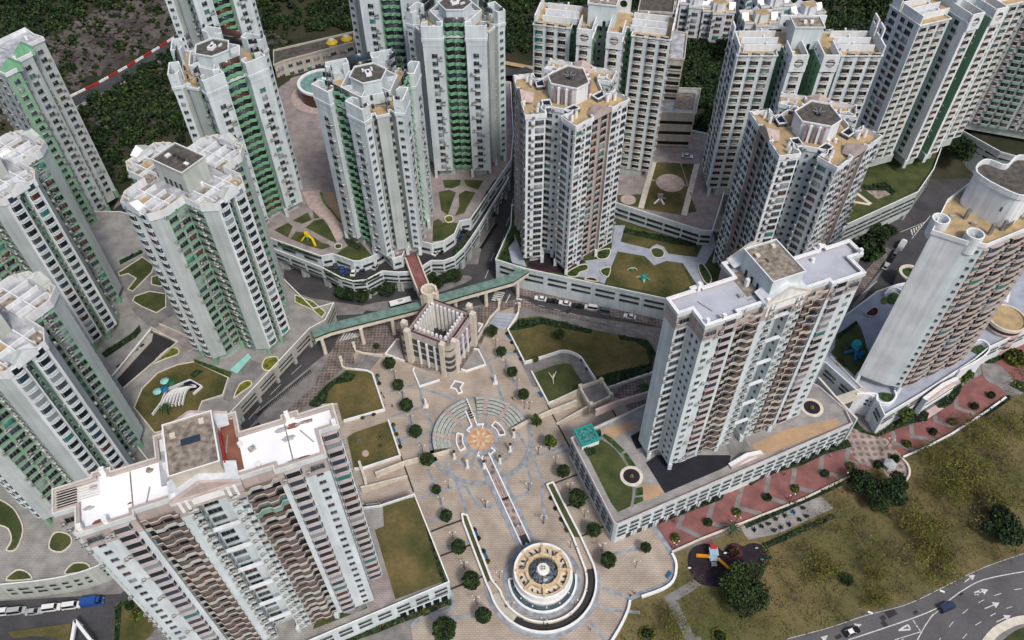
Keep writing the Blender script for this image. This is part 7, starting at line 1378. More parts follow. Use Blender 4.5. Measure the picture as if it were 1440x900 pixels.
one = [(1232, 330, 17, 'dark', 0, 'dark green tree mass on the traffic island by the queue of cars'), (1222, 350, 16, 'shrub', 0, 'green shrub patch on the traffic island below the dark tree'), (1205, 325, 14, 'bare', 0, 'reddish brown bare tree beside the slotted car park'), (1254, 322, 10, 'dark', 0, 'small dark tree at the tip of the traffic island'),
       (486, 420 - 8, 18, 'dark', 0, 'dark street tree under the left part of the shaft tower deck'), (510, 410, 18, 'dark', 0, 'dark street tree left of the pink footbridge'), (545, 405, 16, 'dark', 0, 'dark street tree beside the big white shaft foot'), (610, 395, 15, 'dark', 0, 'dark street tree right of the pink footbridge'), (635, 385, 14, 'dark', 0, 'dark street tree under the right deck corner'),
       (983, 318, 9, 'dark', 10, 'narrow dark tree at the right end of the circle lawn podium'), (1268, 590, 12, 'loose', 0, 'bright green tree at the podium foot beside the dark red shrubs'), (1355, 535, 10, 'loose', 0, 'bright green tree at the podium foot near the pink drum building'), (1362, 528, 9, 'bare', 0, 'grey green tree beside the podium wall near the pink drum building'),
       (425, 210, 9, 'dark', 0, 'dark conifer in the gap left of the pool tower'), (1155, 560, 8, 'dark', 0, 'dark tree in the gap between the two white podiums'), (1345, 215, 20, 'dark', 6, 'dark tree cluster below the teal balcony tower'), (1365, 205, 18, 'dark', 6, 'dark tree right of the cluster below the teal balcony tower'), (1400, 225, 18, 'bare', 6, 'brownish tree at the right edge below the teal balcony tower'),
       (1430, 500, 10, 'lime', 0, 'lime green bush at the right edge near the pink drum building'), (1308, 385, 12, 'bare', 0, 'pale green tree on the street beside the round cornered tower'), (1262, 640, 5, 'shrub', 0, 'small dark bush beside the grey kiosk on the hexagon circle'), (1238, 648, 5, 'shrub', 0, 'small dark bush left of the grey kiosk')]
for a, b_, r, k, z, l_ in one:
    x, y = P(a, b_, z + 3); D_ = math.sqrt(x * x + y * y + 217 ** 2); tree(k, x, y, z, r * D_ / 1120, l_, 'tree' if k not in ('shrub', 'lime') else 'bush', 'tree' if k not in ('shrub', 'lime') else 'bush')
x, y = P(1250, 655, 1); t = empty('kiosk', 'small grey kiosk on the hexagon paved circle', 'kiosk', (x, y, .15)); b = MB(); b.cyl((x, y), 1.7, 1.7, .15, 2.2, 'wall_grey', 6); part('wall', b, t); b = MB(); b.cyl((x, y), 2.1, .4, 2.2, 3.1, 'roof_pale', 6); part('roof', b, t)
# hedges: leafy mass filling a photo polygon
def hedge(pts, z, h, ml, label, dens=5, size=.3, name='hedge', cat='hedge', sm=0):
    poly = ccw(W(smooth(pts, sm) if sm else pts, z + h)); xs = [p[0] for p in poly]; ys = [p[1] for p in poly]; rr = random.Random(len(label)); A = abs(sum(poly[i - 1][0] * poly[i][1] - poly[i][0] * poly[i - 1][1] for i in range(len(poly)))) / 2
    def f():
        while 1:
            p = (rr.uniform(min(xs), max(xs)), rr.uniform(min(ys), max(ys)))
            if inside(p, poly): return (p[0] - poly[0][0], p[1] - poly[0][1], h * (.35 + .75 * rr.random()) * (.75 + .35 * math.sin(p[0] * .9) * math.cos(p[1] * .8)))
    t = tag(link(name, None, None), None) if False else empty(name, label, cat, (*poly[0], z)); b = MB(); b.prism(poly, z, z + h * .35, 'leaf_dark'); part('base', b, t); link('foliage', tpl_mesh(leaves(int(A * dens), f, size, 0, rr, ml), 'foliage'), t)
GD = ['leaf', 'leaf_dark', 'leaf']; GY = ['leaf_lime', 'leaf_yellow', 'leaf']; GR = ['leaf_red', 'leaf_red', 'leaf']
R9 = lambda pts: U(960, 550, 2.571, pts); O7 = lambda pts: U(700, 550, 2.571, pts)
hedge(O7([(420, 510), (450, 480), (560, 450), (700, 400), (800, 350), (825, 350), (815, 385), (720, 420), (620, 460), (560, 480), (500, 500), (450, 525)]), .15, 1.1, GD, 'dark hedge band at the foot of the white podium left of the pediment entrance'); hedge(U(840, 700, 6, [(140, 290), (200, 270), (250, 250), (270, 290), (230, 320), (170, 310)]), .2, 1.2, GY, 'yellow green bushes at the podium corner by the tan plaza')
hedge(R9([(222, 320), (280, 290), (420, 240), (520, 200), (560, 190), (600, 170), (615, 195), (520, 220), (440, 260), (300, 300), (250, 335)]), .15, 1.1, GD, 'dark wavy hedge band at the podium foot right of the pediment entrance')
hedge(R9([(225, 478), (290, 450), (440, 380), (600, 310), (650, 290), (655, 300), (560, 345), (330, 450), (235, 490)]), .12, 1.0, ['leaf_dark'], 'long dark hedge between the red brick walk and the exercise court'); hedge(R9([(290, 550), (400, 500), (540, 440), (555, 455), (420, 515), (305, 565)]), .12, .9, GD, 'low green hedge below the exercise court')
hedge(R9([(290, 560), (305, 555), (325, 600), (300, 640), (285, 680), (295, 725), (280, 722), (272, 670), (290, 620), (310, 600)]), .12, .8, ['leaf_yellow', 'leaf_lime'], 'yellow hedge curving round the rubber playground')
hedge(U(1130, 480, 4.5, [(250, 480), (330, 490), (400, 560), (470, 580), (560, 520), (620, 470), (660, 450), (800, 440), (790, 490), (700, 505), (600, 540), (480, 592), (380, 565), (320, 530)]), .15, 1.3, GD, 'dark planting round the foot of the big curled white wall'); hedge(U(1130, 480, 4.5, [(670, 450), (740, 410), (800, 445), (790, 480), (700, 490)]), .3, 1.6, GR, 'dark red shrubs at the podium foot beside the bright green tree')
hedge(U(1130, 480, 4.5, [(830, 375), (880, 340), (960, 290), (1010, 270), (1000, 310), (950, 380), (900, 410), (860, 410)]), .15, 1.2, GD, 'green planting bed right of the pink entrance pediment'); hedge(U(1330, 380, 5, [(280, 610), (340, 580), (480, 480), (485, 530), (440, 590), (350, 640), (290, 640)]), .15, 1.2, GD, 'green planting wrapped round the pink drum building'); hedge(U(1330, 380, 5, [(460, 800), (500, 760), (600, 790), (600, 860), (540, 840)]), .15, 1.0, GY, 'yellow green bushes at the right edge of the brick walk')
hedge(U(380, 640, 3.46, [(240, 860), (330, 830), (520, 810), (600, 790), (740, 740), (860, 700), (870, 720), (780, 760), (640, 810), (520, 860), (400, 900), (300, 930)]), .3, .8, ['leaf_dark', 'leaf_olive', 'leaf'], 'dark planting strip below the lawn roofed car park'); hedge(U(560, 740, 5.625, [(170, 680), (200, 650), (240, 650), (245, 680), (200, 700)]), .5, 1.3, ['leaf_yellow', 'leaf_lime'], 'bright yellow shrub beside the lawn roofed car park'); hedge(U(560, 740, 5.625, [(390, 580), (420, 570), (420, 610), (390, 615)]), .5, 1.1, ['leaf_yellow', 'leaf_lime'], 'yellow shrub at the corner of the lawn roofed car park')
hedge(B6([(355, 250), (520, 232), (700, 270), (890, 320), (880, 345), (700, 310), (520, 275), (440, 300), (330, 320), (290, 320)]), .9, .9, GD, 'dark green hedge along the street edge of the largest lawn, left part'); hedge(B6([(1080, 355), (1290, 400), (1350, 490), (1310, 560), (1280, 450), (1200, 400), (1090, 385)]), .9, .9, GD, 'dark green hedge along the street edge of the largest lawn, right part'); hedge(B6([(920, 660), (1060, 620), (1200, 590), (1320, 560), (1315, 630), (1000, 735)]), .9, 1.0, GD, 'loose green bushes along the lower right edge of the largest lawn')
hedge(A6([(80, 530), (230, 360), (400, 245), (475, 275), (440, 320), (300, 350), (250, 400), (220, 500), (150, 540)]), .9, 1.0, GD, 'dark green hedge on the street side of the left lawn bed')
hedge(U(560, 740, 5.625, [(215, 0), (240, 40), (375, 430), (345, 440), (290, 250)]), 8.6, .7, GD, 'green border hedge on the plaza side of the brown podium lawn'); hedge(U(780, 590, 5.295, [(300, 75), (345, 70), (350, 110), (310, 120)]), 11, 1.2, GD, 'dark bush beside the teal glass box'); hedge(U(780, 590, 5.295, [(215, 205), (300, 200), (310, 240), (250, 260)]), 11, 1.2, GD, 'dark bushes in front of the teal glass box')
hedge([(455, 372), (480, 385), (500, 391), (513, 391), (535, 381), (533, 386), (512, 396), (498, 396), (478, 390), (456, 381)], 10.2, .9, GD, 'planted edge of the lower car deck left of the pink footbridge'); hedge(Y3([(400, 640), (460, 600), (520, 520), (540, 540), (490, 620), (420, 680)]), 10.2, .9, GD, 'planted edge of the lower car deck right of the pink footbridge')
hedge(U(1120, 380, 4.5, [(240, 560), (290, 540), (320, 590), (300, 620), (260, 590)]), 10, .9, GY, 'lime hedge left of the blue play figure'); hedge(Z4([(170, 200), (330, 170), (400, 240), (380, 265), (330, 230), (200, 230)]), 14, .8, GD, 'dark hedge in the courtyard at the foot of the right grid tower')
hedge(U(660, 250, 3, [(120, 350), (185, 230), (190, 260), (165, 290), (180, 360)]), 10.5, .6, GD, 'green strip on the garden podium left of the nearer tan roofed tower')
for i, (pa_, pb_) in enumerate(((E6([(0, 0)])[0], 0),)): pass
# ---- forest on the slopes, one mass past the trees one can tell apart
def forest():
    rr = random.Random(5); tp = []
    for v in range(5):
        ml = [['leaf_dark', 'leaf_dark', 'leaf'], ['leaf_dark', 'leaf'], ['leaf_dark'], ['leaf_dark', 'leaf_mid'], ['leaf', 'leaf_dark', 'leaf_mid']][v]; tp.append(leaves(95, crown_fn(rr, 2.6, 3.6, .6, 7, .5), .62, 0, rr, ml))
    inst = []; k = 0
    bld = [P(950, 60, 40), P(955, 140, 25)]
    for _ in range(30000):
        x = rr.uniform(-330, 330); y = rr.uniform(262, 620); h = terr(x, y)
        if h < (2 if x < 100 else 6): continue
        if abs(x) > y * .72: continue
        dl = (x + 196) * -.838 + (y - 316) * .546
        if -7 < dl < 7.5 and x < -150: continue
        ln = (x + 196) * .547 + (y - 316) * .838
        if 7 < dl < 32 and -130 < ln < 120 and x < -100 and rr.random() < .96: continue
        if x < -100 and -60 < dl < -6 and rr.random() < .45: continue
        if -60 < x < 5 and y < 330: continue
        if -25 < x < 5 and 328 < y < 352: continue
        if -140 < x <= -60 and y < 374: continue
        if 5 <= x < 75 and y < 322: continue
        if -20 < x < 60 and 330 < y < 352: continue
        if 75 <= x < 128 and y < 292: continue
        if any(math.hypot(x - a, y - c) < 11 for a, c in FLATS): continue
        if 125 <= x < 215 and y < 300: continue
        inst.append((rr.choice(tp), (x, y, h - .4, rr.uniform(0, 6.28)))); k += 1
    return tag(link('hillside_forest', merge(inst)), 'dark green hillside forest above the estate', 'forest', kind='stuff')
forest()
def rocks():
    rr = random.Random(8); b = MB()
    for _ in range(2600):
        ln = rr.uniform(-130, 90); dl = rr.uniform(9, 34) if rr.random() < .8 else -rr.uniform(8, 45); x = -196 + ln * .547 - dl * .838; y = 316 + ln * .838 + dl * .546; h = terr(x, y)
        if h < 3 or x > -108: continue
        s = rr.uniform(.4, 1.9); b.blob((x, y, h), (s * rr.uniform(.6, 1.6), s, s * .6), 'rock', rr.randrange(9999), 5, 3, .3)
    tag(link('loose_rocks', b.mesh('rocks')), 'loose grey brown rocks on the slope above the barrier road', 'rocks', kind='stuff')
rocks()
def scrub_patch():
    rr = random.Random(18); tp = [leaves(40, crown_fn(rr, 1.3, 1.5, .2, 4, .4), .4, 0, rr, m_) for m_ in (['leaf_dark', 'leaf_olive', 'leaf_mid'], ['leaf_dark', 'leaf'], ['leaf_dark'])]; inst = []
    for _ in range(2500):
        ln = rr.uniform(-140, 100); dl = rr.uniform(8, 64) if rr.random() < .45 else -rr.uniform(7, 60); x = -196 + ln * .547 - dl * .838; y = 316 + ln * .838 + dl * .546; h = terr(x, y)
        if h < 2 or x > -108: continue
        inst.append((rr.choice(tp), (x, y, h, rr.uniform(0, 6))))
    tag(link('slope_scrub', merge(inst)), 'low olive scrub scattered over the rocky slope', 'scrub', kind='stuff')
scrub_patch()
def field_tufts():
    rr = random.Random(4); tp = [leaves(10, lambda: (rr.gauss(0, .7), rr.gauss(0, .7), rr.uniform(.03, .2)), .16, 0, rr, m_) for m_ in (['leaf_olive'], ['leaf_yellow', 'leaf_olive'], ['leaf'])]; poly = W(fld); xs = [p[0] for p in poly]; ys = [p[1] for p in poly]; inst = []
    while len(inst) < 2600:
        p = (rr.uniform(min(xs), min(max(xs), 190)), rr.uniform(60, max(ys)))
        if inside(p, poly) and not any(inside(p, q) for q in EXC): inst.append((rr.choices(tp, (6, 1, 2))[0], (p[0], p[1], .1, rr.uniform(0, 6))))
    tag(link('grass_tufts', merge(inst)), 'rough grass tufts over the brown field', 'grass', kind='stuff')
EXC = [W(U(820, 780, 6, [(930, 210), (1000, 260), (790, 390), (945, 700), (990, 690), (1010, 760), (880, 760), (750, 480), (680, 355), (800, 290)])), W(U(1000, 600, 6, [(240, 840), (930, 590), (1030, 690), (580, 900), (310, 960)])), W(smooth(rb, 3))]
field_tufts()

# ============================================================ VEHICLES, LAMPS, PEOPLE, PLAY
CARM = {}
def car_parts(kind, col):
    if (kind, col) in CARM: return CARM[kind, col]
    L, Wd, H, hood = dict(car=(4.5, 1.8, 1.42, .78), van=(4.9, 1.9, 1.95, .95), suv=(4.8, 1.95, 1.75, .95), truck=(6.0, 2.1, 2.3, 1.2), taxi=(4.6, 1.8, 1.42, .78))[kind]
    l, w_ = L / 2, Wd / 2; b = MB(); z0, z1 = .28, hood
    lo = [(-l, -w_ * .92), (-l * .96, -w_), (l * .9, -w_), (l, -w_ * .8), (l, w_ * .8), (l * .9, w_), (-l * .96, w_), (-l, w_ * .92)]
    b.prism(lo, z0, z1, col)
    if kind == 'truck': cx0, cx1 = l * .45, l * .85
    else: cx0, cx1 = (-l * .75 if kind == 'car' or kind == 'taxi' else -l * .95), (l * .42 if kind in ('car', 'taxi') else l * .62)
    def cab(z, ins, f, r): return [(cx0 + r, -w_ + ins, z), (cx1 - f, -w_ + ins, z), (cx1 - f, w_ - ins, z), (cx0 + r, w_ - ins, z)]
    A = cab(z1, .08, 0, 0); B = cab(H, .26, .75 if kind in ('car', 'taxi') else .4, .5 if kind in ('car', 'taxi') else .12); g = MB()
    for i in range(4): j = (i + 1) % 4; g.face([A[i], A[j], B[j], B[i]], 'car_glass')
    rf = MB(); top = 'trim_white' if kind == 'taxi' else col; rf.prism([p[:2] for p in B], H - .01, H + .05, top)
    for i in range(4): rf.tube(A[i], B[i], .05, top, 4)
    if kind == 'truck': rf.box(-l, l * .4, -w_, w_, z0 + .4, H + .2, col); rf.box(-l + .1, l * .3, -w_ + .1, w_ - .1, H + .2, H + .22, 'car_blue' if col == 'car_blue' else 'roof_pale')
    wh = MB(); 
    for k in range(12):
        a0, a1 = k * math.pi / 6, (k + 1) * math.pi / 6
        for y0, y1 in ((-.11, .11),): wh.face([(.33 * math.cos(a0), y0, .33 * math.sin(a0)), (.33 * math.cos(a1), y0, .33 * math.sin(a1)), (.33 * math.cos(a1), y1, .33 * math.sin(a1)), (.33 * math.cos(a0), y1, .33 * math.sin(a0))], 'tyre')
    for y0 in (-.11, .11): wh.face([(.33 * math.cos(k * math.pi / 6), y0, .33 * math.sin(k * math.pi / 6)) for k in range(12)], 'tyre'); wh.face([(.19 * math.cos(k * math.pi / 3), y0 * 1.06, .19 * math.sin(k * math.pi / 3)) for k in range(6)], 'metal')
    hl = MB(); hl.box(-.06, .06, -.2, .2, -.08, .08, 'trim_white')
    CARM[kind, col] = (b.mesh('body'), g.mesh('windows'), rf.mesh('roof'), wh.mesh('wheel'), hl.mesh('headlight'), l, w_, z1); return CARM[kind, col]
def car(px, z, ang, kind, col, label, group=None, name='parked_car'):
    x, y = P(*px, z + .7); body, g, rf, wh, hl, l, w_, z1 = car_parts(kind, 'car_' + col)
    t = empty(name, label, dict(van='van', truck='truck', taxi='taxi').get(kind, 'car'), (x, y, z), group, ang)
    link('body', body, t); link('windows', g, t); link('roof', rf, t)
    for sx in (-.62, .64):
        for sy in (-1, 1): link('wheel', wh, t, (l * sx, sy * (w_ - .1), .33))
    for sy in (-1, 1): link('headlight', hl, t, (l - .02, sy * w_ * .62, z1 - .15))
def ang_(a, b_, z=0): p, q = P(*a, z), P(*b_, z); return math.atan2(q[1] - p[1], q[0] - p[0])
a_ = ang_((794, 425), (760, 419)); gp = 'cars parked under the slotted garden podium'
for px_, k, c_, l_ in (((760, 419.5), 'car', 'white', 'white car, leftmost of the row parked under the garden podium wall'), ((777, 423), 'car', 'black', 'black car second from the left in the row under the garden podium wall'), ((794.5, 426), 'car', 'white', 'white car third from the left in the row under the garden podium wall'), ((813, 430), 'car', 'black', 'black car fourth from the left in the row under the garden podium wall'), ((831.5, 432.5), 'van', 'white', 'white van in the row under the garden podium wall'), ((849, 436.5), 'suv', 'grey', 'dark grey van, last of the close row under the garden podium wall'), ((885.5, 444.5), 'car', 'white', 'white car parked alone nearest the slab block')):
    car(px_, .06, a_, k, c_, l_, gp)
car((666, 414), .06, a_, 'car', 'white', 'white car driving under the right footbridge near the zebra crossing', name='moving_car')
a_ = ang_((0, 862), (130, 845)); gp = 'vehicles parked under the curved podium wall'
for u_, k, c_, l_ in (((20, 730), 'van', 'white', 'white van at the left edge, lower left street'), ((100, 725), 'van', 'silver', 'silver white van second in the lower left street row'), ((205, 727), 'car', 'silver', 'silver car third in the lower left street row'), ((310, 705), 'van', 'white', 'white van with blue side fourth in the lower left street row'), ((430, 692), 'van', 'white', 'white car with dark roof windows next to the blue truck'), ((560, 672), 'truck', 'blue', 'blue truck at the end of the lower left street row')):
    car(U(0, 690, 4.285, [u_])[0], .06, a_, k, c_, l_, gp)
a_ = ang_((1246, 378), (1268, 344)); gp = 'vehicles queued beside the traffic island'
for u_, k, c_, l_ in (((442, 625), 'truck', 'white', 'white topped truck at the far end of the queue by the traffic island'), ((398, 680), 'van', 'grey', 'dark grey van second from the far end of the queue by the traffic island'), ((372, 715), 'car', 'black', 'black car third in the queue by the traffic island'), ((330, 770), 'car', 'silver', 'pale blue silver car at the near end of the queue by the traffic island')):
    car(U(1180, 220, 5, [u_])[0], .06, a_, k, c_, l_, gp)
car((1198, 888), .1, ang_((1185, 893), (1210, 883)), 'taxi', 'black', 'black taxi with white roof driving at the bottom edge', name='moving_taxi'); car((1332, 854), .1, ang_((1320, 858), (1343, 848)), 'suv', 'navy', 'dark blue car driving on the multi lane road at lower right', name='moving_car')
car((967, 219), 17.4, ang_((960, 218), (975, 220)), 'car', 'white', 'white car on the street behind the circle lawn', name='moving_car'); car((163, 306), 6, rad(60), 'car', 'white', 'white car on the deck at the foot of the upper left tower', name='moving_car')
b = MB(); x, y = P(163, 306, 6); b.box(-7, 7, -5, 5, 4.9, 5.9, 'wall_stone', top='asphalt_dark', rot=rad(60), o=(x, y)); thing1('parking_deck', b, 'small parking deck carrying the white car by the upper left tower', 'deck', (x, y, 4.9))
gp = 'cars parked on the lower deck of the shaft towers'; cs = ['navy', 'blue', 'navy', 'white', 'navy', 'silver']
for i, u_ in enumerate(((550, 615), (610, 640), (655, 655), (705, 670), (780, 655), (890, 620))): car(U(380, 270, 6, [u_])[0], 10.1, rad(100 - i * 6), 'car', cs[i], '%s car, %s from the left on the lower deck' % (dict(navy='dark blue', blue='blue', white='white', silver='silver')[cs[i]], ['first', 'second', 'third', 'fourth', 'fifth', 'sixth'][i]), gp)
for u_, c_, l_ in (((285, 655), 'white', 'white car on the lower deck right of the pink footbridge'), ((330, 640), 'black', 'black car next to the white one on the right lower deck'), ((455, 545), 'navy', 'dark blue car on the right lower deck near its outer corner'), ((490, 500), 'black', 'black car farthest along the right lower deck')): car(Y3([u_])[0], 10.1, rad(60), 'car', c_, l_, gp)
# minibus
x, y = P(563, 424, 2.6); a_ = ang_((552, 427), (575, 421)); t = empty('minibus', 'white roofed minibus on the street left of the station', 'bus', (x, y, .05), rz=a_); b = MB(); b.box(-4, 4, -1.2, 1.2, .45, 1.5, 'car_silver'); b.box(-4, 4, -1.2, 1.2, 2.5, 2.95, 'trim_white'); link('body', b.mesh('body'), t)
b = MB(); b.box(-3.98, 3.98, -1.17, 1.17, 1.5, 2.5, 'car_glass'); link('windows', b.mesh('windows'), t); b = MB(); b.box(-1, 1, -.5, .5, 2.95, 3.15, 'roof_pale'); link('roof_vent', b.mesh('vent'), t)
for sx in (-2.6, 2.6):
    for sy in (-1, 1): link('wheel', car_parts('car', 'car_white')[3], t, (sx, sy * 1.1, .4))
# motorcycles
mb_ = MB(); mb_.box(-.5, .5, -.16, .16, .45, .85, 'metal_dark'); mb_.box(-.8, -.1, -.14, .14, .78, .92, 'car_black'); mb_.box(.35, .6, -.2, .2, .6, 1.1, 'car_silver'); bm1 = mb_.mesh('body'); mb_ = MB(); mb_.tube((.55, -.35, 1.1), (.55, .35, 1.1), .04, 'metal', 5); bm2 = mb_.mesh('handlebar')
def bikes(p0, p1, n, label, group, lane=0):
    a_ = ang_(p0, p1) + rad(70)
    for i in range(n):
        f = i / (n - 1); x, y = P(p0[0] + (p1[0] - p0[0]) * f, p0[1] + (p1[1] - p0[1]) * f, .3); wht = i % 5 == 2
        t = empty('parked_motorcycle', label, 'motorcycle', (x, y, .05), group, a_ + R.uniform(-.1, .1)); link('body', bm1, t); link('handlebar', bm2, t)
        for sx in (-.62, .62): w_ = link('wheel', car_parts('car', 'car_white')[3], t, (sx, 0, .3)); w_.scale = (.9, .7, .9)
bikes((362, 583), (436, 522), 34, 'dark motorcycle in the long row parked under the left podium wall', 'motorcycles parked under the left podium wall'); bikes((676, 349), (697, 316), 20, 'black motorcycle in the row parked beside the deck pillars on the upper street', 'motorcycles parked beside the deck pillars')
# lamp posts
def lamp_mesh():
    b = MB(); b.cyl((0, 0), .10, .07, 0, 4.2, 'metal_dark', 6); b.tube((-.8, 0, 4.2), (.8, 0, 4.2), .05, 'metal_dark', 5); p = b.mesh('post'); g = MB(); g.blob((0, 0, 0), (.28, .28, .28), 'trim_cream', 1, 8, 5, 0); return p, g.mesh('globe')
lp, lg = lamp_mesh()
ll = T7([(165, 600), (600, 430), (755, 765), (698, 65), (1015, 430), (1165, 700), (870, 160)]) + A6([(812, 310), (882, 490), (952, 690)]) + C6([(905, 575), (1215, 745), (845, 720), (690, 280)]) + G5([(330, 440), (155, 620), (418, 668), (885, 655), (660, 790), (1085, 235), (858, 215), (75, 370), (655, 35)]) + U(840, 700, 6, [(322, 590), (650, 430), (40, 450), (1160, 220)]) + U(560, 740, 5.625, [(520, 330), (435, 100), (625, 620)]) + R9([(385, 400), (590, 440 - 120), (700, 135), (740, 200)]) + B6([(190, 450), (265, 600), (345, 740), (400, 900)]) + D6([(505, 215), (580, 595), (500, 895)])
pts = [P(*q, .2) for q in ll]; lb = ranklabels(pts, 'thin dark lamp post with two cream globes', {**LM, **RM})
for (x, y), l_ in zip(pts, lb):
    t = empty('street_lamp', l_, 'lamp post', (x, y, .15), 'globe lamp posts', R.uniform(-.5, .5)); link('post', lp, t); link('globe', lg, t, (-.8, 0, 4.45)); link('globe', lg, t, (.8, 0, 4.45))
for i, (b0, h0, l_) in enumerate((((1300, 826), (1323, 817), 'tall grey road lamp leaning over the dark blue car lane'), ((1040, 880), (1066, 868), 'white topped road lamp at the lower left end of the main road'))):
    x, y = P(1290 if i == 0 else 1192, 845 if i == 0 else 874, 0); t = empty('road_lamp', l_, 'street lamp', (x, y, 0)); b = MB(); b.cyl((x, y), .16, .09, 0, 9.5, 'metal', 8); b.tube((x, y, 9.4), (x + 2.2, y - 1.2, 9.9), .08, 'metal', 5); part('pole', b, t); b = MB(); b.box(-.6, .6, -.22, .22, 9.8, 10.05, 'trim_white', o=(x + 2.5, y - 1.4), rot=-.5); part('lamp_head', b, t)
# benches
bm_ = MB(); bm_.box(-1.1, 1.1, -.28, .28, .42, .52, 'p_blue'); seat = bm_.mesh('seat'); bm_ = MB(); bm_.box(-1.1, 1.1, .26, .34, .5, .95, 'p_blue'); back = bm_.mesh('backrest'); bm_ = MB(); bm_.box(-.06, .06, -.25, .25, 0, .42, 'metal_dark'); leg = bm_.mesh('leg')
be = [(A6([(665, 325)])[0], -67), (A6([(585, 628)])[0], 20), (A6([(803, 745)])[0], -67), (A6([(850, 850)])[0], -67), (B6([(287, 385)])[0], -60), (B6([(357, 505)])[0], -60), (B6([(835, 578)])[0], -60), (B6([(512, 800)])[0], -60), (G5([(158, 110)])[0], -67), (G5([(227, 272)])[0], -67), (G5([(817, 45)])[0], -67), (T7([(967, 782)])[0], -67), (U(840, 700, 6, [(605, 655)])[0], 50)]
pts = [P(*q[0], .3) for q in be]; lb = ranklabels(pts, 'blue bench on the tan plaza', LM)
for (q, a_), (x, y), l_ in zip(be, pts, lb):
    t = empty('bench', l_, 'bench', (x, y, .18), 'blue plaza benches', rad(a_)); link('seat', seat, t); link('backrest', back, t); link('leg', leg, t, (-.9, 0, 0)); link('leg', leg, t, (.9, 0, 0))
pl_ = [(A6([(665, 290)])[0], 'lime'), (A6([(680, 355)])[0], 'red'), (A6([(540, 645)])[0], 'lime'), (A6([(632, 615)])[0], 'red'), (A6([(800, 705)])[0], 'lime'), (A6([(825, 785)])[0], 'lime'), (A6([(855, 890)])[0], 'red'), (B6([(275, 355)])[0], 'red'), (B6([(310, 420)])[0], 'red'), (B6([(335, 485)])[0], 'lime'), (B6([(375, 540)])[0], 'red'), (B6([(815, 545)])[0], 'red'), (B6([(855, 610)])[0], 'red'),
       (G5([(145, 80)])[0], 'red'), (G5([(175, 145)])[0], 'shrub'), (G5([(210, 240)])[0], 'shrub'), (G5([(245, 315)])[0], 'lime'), (G5([(800, 5)])[0], 'shrub'), (G5([(833, 82)])[0], 'lime'), (T7([(830, 510)])[0], 'shrub'), (T7([(875, 615)])[0], 'shrub'), (T7([(935, 725)])[0], 'shrub')]
pts = [P(*q[0], .5) for q in pl_]; lb = ranklabels(pts, lambda i: {'lime': 'yellow green', 'red': 'dark red', 'shrub': 'green'}[pl_[i][1]] + ' potted bush beside a plaza wall', LM)
for (q, k), (x, y), l_ in zip(pl_, pts, lb): tree(k, x, y, .18, .62, l_, 'potted_bush', 'bush', 'potted bushes along the plaza walls')
# people: one continuous skinned figure, three clothing colours
def person_mesh(mats_, stride):
    me = bpy.data.meshes.new('body'); J = [(0, 0, .95), (0, 0, 1.2), (0, 0, 1.42), (0, 0, 1.5), (.02, 0, 1.66), (-.1, 0, .9), (-.11 + 0, stride, .5), (-.11, stride * .6 - .1, .06), (.1, 0, .9), (.11, -stride, .5), (.11, -stride * 1.4, .06), (-.2, 0, 1.4), (-.26, -stride * .6, 1.12), (-.25, -stride * .4 + .1, .86), (.2, 0, 1.4), (.26, stride * .6, 1.12), (.25, stride * .6 + .12, .86), (-.11, stride * .6 + .06, .04), (.11, -stride * 1.4 + .16, .04)]
    E_ = [(0, 1), (1, 2), (2, 3), (3, 4), (0, 5), (5, 6), (6, 7), (7, 17), (0, 8), (8, 9), (9, 10), (10, 18), (2, 11), (11, 12), (12, 13), (2, 14), (14, 15), (15, 16)]
    Rr = [.15, .14, .15, .06, .12, .1, .07, .05, .1, .07, .05, .07, .045, .035, .07, .045, .035, .04, .04]
    me.from_pydata(J, E_, []); o = bpy.data.objects.new('tmp', me); COL.objects.link(o); md = o.modifiers.new('s', 'SKIN'); o.modifiers.new('b', 'SUBSURF').levels = 1
    for i, v in enumerate(me.skin_vertices[0].data): v.radius = (Rr[i], Rr[i] * (.75 if i in (0, 1, 2) else 1)); v.use_root = i == 0
    dg = bpy.context.evaluated_depsgraph_get(); ev = o.evaluated_get(dg); nm = bpy.data.meshes.new_from_object(ev); bpy.data.objects.remove(o)
    nm.materials.clear()
    for k in mats_: nm.materials.append(MATS[k])
    for p in nm.polygons: z = p.center.z; p.material_index = 2 if z > 1.5 or (z < .92 and abs(p.center.x) > .2) else 0 if z > .92 else 1
    return nm
pm = [person_mesh(m_, s_) for m_, s_ in ((('cloth_dark', 'cloth_dark', 'skin'), .18), (('cloth_red', 'cloth_dark', 'skin'), .05), (('cloth_white', 'cloth_dark', 'skin'), .2))]; cl = ['dark', 'red', 'white']
hm = MB(); hm.blob((0.02, 0, 1.7), (.125, .13, .12), 'cloth_dark', 1, 8, 5, 0); hair = hm.mesh('hair')
pe = A6([(700, 440), (720, 472), (728, 530), (790, 545)]) + D6([(365, 120), (380, 128)]) + G5([(302, 478), (980, 402), (980, 535), (380, 652), (502, 752), (862, 716), (690, 786), (1008, 824), (905, 215)]) + U(840, 700, 6, [(648, 196), (630, 410), (665, 400), (280, 825), (315, 805)]) + U(1000, 600, 6, [(1010, 245), (620, 400), (650, 605), (170, 800)]) + R9([(455, 210 - 120), (720, 215), (540, 88)])
pts = [P(*q, .9) for q in pe]; lb = ranklabels(pts, lambda i: 'person walking in a %s top and dark trousers' % cl[i % 3], {**LM, **RM})
for i, ((x, y), l_) in enumerate(zip(pts, lb)): t = empty('person', l_, 'person', (x, y, .17), 'people walking on the plaza and walk', R.uniform(0, 6.28)); link('body', pm[i % 3], t); link('hair', hair, t)
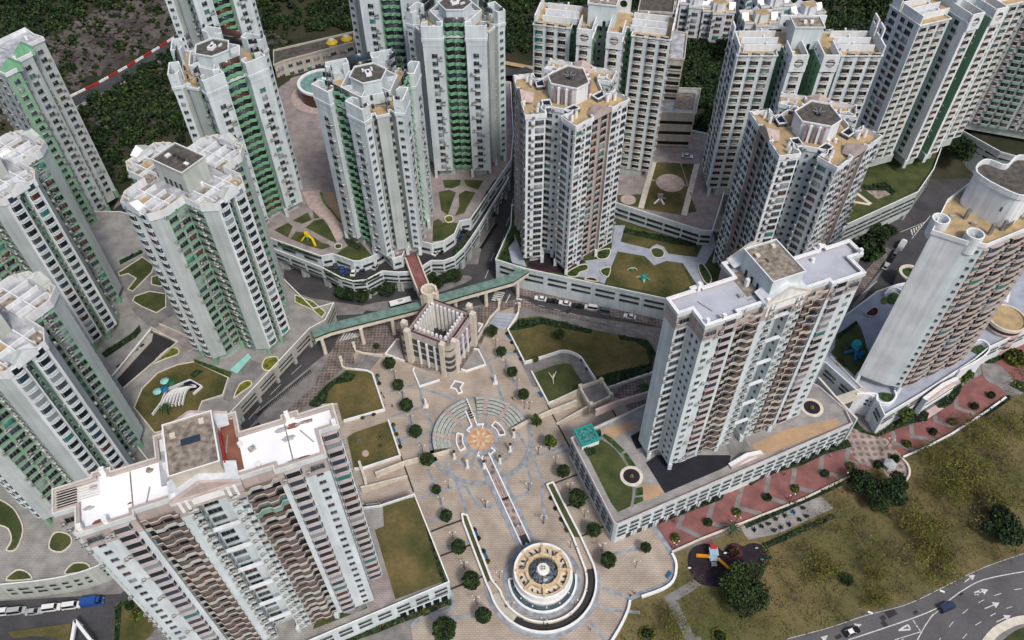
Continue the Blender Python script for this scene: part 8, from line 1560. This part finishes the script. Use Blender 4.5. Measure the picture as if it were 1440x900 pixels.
# playground
x, y = P(1003, 783, 1.5); t = empty('play_tower', 'blue and red play tower with two yellow slides on the dark rubber ground', 'play equipment', (x, y, .15))
for dx_ in (-1.1, 1.1):
    for dy_ in (-1.1, 1.1): b = MB(); b.cyl((x + dx_, y + dy_), .09, .09, .15, 2.8, 'metal', 6); part('post', b, t)
b = MB(); b.box(-1.2, 1.2, -1.2, 1.2, 1.4, 1.6, 'p_pale', o=(x, y)); part('platform', b, t); b = MB(); b.box(-1.3, 1.2, -.2, 2.3, 2.6, 2.9, 'p_pale', o=(x + .2, y)); b.box(-.9, .9, 1.4, 2.6, 2.9, 3.2, 'p_red', o=(x + .2, y + .3)); part('roof', b, t)
for p0, p1, w_ in (((x - 1.2, y, 1.6), (x - 4.6, y + .9, .4), .5), ((x + 1.2, y - .6, 1.6), (x + 4.4, y - 3.4, .4), .4)):
    b = MB(); d = (Vector(p1) - Vector(p0)); s = Vector((-d.y, d.x, 0)).normalized() * w_; a0, a1 = Vector(p0), Vector(p1)
    b.face([a0 - s, a0 + s, a1 + s, a1 - s], 'p_orange')
    for k in (-1, 1): q0, q1 = a0 + s * k, a1 + s * k; b.face([q0, q1, q1 + Vector((0, 0, .35)), q0 + Vector((0, 0, .35))], 'p_orange')
    part('slide', b, t)
b = MB(); b.box(-.8, .8, -2.6, -1.2, .9, 1.0, 'metal', o=(x, y)); b.tube((x - .7, y - 2.6, .2), (x - .7, y - 1.1, 1.5), .06, 'metal'); b.tube((x + .7, y - 2.6, .2), (x + .7, y - 1.1, 1.5), .06, 'metal'); part('ladder', b, t)
for px_, k, l_ in (((1063.5, 771), 'p_pale', 'small pale spring rider on the right lobe of the rubber ground'), ((1071, 787), 'p_teal', 'small teal spring rider on the right lobe of the rubber ground'), ((1019.5, 778), 'trim_white', 'white spring rider beside the red rubber circle'), ((969, 799), 'trim_white', 'white bin at the left rim of the rubber ground')):
    x, y = P(*px_, .5); t = empty('spring_rider', l_, 'play equipment', (x, y, .15)); b = MB(); b.cyl((x, y), .15, .15, .15, .5, 'metal_dark', 6); part('spring', b, t); b = MB(); b.blob((x, y, .7), (.6, .3, .3), k, 2, 8, 4, .1); part('rider', b, t)
x, y = P(1031, 777, .6); tree('red', x, y, .15, 1.5, 'dark red round bush in the middle of the rubber playground', 'round_bush', 'bush')
x, y = P(1205, 490, 12); t = empty('play_figure', 'large bright blue play sculpture with round top and three slides', 'play equipment', (x, y, 10.05)); b = MB(); b.cyl((x + .4, y + 1.6), 1.8, 1.4, 11.6, 13.2, 'p_cyan', 12); part('tower', b, t); b = MB(); b.blob((x, y - .2, 11.2), (.9, .9, .8), 'p_lilac', 2); part('body', b, t)
for q0 in ((-4.2, -.6), (-1.2, -4.0), (.8, -3.0)): b = MB(); b.tube((x, y, 11.4), (x + q0[0], y + q0[1], 10.3), .55, 'p_blue', 8); part('slide', b, t)
b = MB(); b.blob((x + 1.7, y - 1.3, 11), (1.0, 1.0, .9), 'p_blue', 3); part('dome', b, t)
x, y = P(660 + 735 / 3, 250 + 420 / 3, 11.5); t = empty('play_figure', 'green and tan play sculpture on the brown lawn of the garden podium', 'play equipment', (x, y, 10.55)); b = MB(); b.cyl((x, y), 1.3, .8, 10.55, 12.4, 'p_teal', 8); part('tower', b, t)
for q0 in ((-2.5, 1), (1.8, 2.2), (2.4, -.6), (0, -2)): b = MB(); b.tube((x, y, 12), (x + q0[0], y + q0[1], 10.7), .3, 'p_teal' if q0[0] > 0 else 'terra', 6); part('arm', b, t)
x, y = P(660 + 688 / 3, 250 + 385 / 3, 11.3); t = empty('play_figure', 'smaller green climbing arch left of the green and tan play sculpture', 'play equipment', (x, y, 10.55)); b = MB()
for k in range(6): a0, a1 = math.pi * k / 6, math.pi * (k + 1) / 6; b.tube((x + 1.8 * math.cos(a0), y, 10.6 + 1.4 * math.sin(a0)), (x + 1.8 * math.cos(a1), y, 10.6 + 1.4 * math.sin(a1)), .2, 'terra', 5)
part('arch', b, t); b = MB(); b.blob((x, y, 11.2), (.7, .7, .8), 'p_teal', 1); part('ball', b, t)
ex = U(1000, 600, 6, [(365, 870), (425, 840), (485, 820), (550, 780), (625, 750), (695, 720), (775, 685), (535, 875), (595, 850), (660, 825), (745, 785), (805, 755)]); pts = [P(*q, .6) for q in ex]
lb = ranklabels(pts, lambda i: ('blue' if i == 5 else 'dark') + ' steel exercise machine on the pale court', {'the palm tree': P(1030, 745), 'the court end': P(1165, 705)})
for i, ((x, y), l_) in enumerate(zip(pts, lb)):
    t = empty('exercise_machine', l_, 'exercise machine', (x, y, .13), 'exercise machines on the court', i * .7); m_ = 'p_blue' if i == 5 else 'metal_dark'
    b = MB(); b.box(-.08, .08, -.7, .7, 0, 1.3, m_); b.box(-.5, .5, -.06, .06, 1.1, 1.2, m_); link('frame', b.mesh('frame'), t); b = MB(); b.box(-.6, .6, -.25, .25, .4, .5, m_); link('seat', b.mesh('seat'), t)

# --- late details: planting at tower feet, road repairs
Q = lambda pts: U(0, 250, 3, pts)
hedge(Q([(425, 735), (560, 645), (585, 615), (592, 640), (570, 665), (440, 752)]), 8.75, 1.0, GD, 'dark green planting strip at the foot of the upper left edge tower')
hedge(Q([(500, 345), (595, 300), (600, 310), (505, 360)]), 8.75, .8, GD, 'thin dark hedge left of the garden by the rocky slope')
hedge(Z3([(60, 415), (200, 460), (330, 505), (425, 540), (430, 550), (320, 518), (190, 475), (60, 430)]), 15.1, .9, GD, 'dark hedge along the rim of the shaft tower garden, left part')
hedge(Y3([(545, 400), (600, 310), (660, 200), (720, 110), (735, 110), (675, 215), (610, 330), (555, 410)]), 15.1, .9, GD, 'dark hedge along the rim of the shaft tower garden, right part')
hedge(Z3([(610, 370), (700, 400), (760, 440), (740, 470), (650, 430)]), 15.1, 1.2, GD, 'dark bushes at the foot of the pool tower')
hedge(U(700, 300, 7.2, [(15, 480), (60, 380), (150, 220), (170, 225), (120, 300), (80, 400), (110, 500)]), 10.6, .8, GD, 'green bushes inside the left corner of the garden deck')
hedge(V([(655, 208), (800, 235), (960, 265), (955, 285), (850, 270), (650, 225)]), 10.6, .8, GD, 'dark bushes along the upper edge of the garden deck lawn')
hedge(U(160, 440, 4.5, [(480, 385), (520, 350), (560, 360), (500, 400)]), 8.8, .9, GD, 'small dark bush group beside the stepped concrete canopy')
hedge(U(1120, 380, 4.5, [(255, 405), (380, 315), (390, 330), (270, 425)]), 10.1, .7, GD, 'dark hedge along the upper edge of the blue play lawn')
hedge(U(0, 690, 4.285, [(690, 700), (705, 680), (790, 640), (800, 655), (725, 690), (705, 960), (680, 960)]), .35, .9, GD, 'dark hedge around the lawn at the foot of the foreground block'); 
hedge(R9([(1060, 95), (1100, 60), (1180, 10), (1190, 25), (1110, 80)]), .12, 1.0, ['leaf_dark'], 'dark hedge below the white wall at the right edge')
mb = MB()
for i, (u_, w_, h_) in enumerate((((765, 440), 3.2, 2.0), ((725, 465), 1.6, 1.2), ((735, 498), 1.5, 2.0), ((890, 437), 1.4, .9), ((1120, 343), 1.3, .8), ((500, 560), 2.0, 1.0))):
    x, y = P(*M_([u_])[0]); mb.box(-w_ / 2, w_ / 2, -h_ / 2, h_ / 2, .03, .056 + i * .001, 'asphalt_dark', rot=rad(25), o=(x, y))
for u_ in ((473, 503), (640, 430), (700, 345), (800, 437), (360, 600)): x, y = P(*u_); mb.box(-1.6, 1.6, -.9, .9, .02, .045, 'asphalt_dark', rot=rad(40), o=(x, y))
struct('road_patch', mb)

x, y = P(194, 866, .8); tree('lime', x, y, .3, 1.5, 'yellow green round bush on the lawn at the foot of the foreground block', 'round_bush', 'bush')
x, y = P(183, 853, .6); tree('shrub', x, y, .3, 1.1, 'dark bush left of the yellow green one on the lower left lawn', 'round_bush', 'bush')
